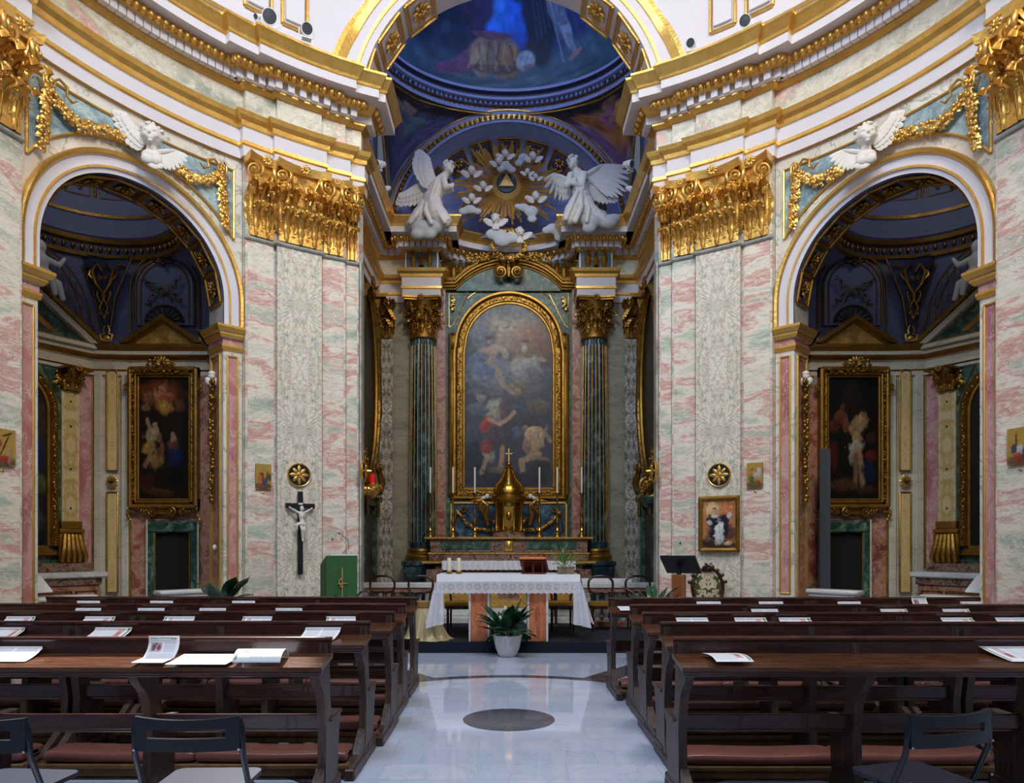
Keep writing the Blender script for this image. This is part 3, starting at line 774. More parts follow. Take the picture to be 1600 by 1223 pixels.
# ---------------- presbytery dome, pendentives, lunette
def build_vault():
    cx,cy=PC
    # dome fresco
    cv=Canvas(300,130,(30,52,110),.16,5,9)
    # x: azimuth across view (0 left .. 1 right), y: 0 rim .. 1 crown
    E=cv.e
    E(.5,.0,.6,.16,(44,78,100),soft=.5); E(.3,.12,.3,.12,(52,80,104),soft=.6); E(.75,.16,.3,.16,(60,88,108),soft=.6,rot=8)
    E(.25,.42,.22,.22,(26,44,78),soft=.8); E(.16,.5,.12,.25,(20,36,66),soft=.8)
    E(.48,.62,.10,.42,(34,96,214),soft=.35,wob=.2); E(.47,.4,.05,.2,(40,110,226),soft=.5); E(.44,.75,.05,.3,(52,120,220),soft=.6)
    E(.385,.62,.055,.3,(52,42,84),soft=.4)
    E(.62,.62,.07,.40,(22,34,58),soft=.3); E(.60,.35,.04,.2,(22,34,54),soft=.3); E(.55,.75,.05,.12,(26,52,90),soft=.4)
    E(.335,.13,.075,.05,(92,52,92),soft=.3,rot=24); E(.37,.20,.05,.07,(92,54,88),soft=.3,rot=40)
    E(.455,.27,.085,.14,(112,92,78),soft=.2,wob=.06); E(.50,.20,.04,.13,(128,92,66),soft=.25); E(.42,.20,.035,.12,(138,122,98),soft=.25,rot=10); E(.44,.40,.07,.03,(98,66,92),soft=.35)
    E(.465,.16,.07,.03,(84,62,54),soft=.4); E(.55,.22,.028,.07,(150,160,180),soft=.3,rot=-40); E(.565,.17,.02,.03,(120,100,110),soft=.3)
    E(.69,.62,.035,.28,(108,124,150),soft=.35,rot=-8); E(.70,.38,.018,.14,(140,152,176),soft=.3); cv.l([(.70,.34),(.715,.2)],.009,(120,130,156)); cv.l([(.70,.18),(.73,.22)],.008,(150,110,110))
    cv.l([(.655,.6),(.67,.17)],.0035,(110,120,140)); cv.l([(.735,.7),(.74,.24)],.004,(60,72,100))
    E(.86,.5,.10,.22,(64,88,112),soft=.6,rot=-25); E(.92,.6,.08,.2,(46,66,98),soft=.6); E(.80,.80,.06,.15,(58,80,140),soft=.6)
    E(.09,.42,.05,.10,(96,108,150),soft=.4); cv.l([(.10,.3),(.11,.5)],.006,(40,50,80)); cv.l([(.125,.3),(.13,.5)],.006,(40,50,80)); E(.2,.82,.1,.1,(36,56,110),soft=.6)
    for q in range(9):
        x=.385+.017*q; L=cv.l([(x,.36-.01*abs(q-4)),(x+.012*math.sin(q*2),.24),(x-.01+.004*q,.15)],.0035,(58,40,44) if q%2 else (160,132,104),a=.6)
    for q in range(14): cv.e(.03+.025*q,.50+.12*math.sin(q*1.7),.02,.05,(22,40,64) if q%2 else (40,72,96),rot=q*25,soft=.8,a=.7)
    for q in range(16): cv.e(.30+.03*q,.05+.03*math.sin(q*2.3),.05,.015,(70,96,104) if q%2 else (34,60,84),rot=6,soft=.9,a=.6)
    for q in range(6): cv.l([(.60+.014*q,.9),(.595+.016*q,.35+.02*q)],.003,(44,60,92),a=.6)
    for q in range(5): cv.l([(.675+.012*q,.85),(.685+.006*q,.42)],.003,(60,76,110),a=.7)
    cv.gain=1.05
    az0,az1=-82,82
    def df(a,b):
        A=R_(az0+(az1-az0)*a); e=b*R_(72); r=math.cos(e)
        return (cx+(RX-.12)*r*math.sin(A),cy+(RY-.12)*r*math.cos(A),11.02+2.0*math.sin(e))
    mb=MB(); mb.grid(df,299,129); cols=cv.cols()
    struct(mb.build('ceiling_dome',MT['painted_surface'],smooth=60,cols=cols))
    mb=MB()
    mb.grid(lambda a,b:df(1+(360/164-1)*a,b),40,12); struct(mb.build('ceiling_dome_rear',MT['plaster_deep'],smooth=60))
    # ring cornice
    ring=[(cx+RX*math.cos(-R_(k*5)),cy+RY*math.sin(-R_(k*5))) for k in range(72)]
    mb=MB(); sweep(mb,ring,[(0,10.58),(.05,10.58),(.05,10.64),(.02,10.65),(.02,10.70),(.06,10.71),(.09,10.78),(.16,10.79),(.16,10.84),(.12,10.85),(.12,10.90),(.19,10.94),(.19,11.0),(.1,11.03),(.0,11.04)],
        [1,0,1,0,1,2,0,0,1,2,2,0,1,0],closed=True)
    eggs(mb,ring+[ring[0]],.085,10.745,.045,.13,1.0)
    k=len(mb.m)
    struct(mb.build('trim_27',[MT['plaster_lavender'],MT['gold_dark'],MT['plaster_deep']],smooth=45))
    # pendentives
    hs=HS
    for nm,sx,figs in (('left',-1,0),('right',1,1)):
        cv=Canvas(150,120,(44,42,54),.2,9+sx,9); oe,ol=cv.e,cv.l; cv.gain=1.5
        cv.e=lambda x,y,*a,**k:oe(x+.13,y,*a,**k); cv.l=lambda pts,*a,**k:ol([(x+.13,y) for x,y in pts],*a,**k)
        if sx<0:
            cv.e(.30,.42,.16,.30,(62,60,92),rot=-20); cv.e(.22,.25,.14,.22,(70,62,96),rot=-30); cv.e(.38,.62,.10,.14,(66,84,86),rot=30); cv.e(.40,.80,.05,.06,(120,100,92)); cv.e(.5,.55,.10,.18,(74,62,84)); cv.e(.62,.70,.12,.10,(54,44,40)); cv.e(.3,.9,.2,.05,(58,56,62)); cv.l([(.45,.72),(.62,.78)],.03,(120,104,100)); cv.e(.2,.08,.2,.08,(112,112,120))
        else:
            cv.e(.38,.42,.15,.30,(150,100,40),rot=12); cv.e(.30,.60,.12,.14,(128,80,40),rot=-25); cv.e(.42,.68,.10,.12,(108,72,96)); cv.e(.42,.84,.05,.07,(130,96,78)); cv.e(.28,.25,.12,.22,(96,70,104)); cv.e(.25,.08,.2,.1,(120,116,118)); cv.e(.60,.68,.10,.07,(120,54,44),rot=-10); cv.l([(.40,.66),(.62,.66)],.03,(136,96,80)); cv.e(.5,.5,.06,.2,(168,116,48),rot=15)
        def pf(a,b):
            ph=R_(3+84*a); c_,s_=math.sin(ph),math.cos(ph)
            re=1/max(abs(c_),abs(s_)); r=re+(1.0-re)*b; r=max(r,1.0)
            r2=min(r,math.sqrt(2)); return (sx*RX*r*c_*1.0,cy+RY*r*s_*1.0,hs+2.53*math.sqrt(max(0,2-r2*r2)))
        mb=MB(); mb.grid(pf,149,119)
        struct(mb.build('ceiling_pendentive_'+nm,MT['painted_surface'],smooth=60,cols=cv.cols()))
        mb=MB(); mb.grid(lambda a,b:(lambda q:(q[0],2*cy-q[1],q[2]))(pf(a,b)),24,12)
        # side lunette wall
        mb.add([(sx*2.75,10.5,8.0),(sx*2.75,15.0,8.0),(sx*2.75,15,11),(sx*2.75,10.5,11)],[(0,1,2,3)])
        struct(mb.build('wall_vault_'+nm,MT['plaster_lavender'],smooth=60))
        mb=MB(); mb.tube([Vector(pf(x/40,.02))+Vector((0,-.03,-.02)) for x in range(41)],.03,6); mb.tube([Vector(pf(x/40,.97))+Vector((0,-.03,-.03)) for x in range(41)],.02,6)
        struct(mb.build('trim_28' if sx<0 else 'trim_29',MT['gold_dark'],smooth=60))
    # back wall above cornice with semicircular recess
    hc=8.05; rb=2.34
    mb=MB(); g=lambda s,h,o=0.0:(s,15.0-o,h)
    pts=archpath(rb,hc,None,60); vs=[];fs=[]
    for (s,h,ns,nh) in pts: vs+=[g(s,h),(max(-2.75,min(2.75,s+ns*.65)),15.0,min(11.1,h+nh*.65))]
    for i in range(len(pts)-1): fs.append((2*i,2*i+2,2*i+3,2*i+1))
    mb.add(vs,fs,0)
    mb.add([(-2.75,15.01,8.0),(2.75,15.01,8.0),(2.75,15.01,8.06),(-2.75,15.01,8.06)],[(0,1,2,3)],0)
    # archivolt rings
    archsweep(mb,g,pts,[(0,0),(0,.06),(.05,.06),(.06,.08),(.15,.08),(.16,.06),(.22,.06),(.23,.08),(.26,.08),(.26,0)],[0,0,0,1,1,0,0,1,1])
    # bowl of the recess
    def bowl(a,b):
        A=math.pi*(1-a); r=rb*(1-b); y=15.0+.72*math.sqrt(max(0,1-(1-b)**2))**.8
        return (r*math.cos(A),y,hc+r*math.sin(A))
    mb.mi=0; mb.grid(bowl,48,14,0)
    struct(mb.build('wall_lunette',[MT['plaster_lavender'],MT['gold_dark']],smooth=40))
    # leafy ornament on the archivolt
    mb=MB()
    for i in range(70):
        A=math.pi*(1-(i+.5)/70); r=rb+.10; p=Vector((r*math.cos(A),14.91,hc+r*math.sin(A)))
        mb.ell(p+Vector((0,0,random.uniform(-.01,.01))),(.05,.03,.035),6,rot=(0,-math.degrees(A)+random.uniform(-30,30),0))
    struct(mb.build('trim_30',MT['gold_dark'],smooth=60))
    # coffers in the recess
    for i in range(11):
        A=math.pi*(1-(i+.5)/11); da=math.pi/11*.36
        r0,r1=1.86,2.20
        def yb(r): b=1-r/rb; return 15.0+.72*math.sqrt(max(0,1-(1-b)**2))**.8
        def P(r,a,dy=0): return Vector((r*math.cos(a),yb(r)-dy,hc+r*math.sin(a)))
        c0=P((r0+r1)/2,A); T=thing('ceiling_coffer','square rosette coffer in the half dome, %s of eleven from the left'%ORD[i],'coffer',tuple(c0),group='coffers of the half dome',mirror=False)
        mb=MB(); mb.T=Matrix.Translation(-c0)
        co=[P(r0,A-da,.03),P(r0,A+da,.03),P(r1,A+da,.03),P(r1,A-da,.03)]
        for k in range(4): mb.tube([co[k],co[(k+1)%4]],.022,6)
        c2=[c0+(q-c0)*.8+Vector((0,.01,0)) for q in co]
        for k in range(4): mb.tube([c2[k],c2[(k+1)%4]],.012,5)
        mb.build('frame',MT['gold_dark'],T)
        mb=MB(); mb.T=Matrix.Translation(-c0); mb.add([c0+(q-c0)*.98+Vector((0,.015,0)) for q in co],[(0,1,2,3)]); mb.build('panel',MT['plaster_deep'],T,smooth=0)
        mb=MB()
        for k in range(8):
            a=R_(45*k+10); mb.ell((.075*math.cos(a),-.05,.075*math.sin(a)),(.055,.02,.03),6,rot=(0,-math.degrees(a),0))
        mb.ell((0,-.07,0),.035,8); mb.build('rosette',MT['gold_dark'],T)
build_vault()

# coffers in the soffit of arches
def coffer(name,label,group,M,wd,ln,gold,panel):
    T=thing(name,label,'coffer',(0,0,0),group=group); 
    loc=M.to_translation()
    if SIDE: loc=Vector((-loc.x,loc.y,loc.z))
    T.location=loc
    Rm=M.to_3x3().to_4x4()
    mb=MB(); mb.T=Rm
    for k,(q,r) in enumerate(((1.0,.022),(.8,.014))):
        x,y=wd/2*q,ln/2*q; z=.03-.02*k
        for p0,p1 in (((-x,-y,z),(x,-y,z)),((x,-y,z),(x,y,z)),((x,y,z),(-x,y,z)),((-x,y,z),(-x,-y,z))): mb.tube([p0,p1],r,6)
    mb.build('frame',gold,T)
    mb=MB(); mb.T=Rm; x,y=wd/2,ln/2; mb.add([(-x,-y,.004),(x,-y,.004),(x,y,.004),(-x,y,.004)],[(0,1,2,3)]); mb.build('panel',panel,T,smooth=0)
    mb=MB(); mb.T=Rm; r=min(wd,ln)*.32
    for k in range(9):
        a=R_(40*k); mb.ell((r*.62*math.cos(a),r*.62*math.sin(a)*(ln/wd if ln<wd*1.6 else 1.4)**.5,.035),(r*.45,r*.26,r*.2),6,rot=(0,-12,math.degrees(a)))
    for k in range(5):
        a=R_(72*k+15); mb.ell((r*.25*math.cos(a),r*.25*math.sin(a),.06),(r*.24,r*.16,r*.16),6,rot=(0,0,math.degrees(a)))
    mb.ell((0,0,.075),r*.14,8); mb.build('rosette',gold,T)
    return T
for SIDE in (0,1):
    a=1.11; hc=4.70; N=9
    for i in range(N):
        A=math.pi*(1-(i+.5)/N)
        s,h=(a-.0)*math.cos(A),hc+(a-.0)*math.sin(A)
        c=Vector(fa(s,h,-.31)); x=(Vector(fa(s,h,-.33))-c)
        c2=Vector(fa(s+.02*math.sin(A),h-.02*math.cos(A),-.31)); tx=(c2-c).normalized()
        ty=(Vector(fa(s,h,-.40))-c).normalized(); nz=tx.cross(ty).normalized()
        inward=Vector(fa(0,hc,-.33))-c
        if nz.dot(inward)<0: nz=-nz
        ty=nz.cross(tx)
        M=Matrix((( tx.x,ty.x,nz.x,c.x),(tx.y,ty.y,nz.y,c.y),(tx.z,ty.z,nz.z,c.z),(0,0,0,1)))
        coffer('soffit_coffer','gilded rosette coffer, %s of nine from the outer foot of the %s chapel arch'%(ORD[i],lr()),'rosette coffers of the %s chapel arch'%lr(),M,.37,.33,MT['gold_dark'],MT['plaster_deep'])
    rp=2.14; hp=7.78
    for i in range(3):
        A=math.pi-R_(22+17*i-4)
        s,h=rp*math.cos(A),hp+rp*math.sin(A)
        c=Vector(fb(s,h,-.50)); tx=(Vector(fb(s+.02*math.sin(A),h-.02*math.cos(A),-.50))-c).normalized()
        ty=(Vector(fb(s,h,-.55))-c).normalized(); nz=tx.cross(ty).normalized()
        if nz.dot(Vector(fb(0,hp,-.5))-c)<0: nz=-nz
        ty=nz.cross(tx)
        M=Matrix((( tx.x,ty.x,nz.x,c.x),(tx.y,ty.y,nz.y,c.y),(tx.z,ty.z,nz.z,c.z),(0,0,0,1)))
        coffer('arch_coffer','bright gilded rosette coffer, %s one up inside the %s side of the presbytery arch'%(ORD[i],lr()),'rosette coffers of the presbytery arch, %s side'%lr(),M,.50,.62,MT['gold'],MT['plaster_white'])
SIDE=0
# ---------------------------------------------------------------- leaves, scrolls, capitals
def leaf(mb,M,w,h,curl=.35,n=9,m=14,lobes=4,depth=.035):
    # acanthus leaf: grows up along z, tips curls towards -y
    def fn(a,b):
        u=a*2-1
        t=b
        prof=(.50+.50*math.sin(math.pi*min(1,t*1.1)))*(1-.62*(max(0,t-.72)/.28)**2)
        ser=1+.16*math.sin(lobes*2*math.pi*t)
        x=u*w/2*prof*(ser if abs(u)>.4 else 1)
        tt=max(0,t-.62)/.38; ang=tt*3.0
        z=h*(min(t,.62)+.38*.62*math.sin(ang))
        y=-h*(.10*t+curl*.52*(1-math.cos(ang)))
        y+= depth*(u*u)*1.3 - depth*.6*(1-abs(u))**3 + depth*.4*math.cos(lobes*2*math.pi*t)*abs(u) + depth*.28*math.cos(5*math.pi*u)
        return tuple(M@Vector((x,y,z)))
    mb.grid(fn,n-1,m)
    if h>.2 and depth>.03:
        zt=h*(.62+.38*.62); yt=-h*curl*.52
        for (x,y,z,r_) in ((0,yt*1.9,zt*.93,.16),(-.22,yt*1.6,zt*.95,.13),(.22,yt*1.6,zt*.95,.13),(-.38,yt*.9,zt*.86,.12),(.38,yt*.9,zt*.86,.12),(-.44,yt*.5,h*.5,.10),(.44,yt*.5,h*.5,.10),(-.42,yt*.35,h*.25,.09),(.42,yt*.35,h*.25,.09)):
            mb.ell(M@Vector((x*w,y,z)),(r_*w,r_*w*.7,r_*w*.9),6)
        mb.tube([M@Vector((0,-.012,0)),M@Vector((0,-.10*h*.5-.015,h*.35)),M@Vector((0,-.10*h-.02,h*.62))],w*.05,5)
def spiral(mb,M,r,turns=2.1,t=.22,sgn=1,start=90):
    pts=[];rs=[];N=int(turns*16)
    for i in range(N+1):
        f=i/N; a=R_(start)-sgn*2*math.pi*turns*f; rr=r*(1-f)**.9*.86+r*.12
        pts.append(M@Vector((rr*math.cos(a),-r*.5*f,rr*math.sin(a)))); rs.append(r*t*(1-.55*f))
    mb.tube(pts,rs,6)
    mb.ell(M@Vector((0,-r*.45,0)),r*.2,8)
def flower(mb,M,r,n=8,rise=.3):
    for k in range(n):
        a=2*math.pi*k/n; Q=M@Matrix.Rotation(a,4,'Y')
        o=mb.T; mb.T=o@Q; mb.ell((r*.58,-r*rise*.6,0),(r*.44,r*.16,r*.24),8); mb.T=o
    mb.ell(M@Vector((0,-r*rise,0)),(r*.26,r*.26,r*.26),8)
def capital_flat(parent,w,H,mat,pr=1.0):
    TR=Matrix.Translation
    mb=MB(); d0=.05*pr;d1=.13*pr
    mb.grid(lambda a,b:((a-.5)*w,-(d0+(d1-d0)*b*b),H*.92*b),6,6)
    for s in (-1,1): mb.grid(lambda a,b:(s*w/2,-(d0+(d1-d0)*b*b)*a,H*.92*b),1,6)
    n1=max(2,int(round(w/.17)))
    for k in range(n1): leaf(mb,TR(((k+.5)/n1*w-w/2,-d0,0)),w/n1*1.1,H*.44,.62,depth=.05)
    for k in range(n1+1):
        x=k/n1*w-w/2; leaf(mb,TR((max(-w*.46,min(w*.46,x)),-d0+.01,H*.14)),w/n1*1.0,H*.58,.60,depth=.05)
    cap=mb.build('capital',mat,parent,smooth=75)
    mb=MB()
    mb.grid(lambda a,b:((a-.5)*(w+.14),-(d1+.03+.09*abs(a*2-1)**2+.03*b),H*(.90+.10*b)),12,2)
    mb.grid(lambda a,b:((a-.5)*(w+.14),-(d1+.03+.09*abs(a*2-1)**2)*b,H*.90),12,1)
    mb.grid(lambda a,b:((a-.5)*(w+.14),-(d1+.06+.09*abs(a*2-1)**2)*b,H),12,1)
    for s in (-1,1): mb.grid(lambda a,b:(s*(w+.14)/2,-(d1+.12+.03*b)*a,H*(.90+.10*b)),1,2)
    mb.build('abacus',mat,cap,smooth=50)
    r=.115*H
    for s in (-1,1):
        mb=MB(); spiral(mb,TR((s*(w/2-.01),-d1-.09,H*.775))@Matrix.Rotation(s*R_(35),4,'Z'),r,2.0,.24,-s)
        mb.tube([(s*w*.16,-d1-.02,H*.52),(s*w*.24,-d1-.05,H*.70),(s*w*.36,-d1-.09,H*.86),(s*(w/2-.02),-d1-.10,H*.885)],[.02,.022,.025,.02],6)
        leaf(mb,TR((s*(w/2-.03),-d1-.02,H*.50)),.12,H*.24,.5,5,6)
        mb.build('volute',mat,cap,smooth=60)
    if w>.45:
        for s in (-1,1):
            mb=MB(); spiral(mb,TR((s*.075,-d1-.03,H*.70)),r*.62,1.8,.25,s); mb.tube([(s*.12,-d1,H*.5),(s*.09,-d1-.03,H*.64)],.015,5); mb.build('helix',mat,cap,smooth=60)
    mb=MB()
    flower(mb,TR((0,-d1-.12,H*.93)),.075 if w>.3 else .05,9,.4)
    mb.build('flower',mat,cap,smooth=60)
    return cap
def capital_round(parent,r,H,mat,z0=0,half=False):
    TR=Matrix.Translation
    mb=MB(); mb.lathe([(r*1.02,z0),(r*1.0,z0+.04),(r*.96,z0+.06),(r*.98,z0+H*.4),(r*1.08,z0+H*.7),(r*1.35,z0+H*.9)],24)
    for k in range(8):
        a=R_(45*k); leaf(mb,Matrix.Rotation(a,4,'Z')@TR((0,-r*.97,z0+.03)),2*math.pi*r/8*1.05,H*.42,.42)
        a=R_(45*k+22.5); leaf(mb,Matrix.Rotation(a,4,'Z')@TR((0,-r*.97,z0+H*.16)),2*math.pi*r/8*1.0,H*.56,.46)
    cap=mb.build('capital',mat,parent,smooth=75)
    mb=MB(); A=r*1.5
    def ab(a,rr,z):
        k=int(a//90); t=(a%90)/90; c=[(1,-1),(1,1),(-1,1),(-1,-1)]
        p=Vector(c[k%4]); q=Vector(c[(k+1)%4]); m=p.lerp(q,t)*A*rr; s=1-.13*math.sin(math.pi*t); return (m.x*s,m.y*s,z)
    for (r0,za,r1,zb) in ((.92,z0+H*.90,.92,z0+H*.93),(.92,z0+H*.93,1.0,z0+H*.95),(1.0,z0+H*.95,1.0,z0+H)):
        mb.grid(lambda a,b:ab(a*360%360,r0+(r1-r0)*b,za+(zb-za)*b),40,1,closeu=True)
    mb.grid(lambda a,b:ab(a*360%360,.92*max(b,.01),z0+H*.9),40,1,closeu=True); mb.grid(lambda a,b:ab(a*360%360,1.0*max(b,.01),z0+H),40,1,closeu=True)
    mb.build('abacus',mat,cap,smooth=40)
    for k in range(4):
        mb=MB()
        Q=Matrix.Rotation(R_(45+90*k),4,'Z')@TR((0,-r*1.52,z0+H*.77))@Matrix.Rotation(R_(90),4,'Z')
        spiral(mb,Q,.12*H,2.0,.26,1)
        Q2=Matrix.Rotation(R_(45+90*k),4,'Z'); mb.tube([Q2@Vector((0,-r*1.0,z0+H*.5)),Q2@Vector((0,-r*1.15,z0+H*.75)),Q2@Vector((0,-r*1.45,z0+H*.88))],[.02,.024,.02],6)
        leaf(mb,Q2@TR((0,-r*1.12,z0+H*.5)),.13,H*.24,.6,5,6)
        mb.build('volute',mat,cap,smooth=60)
        mb=MB(); Q=Matrix.Rotation(R_(90*k),4,'Z')
        flower(mb,Q@TR((0,-r*1.42,z0+H*.94)),.075,8,.4)
        mb.build('flower',mat,cap,smooth=60)
        for s in (-1,1): mb=MB(); spiral(mb,Q@TR((s*.06,-r*1.12,z0+H*.72)),.065*H,1.6,.28,s); mb.build('helix',mat,cap,smooth=60)
    return cap
# ---------------------------------------------------------------- pilasters of the two big piers
def pier_strip(t0,t1,o,mat,label,cap=True,base=.36,capH=1.0,group=None):
    tm=(t0+t1)/2; w_=R_(abs(t0-t1))*(RN-o); c=pol(tm,o,0)
    T=thing('marble_pilaster',label,'pilaster',c,tm,group)
    M=(Matrix.Translation(c)@Matrix.Rotation(R_(tm),4,'Z')).inverted()
    top=6.62-capH
    mb=MB(); mb.T=M
    mb.grid(lambda a,b:pol(t0+(t1-t0)*a,o+.012,base+(top-base)*b),6,1)
    for t_ in (t0,t1): mb.add([pol(t_,o-.03,base),pol(t_,o+.012,base),pol(t_,o+.012,top),pol(t_,o-.03,top)],[(0,1,2,3)])
    mb.build('shaft',mat,T,smooth=40)
    mb=MB(); mb.T=M; P=[pol2(t0+.3,o-.02)]+[pol2(t0+(t1-t0)*k/5,o+.012) for k in range(6)]+[pol2(t1-.3,o-.02)]
    sweep(mb,P,[(0,top-.06),(.025,top-.055),(.035,top-.04),(.025,top-.02),(.02,top-.018),(.02,top),(0,top)])
    mb.build('astragal',MT['grey_marble'],T,smooth=40)
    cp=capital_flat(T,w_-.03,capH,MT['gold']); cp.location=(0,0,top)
    return T
for SIDE in (0,1):
    S=lr()
    pier_strip(42.0,38.1,0,MT['band_marble'],'narrow pink and green banded pilaster beside the %s chapel arch'%S)
    pier_strip(37.8,30.9,.07,MT['book_marble'],'broad pilaster with mirrored cream marble on the %s pier'%S)
    pier_strip(30.6,27.2,0,MT['band_marble'],'narrow banded pilaster right of centre on the left pier' if not SIDE else 'narrow banded pilaster left of centre on the right pier')
    pier_strip(26.6,24.9,-.07,MT['band_marble'],'slim marble corner strip at the presbytery edge of the %s pier'%S)
    pier_strip(76.3,72.3,0,MT['band_marble'],'banded pilaster cut by the %s edge of the picture'%S)
    pier_strip(83.4,76.6,.07,MT['book_marble'],'broad pilaster mostly outside the %s edge of the picture'%S)
    # grey return of the pier towards the presbytery
    mb=MB(); mb.box(-2.155,-2.125,10.0+.315,10.49,.36,5.62); struct(mb.build('trim_31' if not SIDE else 'trim_32',MT['grey_marble'],smooth=0))
    # garlands in the spandrels
    for (sg,pl) in ((-1,'outer'),(1,'inner')):
        T=thing('gilded_garland','gilded leaf garland on the %s half of the %s spandrel'%('outer' if sg<0 else 'presbytery-side',S),'garland',fa(sg*.7,5.9,-.05),TH0-math.degrees(sg*.7/RS))
        f=local(fa,fa(sg*.7,5.9,-.05),TH0-math.degrees(sg*.7/RS))
        mb=MB()
        sw=[(.06,6.30),(.22,6.24),(.45,6.16),(.68,6.14),(.88,6.20),(1.02,6.34)]
        sw=[(sg*s,h-.04) for s,h in sw]
        sw=[(s,max(h,4.70+math.sqrt(max(0,1.5**2-s*s))+.05) if abs(s)<1.0 else h) for s,h in sw]
        vine(mb,[f(s,h,-.06) for s,h in sw],.055,210,lambda q:.035+.035*math.sin(math.pi*q),seed=3+SIDE+sg)
        mb.build('festoon',MT['gold'],T,smooth=60)
        mb=MB(); vine(mb,[f(sg*1.05,6.36,-.06),f(sg*1.07,6.1,-.06),f(sg*1.10,5.75,-.06),f(sg*1.12,5.62,-.06)],.055,120,lambda q:.035+.02*math.sin(math.pi*q),seed=13+SIDE+sg)
        mb.build('drop',MT['gold'],T,smooth=60)
        mb=MB()
        ctr=Vector(f(sg*1.03,6.38,-.02))
        spiral(mb,Matrix.Translation(ctr),.06,1.5,.3,sg)
        rp=[(0,.0),(-.08,.07),(-.17,.03),(-.16,-.06),(-.22,-.10),(-.28,-.05)]
        mb.tube([ctr+Vector((sg*a,-.02,b)) for a,b in rp],[.012,.016,.018,.014,.016,.008],6,squash=1)
        mb.tube([ctr+Vector((sg*-a*.5,-.02,b*1.2-.0)) for a,b in rp],[.012,.014,.016,.012,.012,.008],6)
        mb.build('ribbon',MT['gold'],T,smooth=60)
    # gilded drop on the inner jamb of the chapel arch
    a_=1.11
    for sg in (1,):
        f2=lambda q,h,o:fa(sg*(a_-o),h,-.10-q)
        loc=f2(.23,2.8,0); T=thing('jamb_garland','gilded hanging garland with a cherub head on the %s arch jamb'%S,'garland',loc,0)
        mb=MB(); mb.T=Matrix.Translation(Vector(loc)).inverted()
        ou=(Vector(f2(.23,3,.1))-Vector(f2(.23,3,0))).normalized()
        vine(mb,[f2(.23,3.72,.01),f2(.23,3.4,.01),f2(.23,3.0,.01),f2(.23,2.5,.01),f2(.23,2.1,.01)],.062,300,lambda q:.06*(1-q*.5),seed=5,out=ou)
        mb.build('leaves',MT['gold_dark'],T,smooth=60)
        mb=MB(); mb.T=Matrix.Translation(Vector(loc)).inverted(); c=Vector(f2(.23,3.76,.05))
        mb.ell(c,(.045,.045,.055),12); mb.ell(c+Vector((0,0,.03)),(.05,.05,.04),10); mb.ell(c+ou*.045+Vector((0,0,-.005)),(.01,.01,.012),6)
        for k in (-1,1): mb.ell(c+Vector((.04*k,.02*k,-.07)),(.045,.02,.06),8,rot=(0,25*k,0))
        mb.build('cherub_head',MT['stucco'],T,smooth=60)
SIDE=0
# ================================================================ presbytery
def wallframe(loc,rotz,mirror=True): return loc,rotz
# side + back pilasters, columns
def fluted(T,r,z0,z1,mat,gmat,n=20):
    mb=MB(); N=n*6
    def fn(a,b):
        t=2*math.pi*a; k=abs(math.sin(n*t/2)); rr=r*(1-.12*max(0,b-.3)/.7*.9)
        d=.016*(1 if k>.42 else 0)
        rr-=.018*max(0,(k-.35))/.65
        z=z0+(z1-z0)*b; return (rr*math.cos(t),rr*math.sin(t),z)
    mb.grid(fn,N,6,closeu=True); sh=mb.build('shaft',mat,T,smooth=60)
    mb=MB()
    for k in range(n):
        t=2*math.pi*k/n
        for b in range(6):
            pass
        pts=[((r*(1-.12*max(0,b-.3)/.7*.9)+.001)*math.cos(t),(r*(1-.12*max(0,b-.3)/.7*.9)+.001)*math.sin(t),z0+.12+(z1-z0-.24)*b) for b in (0,.3,.65,1)]
        mb.tube(pts,.0055,5)
    mb.build('gilt_fillet',gmat,sh,smooth=60)
    return sh
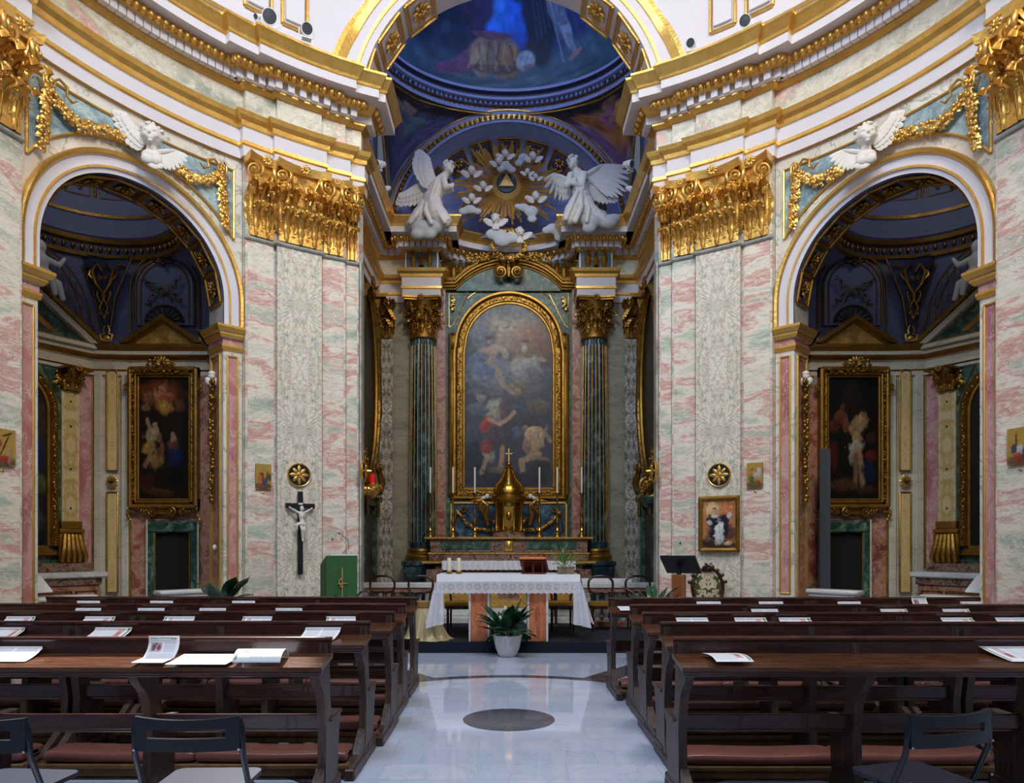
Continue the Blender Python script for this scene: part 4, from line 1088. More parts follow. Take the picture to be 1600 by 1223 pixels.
for SIDE in (0,1):
    S=lr()
    T=thing('fluted_column','dark blue-green fluted column with gilt fillets %s of the altarpiece'%('right' if SIDE else 'left'),'column',(-1.78,14.86,0))
    mb=MB(); mb.bbox(-.36,.36,-.36,.14,.15,1.12,.01); mb.bbox(-.40,.40,-.40,.14,1.12,1.22,.02); mb.bbox(-.38,.38,-.38,.14,.15,.35,.01); mb.build('pedestal',MT['dark_blue_green'],T)
    mb=MB(); mb.lathe([(.36,1.22),(.36,1.28),(.37,1.31),(.35,1.35),(.31,1.37),(.31,1.41),(.33,1.43),(.32,1.47),(.28,1.49)],32); mb.build('base',MT['gold_dark'],T)
    fluted(T,.275,1.49,5.78,MT['dark_blue_green'],MT['gold'])
    mb=MB(); mb.lathe([(.245,5.78),(.28,5.79),(.29,5.82),(.28,5.85),(.245,5.86)],32); mb.build('astragal',MT['gold_dark'],T)
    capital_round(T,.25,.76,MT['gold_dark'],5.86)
    # back pilaster (mirrored marble) and plain strips
    T=thing('marble_pilaster','dark veined mirrored-marble pilaster in the rear %s corner of the presbytery'%S,'pilaster',(-2.56,14.97,0))
    mb=MB(); mb.box(-.15,.13,-.03,.02,.15,5.86); mb.build('shaft',MT['grey_book'],T,smooth=0)
    capital_flat(T,.26,.74,MT['gold_dark']).location=(0,-.01,5.87)
    T=thing('marble_pilaster','mirrored-marble pilaster on the %s side wall of the presbytery'%S,'pilaster',(-2.72,14.68,0),90)
    mb=MB(); mb.box(-.28,.28,-.03,.02,.15,5.86); mb.build('shaft',MT['grey_book'],T,smooth=0)
    capital_flat(T,.5,.74,MT['gold_dark']).location=(0,-.01,5.87)
    mb=MB(); mb.box(-2.40,-2.16,14.985,15.0,.15,6.62,0); mb.box(-1.50,-1.33,14.97,15.0,.15,6.9,1); struct(mb.build('trim_33' if not SIDE else 'trim_34',[MT['white_beige_vein'],MT['red_breccia']],smooth=0))
    # marble skirting and door on side wall
    T=thing('side_door','dark door in a green marble surround on the %s side wall of the presbytery'%S,'door',(-2.74,13.75,0),90)
    mb=MB()
    for x0,x1,z0,z1 in ((-.62,-.45,.15,2.30),(.45,.62,.15,2.30),(-.62,.62,2.3,2.55)): mb.bbox(x0,x1,-.10,0,z0,z1,.012)
    mb.bbox(-.70,.70,-.2,0,2.55,2.66,.02); mb.build('surround',MT['verde'],T)
    mb=MB(); mb.bbox(-.45,.45,-.03,0,.15,2.3,.005); 
    for z in (.35,1.35): mb.bbox(-.33,.33,-.05,-.03,z,z+.8,.01)
    mb.build('door_leaf',MT['iron_bronze'],T)
    mb=MB(); 
    for s in (-1,1): mb.bbox(s*.56-.03,s*.56+.03,-.16,-.1,2.1,2.5,.02); spiral(mb,Matrix.Translation((s*.56,-.18,2.45)),.06,1.5,.3,s)
    mb.build('bracket',MT['gold_dark'],T)
    # oval picture above
    T=thing('oval_painting','dark oval painting in a wide gilt frame on the %s side wall of the presbytery'%S,'painting',(-2.72,13.45,0),90)
    cx_,cz,rx,rz=0,4.62,.82,1.62
    mb=MB(); mb.add([(rx*math.cos(R_(a)),-.03,cz+rz*math.sin(R_(a))) for a in range(0,360,8)],[tuple(range(45))]); mb.build('canvas',MT['dark_canvas'] if 'dark_canvas' in MT else plain('dark_canvas',W(60,52,40),.4,noise=(2.5,.8,W(24,22,20))),T,smooth=0)
    mb=MB(); ring=[((rx+.06)*math.cos(R_(a)),-.06,cz+(rz+.06)*math.sin(R_(a))) for a in range(0,360,8)]
    mb.tube(ring,.05,8,closed=True); mb.tube([(p[0]*1.11,-.10,cz+(p[2]-cz)*1.055) for p in ring],.055,8,closed=True)
    vine(mb,[(p[0]*1.05,-.1,cz+(p[2]-cz)*1.03) for p in ring],.05,150,.04,seed=4)
    mb.build('frame',MT['gold_dark'],T)
    mb=MB()
    for s in (-1,1):
        mb.tube([(s*.95,-.08,cz-1.1),(s*.98,-.12,cz-.4),(s*.90,-.12,cz+.5),(s*.72,-.14,cz+1.25),(s*.95,-.16,cz+1.32)],[.03,.045,.04,.05,.03],6)
        spiral(mb,Matrix.Translation((s*.9,-.14,cz+1.3)),.12,1.6,.28,s); spiral(mb,Matrix.Translation((s*.72,-.14,cz-1.55)),.14,1.6,.28,-s)
        mb.tube([(s*.66,-.12,cz-1.5),(s*.80,-.2,cz-1.85),(s*.62,-.2,cz-2.05)],[.05,.07,.04],6)
    flower(mb,Matrix.Translation((0,-.12,cz+1.78)),.2,9,.5)
    mb.build('carved_scroll',MT['gold_dark'],T)
    # gilded disc on the pier return
    T=thing('gilded_disc','gilt ring disc seen edge-on at the presbytery corner of the %s pier'%S,'disc',(-2.12,10.32,2.60),90)
    mb=MB(); mb.lathe([(.13,-.02),(.16,-.02),(.17,0),(.16,.02),(.13,.02)],24); 
    mb.T=Matrix.Rotation(R_(90),4,'X')
    m2=MB(); m2.T=Matrix.Rotation(R_(90),4,'X'); m2.lathe([(.155,0),(.165,.02),(.15,.04),(.135,.02),(.145,0)],28); m2.build('rim',MT['gold'],T)
    m2=MB(); m2.T=Matrix.Rotation(R_(90),4,'X'); m2.lathe([(.0,.008),(.15,.008)],28,caps=False); m2.build('plate',MT['black'],T)
    m2=MB(); flower(m2,Matrix.Translation((0,-.03,0)),.10,8,.5); m2.tube([(0,-.02,0),(0,-.14,0)],[.03,.015],8); m2.build('boss',MT['gold'],T)
    # altar rail
    T=thing('balustrade','low marble altar rail with squat balusters on the %s side'%S,'railing',(-1.9,12.25,.12))
    mb=MB(); mb.bbox(-.68,.68,-.13,.13,.68,.78,.02); mb.build('rail',MT['pale_marble'],T)
    mb=MB(); mb.bbox(-.66,.66,-.10,.10,.61,.68,.01); mb.bbox(-.66,.66,-.11,.11,0,.12,.01); mb.build('frieze_strip',MT['red_breccia'],T)
    mb=MB(); mb.bbox(.48,.68,-.12,.12,.12,.61,.01); mb.bbox(-.68,-.48,-.12,.12,.12,.61,.01); mb.build('post',MT['grey_marble'],T)
    for k in range(6):
        mb=MB(); x=-.38+k*.152; mb.lathe([(.05,.12),(.05,.16),(.03,.18),(.035,.22),(.055,.32),(.045,.40),(.025,.48),(.028,.52),(.045,.56),(.05,.61)],12,(x,0,0)); mb.build('baluster',MT['grey_marble'],T)
SIDE=0
# black retable wall behind the altarpiece: flat backing
mb=MB(); mb.box(-1.32,1.32,15.12,15.6,0,6.98); struct(mb.build('wall_retable',MT['verde'],smooth=0))
mb=MB(); 
mb.prism([(-1.1,6.9)]+[(1.5*math.sin(R_(a)),5.96+1.5*math.cos(R_(a))) for a in range(-47,48,4)]+[(1.1,6.9)],15.05,15.55)
struct(mb.build('wall_tympanum',MT['verde'],smooth=0))
# frieze above the altarpiece between the column blocks
mb=MB(); mb.add([(-1.44,15.14,6.98),(1.44,15.14,6.98),(1.44,15.14,7.56),(-1.44,15.14,7.56)],[(0,1,2,3)],0)
for i in range(10):
    pass
struct(mb.build('wall_frieze',MT['lapis'],smooth=0))
mb=MB()
PT=[(-1.44,6.98),(-1.12,6.98)]+[(1.5*math.sin(R_(a)),5.98+1.5*math.cos(R_(a))) for a in range(-46,47,4)]+[(1.12,6.98),(1.44,6.98)]
for dz,r,y in ((0,.03,15.02),(.055,.045,14.99),(.115,.03,14.96),(-.05,.018,15.04),(.16,.02,14.98)):
    mb.tube([(x,y,z+dz) for x,z in PT],r,8)
for i,(x,z) in enumerate(resample([(a,b) for a,b in PT],.085)): mb.ell((x,14.955,z+.085),(.03,.02,.02),6)
struct(mb.build('trim_35',MT['gold_dark'],smooth=60))
mb=MB()
for s in (-1,1):
    # gilt acanthus brackets on the blue frieze
    for x in (1.02,1.32):
        leaf(mb,Matrix.Translation((s*x,15.08,7.52))@Matrix.Rotation(math.pi,4,'Y'),.15,.42,.2,7,10)
    for x in (.86,1.17,1.40): leaf(mb,Matrix.Translation((s*x,15.10,7.10)),.17,.44,.15,7,8); mb.ell((s*x,15.05,7.46),(.07,.03,.05),8)
    for x in (1.62,1.95):     # on the column blocks
        leaf(mb,Matrix.Translation((s*(x if x<1.7 else x),14.585,7.20)),.14,.36,.15,7,8)
    leaf(mb,Matrix.Translation((s*1.78,14.585,7.53))@Matrix.Rotation(math.pi,4,'Y'),.13,.36,.25,7,8)
struct(mb.build('trim_36',MT['gold_dark'],smooth=60))
mb=MB()
for s in (-1,1): 
    a,b=sorted((s*1.47,s*2.09)); mb.box(a,b,14.60,14.63,7.18,7.53)
struct(mb.build('trim_37',MT['lapis'],smooth=0))
# gilt inlay lines on the green field around the frame
mb=MB()
for s in (-1,1):
    arc=[(s*(1.22*math.sin(R_(a))),15.11,5.98+1.02+ .0+ (1.22*math.cos(R_(a))-1.22)*.9+.22) for a in range(10,52,6)]
    mb.tube(arc,.010,5); mb.tube([(p[0],p[1],p[2]-.13) for p in arc],.010,5); mb.tube([arc[0],(arc[0][0],15.11,arc[0][2]-.13)],.01,5)
    tri=[(s*1.26,15.11,6.86),(s*1.26,15.11,6.15),(s*1.18,15.11,6.2),(s*.86,15.11,6.84)]
    mb.tube(tri,.010,5,closed=True)
    vine(mb,[(s*1.16,15.10,6.78),(s*1.2,15.10,6.5)],.06,18,.05,seed=2)
struct(mb.build('trim_38',MT['gold'],smooth=60))
# crowning scroll and wreath over the altarpiece
T=thing('scroll_keystone','gilded double scroll bracket on top of the altarpiece arch','ornament',(0,14.9,7.30))
mb=MB()
for s in (-1,1):
    spiral(mb,Matrix.Translation((s*.17,-.05,-.08)),.14,2.2,.24,s); mb.tube([(s*.10,-.05,.04),(s*.12,-.08,.16),(s*.2,-.09,.2)],[.05,.05,.04],8)
mb.build('scroll',MT['gold_dark'],T)
mb=MB(); leaf(mb,Matrix.Translation((0,-.04,-.18)),.2,.42,.2); mb.bbox(-.22,.22,-.12,.05,.16,.24,.02); mb.build('leaf',MT['gold_dark'],T)
T=thing('gilded_wreath','dark gilded leaf wreath hanging from the cornice above the altarpiece','wreath',(0,14.78,7.72))
mb=MB(); vine(mb,[(.33*math.cos(R_(a)),-.05,.29*math.sin(R_(a))) for a in range(0,361,15)],.055,190,.06,seed=8); mb.build('leaves',MT['gold_dark'],T,smooth=60)
for s in (-1,1):
    T=thing('gilded_spray','spray of gilded leaves on the frieze %s of the wreath'%('left' if s<0 else 'right'),'ornament',(s*.6,14.98,7.55))
    mb=MB(); vine(mb,[(-s*.22,-.05,.02),(0,-.06,.0),(s*.3,-.04,-.05)],.05,90,.085,seed=9); mb.build('leaves',MT['gold_dark'],T,smooth=60)

# ---- altarpiece
T=thing('altarpiece_painting','tall arched altarpiece with two seated figures on clouds above a tormented group','painting',(0,15.12,0))
cv=Canvas(150,330,(58,60,68),.16,21,7); E=cv.e; L=cv.l
E(.5,.86,.45,.13,(112,112,112),soft=.8); E(.5,.83,.30,.08,(158,140,116),soft=.9); E(.78,.80,.2,.10,(140,100,84),soft=.8); E(.86,.74,.12,.07,(112,76,64),soft=.7); E(.22,.80,.15,.08,(104,104,110),soft=.8)
L([(.45,.865),(.52,.872),(.58,.866)],.014,(110,104,100)); E(.52,.862,.02,.012,(190,180,160)); 
E(.3,.62,.26,.10,(112,116,132),soft=.6); E(.65,.6,.3,.10,(96,98,106),soft=.6); E(.5,.52,.4,.05,(92,92,98),soft=.7)
# left upper figure
E(.25,.70,.10,.055,(158,138,122),rot=15); E(.30,.73,.07,.05,(168,146,128),rot=-30); L([(.33,.76),(.44,.745),(.46,.72)],.035,(164,144,126)); E(.285,.795,.035,.022,(150,126,108)); E(.28,.812,.045,.014,(60,48,40)); E(.16,.70,.10,.04,(88,98,126),rot=20)
L([(.26,.67),(.38,.63),(.44,.555)],.035,(152,132,118)); E(.22,.64,.14,.035,(92,104,134),rot=-8); L([(.38,.63),(.36,.60)],.03,(146,126,112))
# right upper figure
E(.68,.70,.17,.06,(112,96,66),rot=4,soft=.3); E(.64,.65,.13,.06,(150,148,142),rot=-8); E(.76,.66,.10,.05,(140,140,136)); E(.68,.775,.035,.024,(146,118,98)); E(.68,.755,.03,.02,(170,164,156)); E(.68,.796,.045,.012,(98,84,64)); L([(.80,.70),(.90,.69)],.022,(160,140,122)); E(.66,.60,.15,.035,(118,118,120),rot=8); E(.80,.62,.12,.035,(98,100,104))
E(.58,.545,.12,.03,(118,104,84),rot=12); L([(.44,.55),(.56,.51)],.022,(154,132,112)); E(.60,.52,.04,.02,(150,124,104))
# lower
E(.5,.40,.45,.06,(66,68,78),soft=.7); E(.82,.44,.14,.04,(92,82,74),rot=-15); E(.18,.42,.14,.04,(86,90,100)); E(.15,.28,.12,.10,(62,66,76),soft=.6)
E(.33,.44,.09,.045,(150,146,132),rot=-35); E(.36,.38,.12,.05,(132,130,116),rot=-20,soft=.3); E(.20,.485,.05,.02,(140,128,116)); E(.27,.34,.085,.045,(150,58,52),rot=30); E(.37,.28,.13,.07,(74,60,74),rot=-10); E(.46,.40,.06,.06,(92,66,76),rot=25)
L([(.28,.37),(.40,.345),(.50,.375),(.56,.41)],.022,(168,140,116)); E(.27,.19,.06,.06,(134,134,124),rot=25); E(.24,.22,.08,.04,(128,52,48),rot=35)
L([(.26,.17),(.19,.08)],.024,(164,132,106)); L([(.43,.22),(.41,.09)],.026,(160,128,104)); E(.43,.08,.05,.012,(164,132,106))
E(.68,.33,.055,.022,(58,44,38)); E(.685,.32,.035,.022,(140,108,84)); E(.80,.27,.11,.07,(166,140,106),rot=-25,soft=.25); E(.76,.21,.09,.045,(158,132,98),rot=15); L([(.90,.31),(.97,.25)],.02,(140,116,92)); E(.70,.23,.05,.04,(120,96,86)); L([(.84,.18),(.64,.145),(.66,.06)],.03,(160,136,104)); L([(.66,.07),(.70,.04)],.022,(150,126,96)); L([(.80,.16),(.92,.15)],.03,(130,110,84)); E(.6,.3,.06,.04,(72,84,104))
E(.5,.045,.5,.045,(40,42,52),soft=.4); E(.42,.095,.12,.02,(96,84,70)); E(.1,.16,.12,.08,(40,42,54),soft=.5); E(.85,.1,.12,.06,(44,40,42),soft=.5)
zt=6.64; cv.gain=1.0
picture(cv,'canvas',-.94,.94,2.76,zt+.02,-.02,T,clip=lambda p:p[2]<5.75 or (p[0]**2+(p[2]-5.74)**2)<.93**2)
mb=MB(); pth=[(-.93,2.76,-1,0)]+archpath(.90,5.74,None,40)+[(.93,2.76,1,0)]
pth[1]=(-.93,5.6,-1,0); pth[-2]=(.93,5.6,1,0)
g=lambda s,h,o=0.0:(s,-o,h)
FR=[(-.01,.02),(0,.05),(.03,.05),(.05,.08),(.06,.08),(.07,.06),(.15,.06),(.16,.09),(.19,.13),(.23,.13),(.25,.08),(.25,0)]
archsweep(mb,g,[(s,h,ns,nh) for s,h,ns,nh in pth],FR)
for n0,o0,n1,o1 in ((a[0],a[1],b[0],b[1]) for a,b in zip(FR[:-1],FR[1:])):
    mb.add([(-.93-n0,-o0,2.76-n0),(.93+n0,-o0,2.76-n0),(.93+n1,-o1,2.76-n1),(-.93-n1,-o1,2.76-n1)],[(0,1,2,3)])
    for s in (-1,1): mb.add([(s*(.93+n0),-o0,2.76-n0),(s*(.93+n0),-o0,2.77),(s*(.93+n1),-o1,2.77),(s*(.93+n1),-o1,2.76-n1)],[(0,1,2,3)])
for s in (-1,1):
    mb.tube([(s*1.24,-.06,2.6),(s*1.24,-.06,5.98),(s*1.15,-.06,6.0)],.035,6); mb.bbox(min(s*1.02,s*1.26),max(s*1.02,s*1.26),-.07,0,5.70,5.98,.01)
    mb.bbox(min(s*1.12,s*1.25),max(s*1.12,s*1.25),-.03,0,2.5,5.95,.005)
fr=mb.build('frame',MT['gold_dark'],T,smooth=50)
mb=MB()
vine(mb,[(1.01*math.cos(R_(a)),-.07,5.74+1.01*math.sin(R_(a))) for a in range(0,181,6)],.035,150,.03,seed=7,berries=.35)
mb.build('carving',MT['gold_dark'],fr,smooth=60)
for q,sd,n_ in (([(-1.0,-.07,2.65),(1.0,-.07,2.65)],8,100),([(-1.04,-.07,2.6),(-1.04,-.07,5.6)],6,150),([(1.04,-.07,2.6),(1.04,-.07,5.6)],6,150)):
    mb=MB(); vine(mb,q,.035,n_,.03,seed=sd,berries=.35); mb.build('carving',MT['gold_dark'],fr,smooth=60)
# lapis panel with festoons below
T=thing('lapis_panel','deep blue stone panel with gilded festoons behind the tabernacle','panel',(0,15.10,2.07))
mb=MB(); mb.box(-1.2,1.2,-.03,.02,-.36,.36); mb.build('slab',MT['lapis'],T,smooth=0)
mb=MB(); 
for x0,x1,z0,z1 in ((-1.24,1.24,.34,.40),(-1.24,1.24,-.40,-.34),(-1.24,-1.18,-.4,.4),(1.18,1.24,-.4,.4)): mb.bbox(x0,x1,-.07,0,z0,z1,.015)
mb.build('frame',MT['gold'],T)
mb=MB()
for s in (-1,1):
    vine(mb,[(s*1.1,-.08,.2),(s*.9,-.08,-.05),(s*.65,-.08,-.2),(s*.3,-.08,-.22)],.05,80,.03,seed=12)
    vine(mb,[(s*.62,-.08,.33),(s*.55,-.08,.12),(s*.3,-.08,-.05)],.05,60,.03,seed=14); mb.tube([(s*1.05,-.06,-.3),(s*1.15,-.06,-.2),(s*1.1,-.06,.15),(s*.95,-.06,.24),(s*.85,-.06,.1)],.018,6)
    for a in range(7): mb.ell((s*(.95+.05*math.cos(a)),-.08,.22+.05*math.sin(a)),.025,6)
mb.build('festoon',MT['gold_dark'],T,smooth=60)

# ---- high altar
T=thing('high_altar','high altar of purple breccia with green panels and gilt ledges','altar',(0,14.35,0.12))
mb=MB(); mb.bbox(-1.45,1.45,-.3,.4,0,1.02,.01); mb.bbox(-1.62,-1.3,-.34,.4,0,.95,.01); mb.bbox(1.3,1.62,-.34,.4,0,.95,.01); mb.build('body',MT['purple_breccia'],T)
mb=MB(); mb.bbox(-1.70,1.70,-.42,.42,1.06,1.11,.012); mb.build('mensa',MT['yellow_inlay'],T)
mb=MB(); mb.bbox(-1.58,1.58,-.26,.42,1.11,1.24,.01); mb.bbox(-1.56,1.56,-.22,.42,1.28,1.54,.01)
mb.build('gradine',MT['purple_breccia'],T)
mb=MB(); mb.bbox(-1.60,1.60,-.28,.42,1.24,1.28,.01); mb.bbox(-1.67,1.67,-.30,.42,1.54,1.585,.012); mb.build('gilt_ledge',MT['yellow_inlay'],T)
for s in (-1,1):
    mb=MB(); mb.bbox(min(s*.36,s*1.34),max(s*.36,s*1.34),-.235,-.2,1.34,1.49,.006); mb.build('green_panel',MT['verde'],T)
    mb=MB(); mb.bbox(min(s*.2,s*1.28),max(s*.2,s*1.28),-.315,-.29,.2,.9,.006); mb.build('front_panel',MT['yellow_inlay'],T)
mb=MB(); mb.bbox(-.09,.09,-.255,-.2,1.29,1.53,.03); mb.ell((0,-.26,1.42),(.06,.02,.09),10); mb.build('gilt_door',MT['gold'],T)
mb=MB(); mb.lathe([(.3,0),(.33,.05),(.3,.1)],24,(0,-.32,.9),sy=.3,a0=180,a1=360); mb.build('front_boss',MT['verde'],T)
# steps in front of the altar
T=thing('altar_steps','three cream marble steps leading up to the high altar','steps',(0,13.5,0))
for k in range(3):
    mb=MB(); mb.bbox(-1.75+.1*k,1.75-.1*k,-.75+.28*k,.5,.12+.13*k,.25+.13*k,.015); mb.build('step',MT['pale_marble'] if k<2 else MT['yellow_inlay'],T)
# lace cloth on the high altar
t=NT('lace'); v=t.coord(); vo=t.n('ShaderNodeTexVoronoi'); vo.inputs['Scale'].default_value=70; t.link(v,vo.inputs['Vector'])
wv=t.n('ShaderNodeTexWave'); wv.inputs['Scale'].default_value=3.2; wv.inputs['Distortion'].default_value=6; wv.inputs['Detail'].default_value=2; t.link(v,wv.inputs['Vector'])
al=t.math('MAXIMUM',t.math('GREATER_THAN',vo.outputs['Distance'],.36),t.math('GREATER_THAN',wv.outputs['Fac'],.45)); al2=t.math('MULTIPLY_ADD',al,.5,.5)
t.set(W(236,236,244),.8,0,.2); t.link(al2,t.b.inputs['Alpha'])
plain('linen_white',W(238,238,246),.8,0,.2,(4,.2,W(220,222,234)),(300,.1,.001))
T=thing('altar_cloth','long lace cloth spread over the high altar behind the free-standing table','cloth',(0,13.95,1.245))
mb=MB(); mb.grid(lambda a,b:(-1.3+2.6*a,-.04+.3*b,-.006+.004*math.sin(a*40)),40,4); mb.build('top',MT['linen_white'],T)
mb=MB(); mb.grid(lambda a,b:(-1.3+2.6*a,-.045-.012*math.sin(a*70)*b,-.005-.17*b-(.012*abs(math.sin(a*75)) if b>.95 else 0)),160,5); mb.build('lace_edge',MT['lace'],T)

# tabernacle
T=thing('tabernacle','brass domed tabernacle topped with a cross on the high altar','tabernacle',(0,14.45,1.70))
mb=MB(); mb.lathe([(.34,0),(.34,.03),(.32,.05),(.32,.10)],24); mb.build('plinth',MT['purple_breccia'],T)
mb=MB(); mb.lathe([(.31,.10),(.31,.13),(.28,.15),(.25,.17),(.25,.70),(.27,.72),(.27,.74)],32)
for k in range(8):
    a=R_(22.5+45*k); mb.lathe([(.035,.14),(.035,.18),(.026,.20),(.024,.62),(.034,.66),(.038,.70)],10,(.27*math.cos(a),.27*math.sin(a),0))
mb.build('body',MT['brass'],T)
mb=MB(); mb.lathe([(.31,.70),(.33,.73),(.33,.75),(.37,.79),(.37,.82),(.33,.83),(.29,.83),(.29,.87),(.31,.88),(.31,.90)],32); mb.build('cornice',MT['brass'],T)
mb=MB(); prof=[(.30,.90),(.29,.98),(.26,1.06),(.20,1.12),(.15,1.20),(.11,1.30),(.07,1.38),(.09,1.40),(.06,1.43)]; mb.lathe(prof,32)
for k in range(8):
    a=R_(22.5+45*k); mb.tube([(r*1.03*math.cos(a),r*1.03*math.sin(a),z) for r,z in prof[:7]],.016,6)
    mb.ell((.31*math.cos(a),.31*math.sin(a),.94),(.03,.03,.05),8)
dm=mb.build('dome',MT['brass'],T)
mb=MB(); mb.ell((0,0,1.48),.055,12); mb.build('orb',MT['brass'],dm)
mb=MB(); mb.bbox(-.012,.012,-.012,.012,1.52,1.80,.003); mb.bbox(-.07,.07,-.012,.012,1.68,1.705,.003)
for p in ((-.075,0,1.692),(.075,0,1.692),(0,0,1.80)): mb.ell(p,.018,8)
mb.build('cross',MT['gold'],T)
mb=MB(); mb.bbox(-.10,.10,-.275,-.24,.2,.62,.02); mb.ell((0,-.28,.42),(.05,.02,.09),10); mb.build('door',MT['brass'],T)
for s in (-1,1):
    T=thing('carved_angel_scroll','gilded side scroll with a small white cherub %s of the tabernacle'%('left' if s<0 else 'right'),'ornament',(s*.42,14.6,2.3))
    mb=MB(); mb.tube([(0,0,-.35),(s*.06,0,-.15),(s*.02,0,.05),(s*.15,0,.16),(s*.35,0,.14)],[.035,.05,.05,.045,.02],8); spiral(mb,Matrix.Translation((s*.12,-.04,.05)),.1,1.5,.3,s); mb.build('scroll',MT['gold_dark'],T)
    mb=MB(); mb.ell((s*.02,-.05,.24),(.05,.05,.055),10); mb.ell((s*.09,-.03,.21),(.07,.04,.04),8,rot=(0,20*s,0)); mb.build('cherub_head',MT['stucco'],T)
# candlesticks
def candlestick(x,label,hh=1.0):
    T=thing('candlestick',label,'candlestick',(x,14.22,1.705),group='tall brass candlesticks on the high altar')
    mb=MB(); mb.lathe([(.085,0),(.085,.02),(.07,.04),(.035,.07),(.03,.10),(.045,.13),(.03,.17),(.022,.20),(.035,.26),(.04,.30),(.025,.36),(.018,.42),(.028,.46),(.018,.50),(.016,.70),(.024,.74),(.018,.78),(.02,.82),(.055,.86),(.062,.875),(.03,.88)],18); mb.build('stick',MT['brass'],T)
    mb=MB(); mb.lathe([(.018,.88),(.018,1.38),(.012,1.39)],12); mb.build('candle',MT['candle'],T)
    return T
plain('candle',W(228,220,200),.45,0,.4)
for x,l in ((-1.56,'outermost tall candlestick on the left of the high altar'),(-1.11,'second candlestick from the left, in front of the gilt frame edge'),(-.675,'candlestick nearest the tabernacle on its left'),(.61,'candlestick nearest the tabernacle on its right'),(.965,'second candlestick from the right, in front of the gilt frame edge'),(1.45,'outermost tall candlestick on the right of the high altar')):
    candlestick(x,l)
# sanctuary lamp
T=thing('sanctuary_lamp','gilded bracket lamp with a red glass on the left presbytery wall','lamp',(-2.42,12.7,2.55))
mb=MB(); mb.lathe([(.02,-.18),(.07,-.14),(.14,-.04),(.15,.02),(.08,.06),(.04,.1)],16); mb.build('bowl',MT['gold'],T)
mb=MB(); mb.tube([(-.32,0,.1),(-.2,0,-.05),(0,0,-.16)],.03,8); vine(mb,[(-.25,-.05,0),(0,-.1,-.05),(.14,-.05,.06)],.06,40,.06,seed=5); mb.build('bracket',MT['gold'],T)
mb=MB(); mb.lathe([(.03,.1),(.045,.12),(.045,.24),(.03,.25)],14)
t=NT('red_glass'); t.set(W(170,20,16),.15,0,.5); t.b.inputs['Emission Color'].default_value=W(220,30,16); t.b.inputs['Emission Strength'].default_value=.5
mb.build('red_glass',MT['red_glass'],T)
T=thing('wall_bracket','gilded scroll bracket on a green base on the right presbytery wall','bracket',(2.46,12.7,2.5))
mb=MB(); mb.tube([(.25,0,.05),(.1,0,-.1),(-.1,0,-.14)],[.05,.05,.03],8); spiral(mb,Matrix.Translation((-.02,-.03,.1)),.13,1.8,.26,-1); vine(mb,[(.1,-.05,.25),(0,-.1,.1),(-.14,-.05,-.1)],.06,30,.05,seed=5); mb.build('scroll',MT['gold_dark'],T)
mb=MB(); mb.lathe([(.02,-.3),(.12,-.2),(.16,-.14),(.16,-.1)],14); mb.build('base',MT['verde'],T)
# ================================================================ side chapels
UX=Vector((-.839,.545,0)); VX=Vector((.545,.839,0)); MC=Vector((-4.4,8.46,0))
def ch(u,v,h=0): p=MC+UX*u+VX*v; return (p.x,p.y,h)
def sculpt(name,parts,parent,mat,voxel=.015,smooth=4,T=None):
    mb=MB()
    if T is not None: mb.T=T
    for p in parts:
        if p[0]=='e': mb.ell(p[1],p[2],14,rot=p[3] if len(p)>3 else None)
        elif p[0]=='c':
            a,b=Vector(p[1]),Vector(p[3]); n=max(2,int((b-a).length/max(.004,min(p[2],p[4]))*1.2)); n=min(n,14)
            for i in range(n+1):
                f=i/n; r=p[2]+(p[4]-p[2])*f; mb.ell(a.lerp(b,f),(r,r,r),10)
        elif p[0]=='p': # polyline of tapering radius
            q=p[1]
            for (a,ra),(b,rb) in zip(q[:-1],q[1:]):
                a,b=Vector(a),Vector(b); n=min(14,max(2,int((b-a).length/max(.004,min(ra,rb))*1.2)))
                for i in range(n+1):
                    f=i/n; r=ra+(rb-ra)*f; mb.ell(a.lerp(b,f),r,10)
    o=mb.build(name,mat,parent,smooth=180)
    m=o.modifiers.new('remesh','REMESH'); m.mode='VOXEL'; m.voxel_size=voxel; m.use_smooth_shade=True
    m=o.modifiers.new('smooth','SMOOTH'); m.factor=.5; m.iterations=smooth
    return o
def wing(mb,root,tip,chord,rows=3,n=9,thick=.02,side=1):
    # feathers fanned between root and tip, chord = direction in which they hang
    root=Vector(root); tip=Vector(tip); ch_=Vector(chord); ax=(tip-root); L=ax.length; axn=ax.normalized(); nn=axn.cross(ch_).normalized()
    for r in range(rows):
        for i in range(n):
            f=(i+.5)/n; ln=ch_.length*(1-.27*r)*(.75+.5*math.sin(math.pi*min(1,f*.9+.1)))*(1 if f<.75 else 1.1)
            d=(ch_.normalized()*(1-.6*f)+axn*(.2+.55*f*f)).normalized()
            p=root+ax*f*.92+nn*(thick*.7*r)*side
            c=p+d*ln*.45; s_=d.cross(nn).normalized()
            w=L/n*1.7
            k=[]; 
            for t,wd in ((-.5,.5),(-.2,1.0),(.2,1.0),(.42,.6),(.5,.05)):
                q=c+d*ln*t; k.append((q-s_*w*wd*.6,q+s_*w*wd*.6,q+nn*side*thick*.6))
            vs=[];fs=[]
            for a,b,m in k: vs+= [a,m,b,(a+b)/2-nn*side*thick*.5]
            for j in range(4):
                for x,y in ((0,1),(1,2),(2,3),(3,0)): fs.append((4*j+x,4*j+y,4*j+4+y,4*j+4+x))
            mb.add(vs,fs)
    mb.tube([root,root+ax*.5,tip],[thick*2.2,thick*2.0,thick*.6],8)
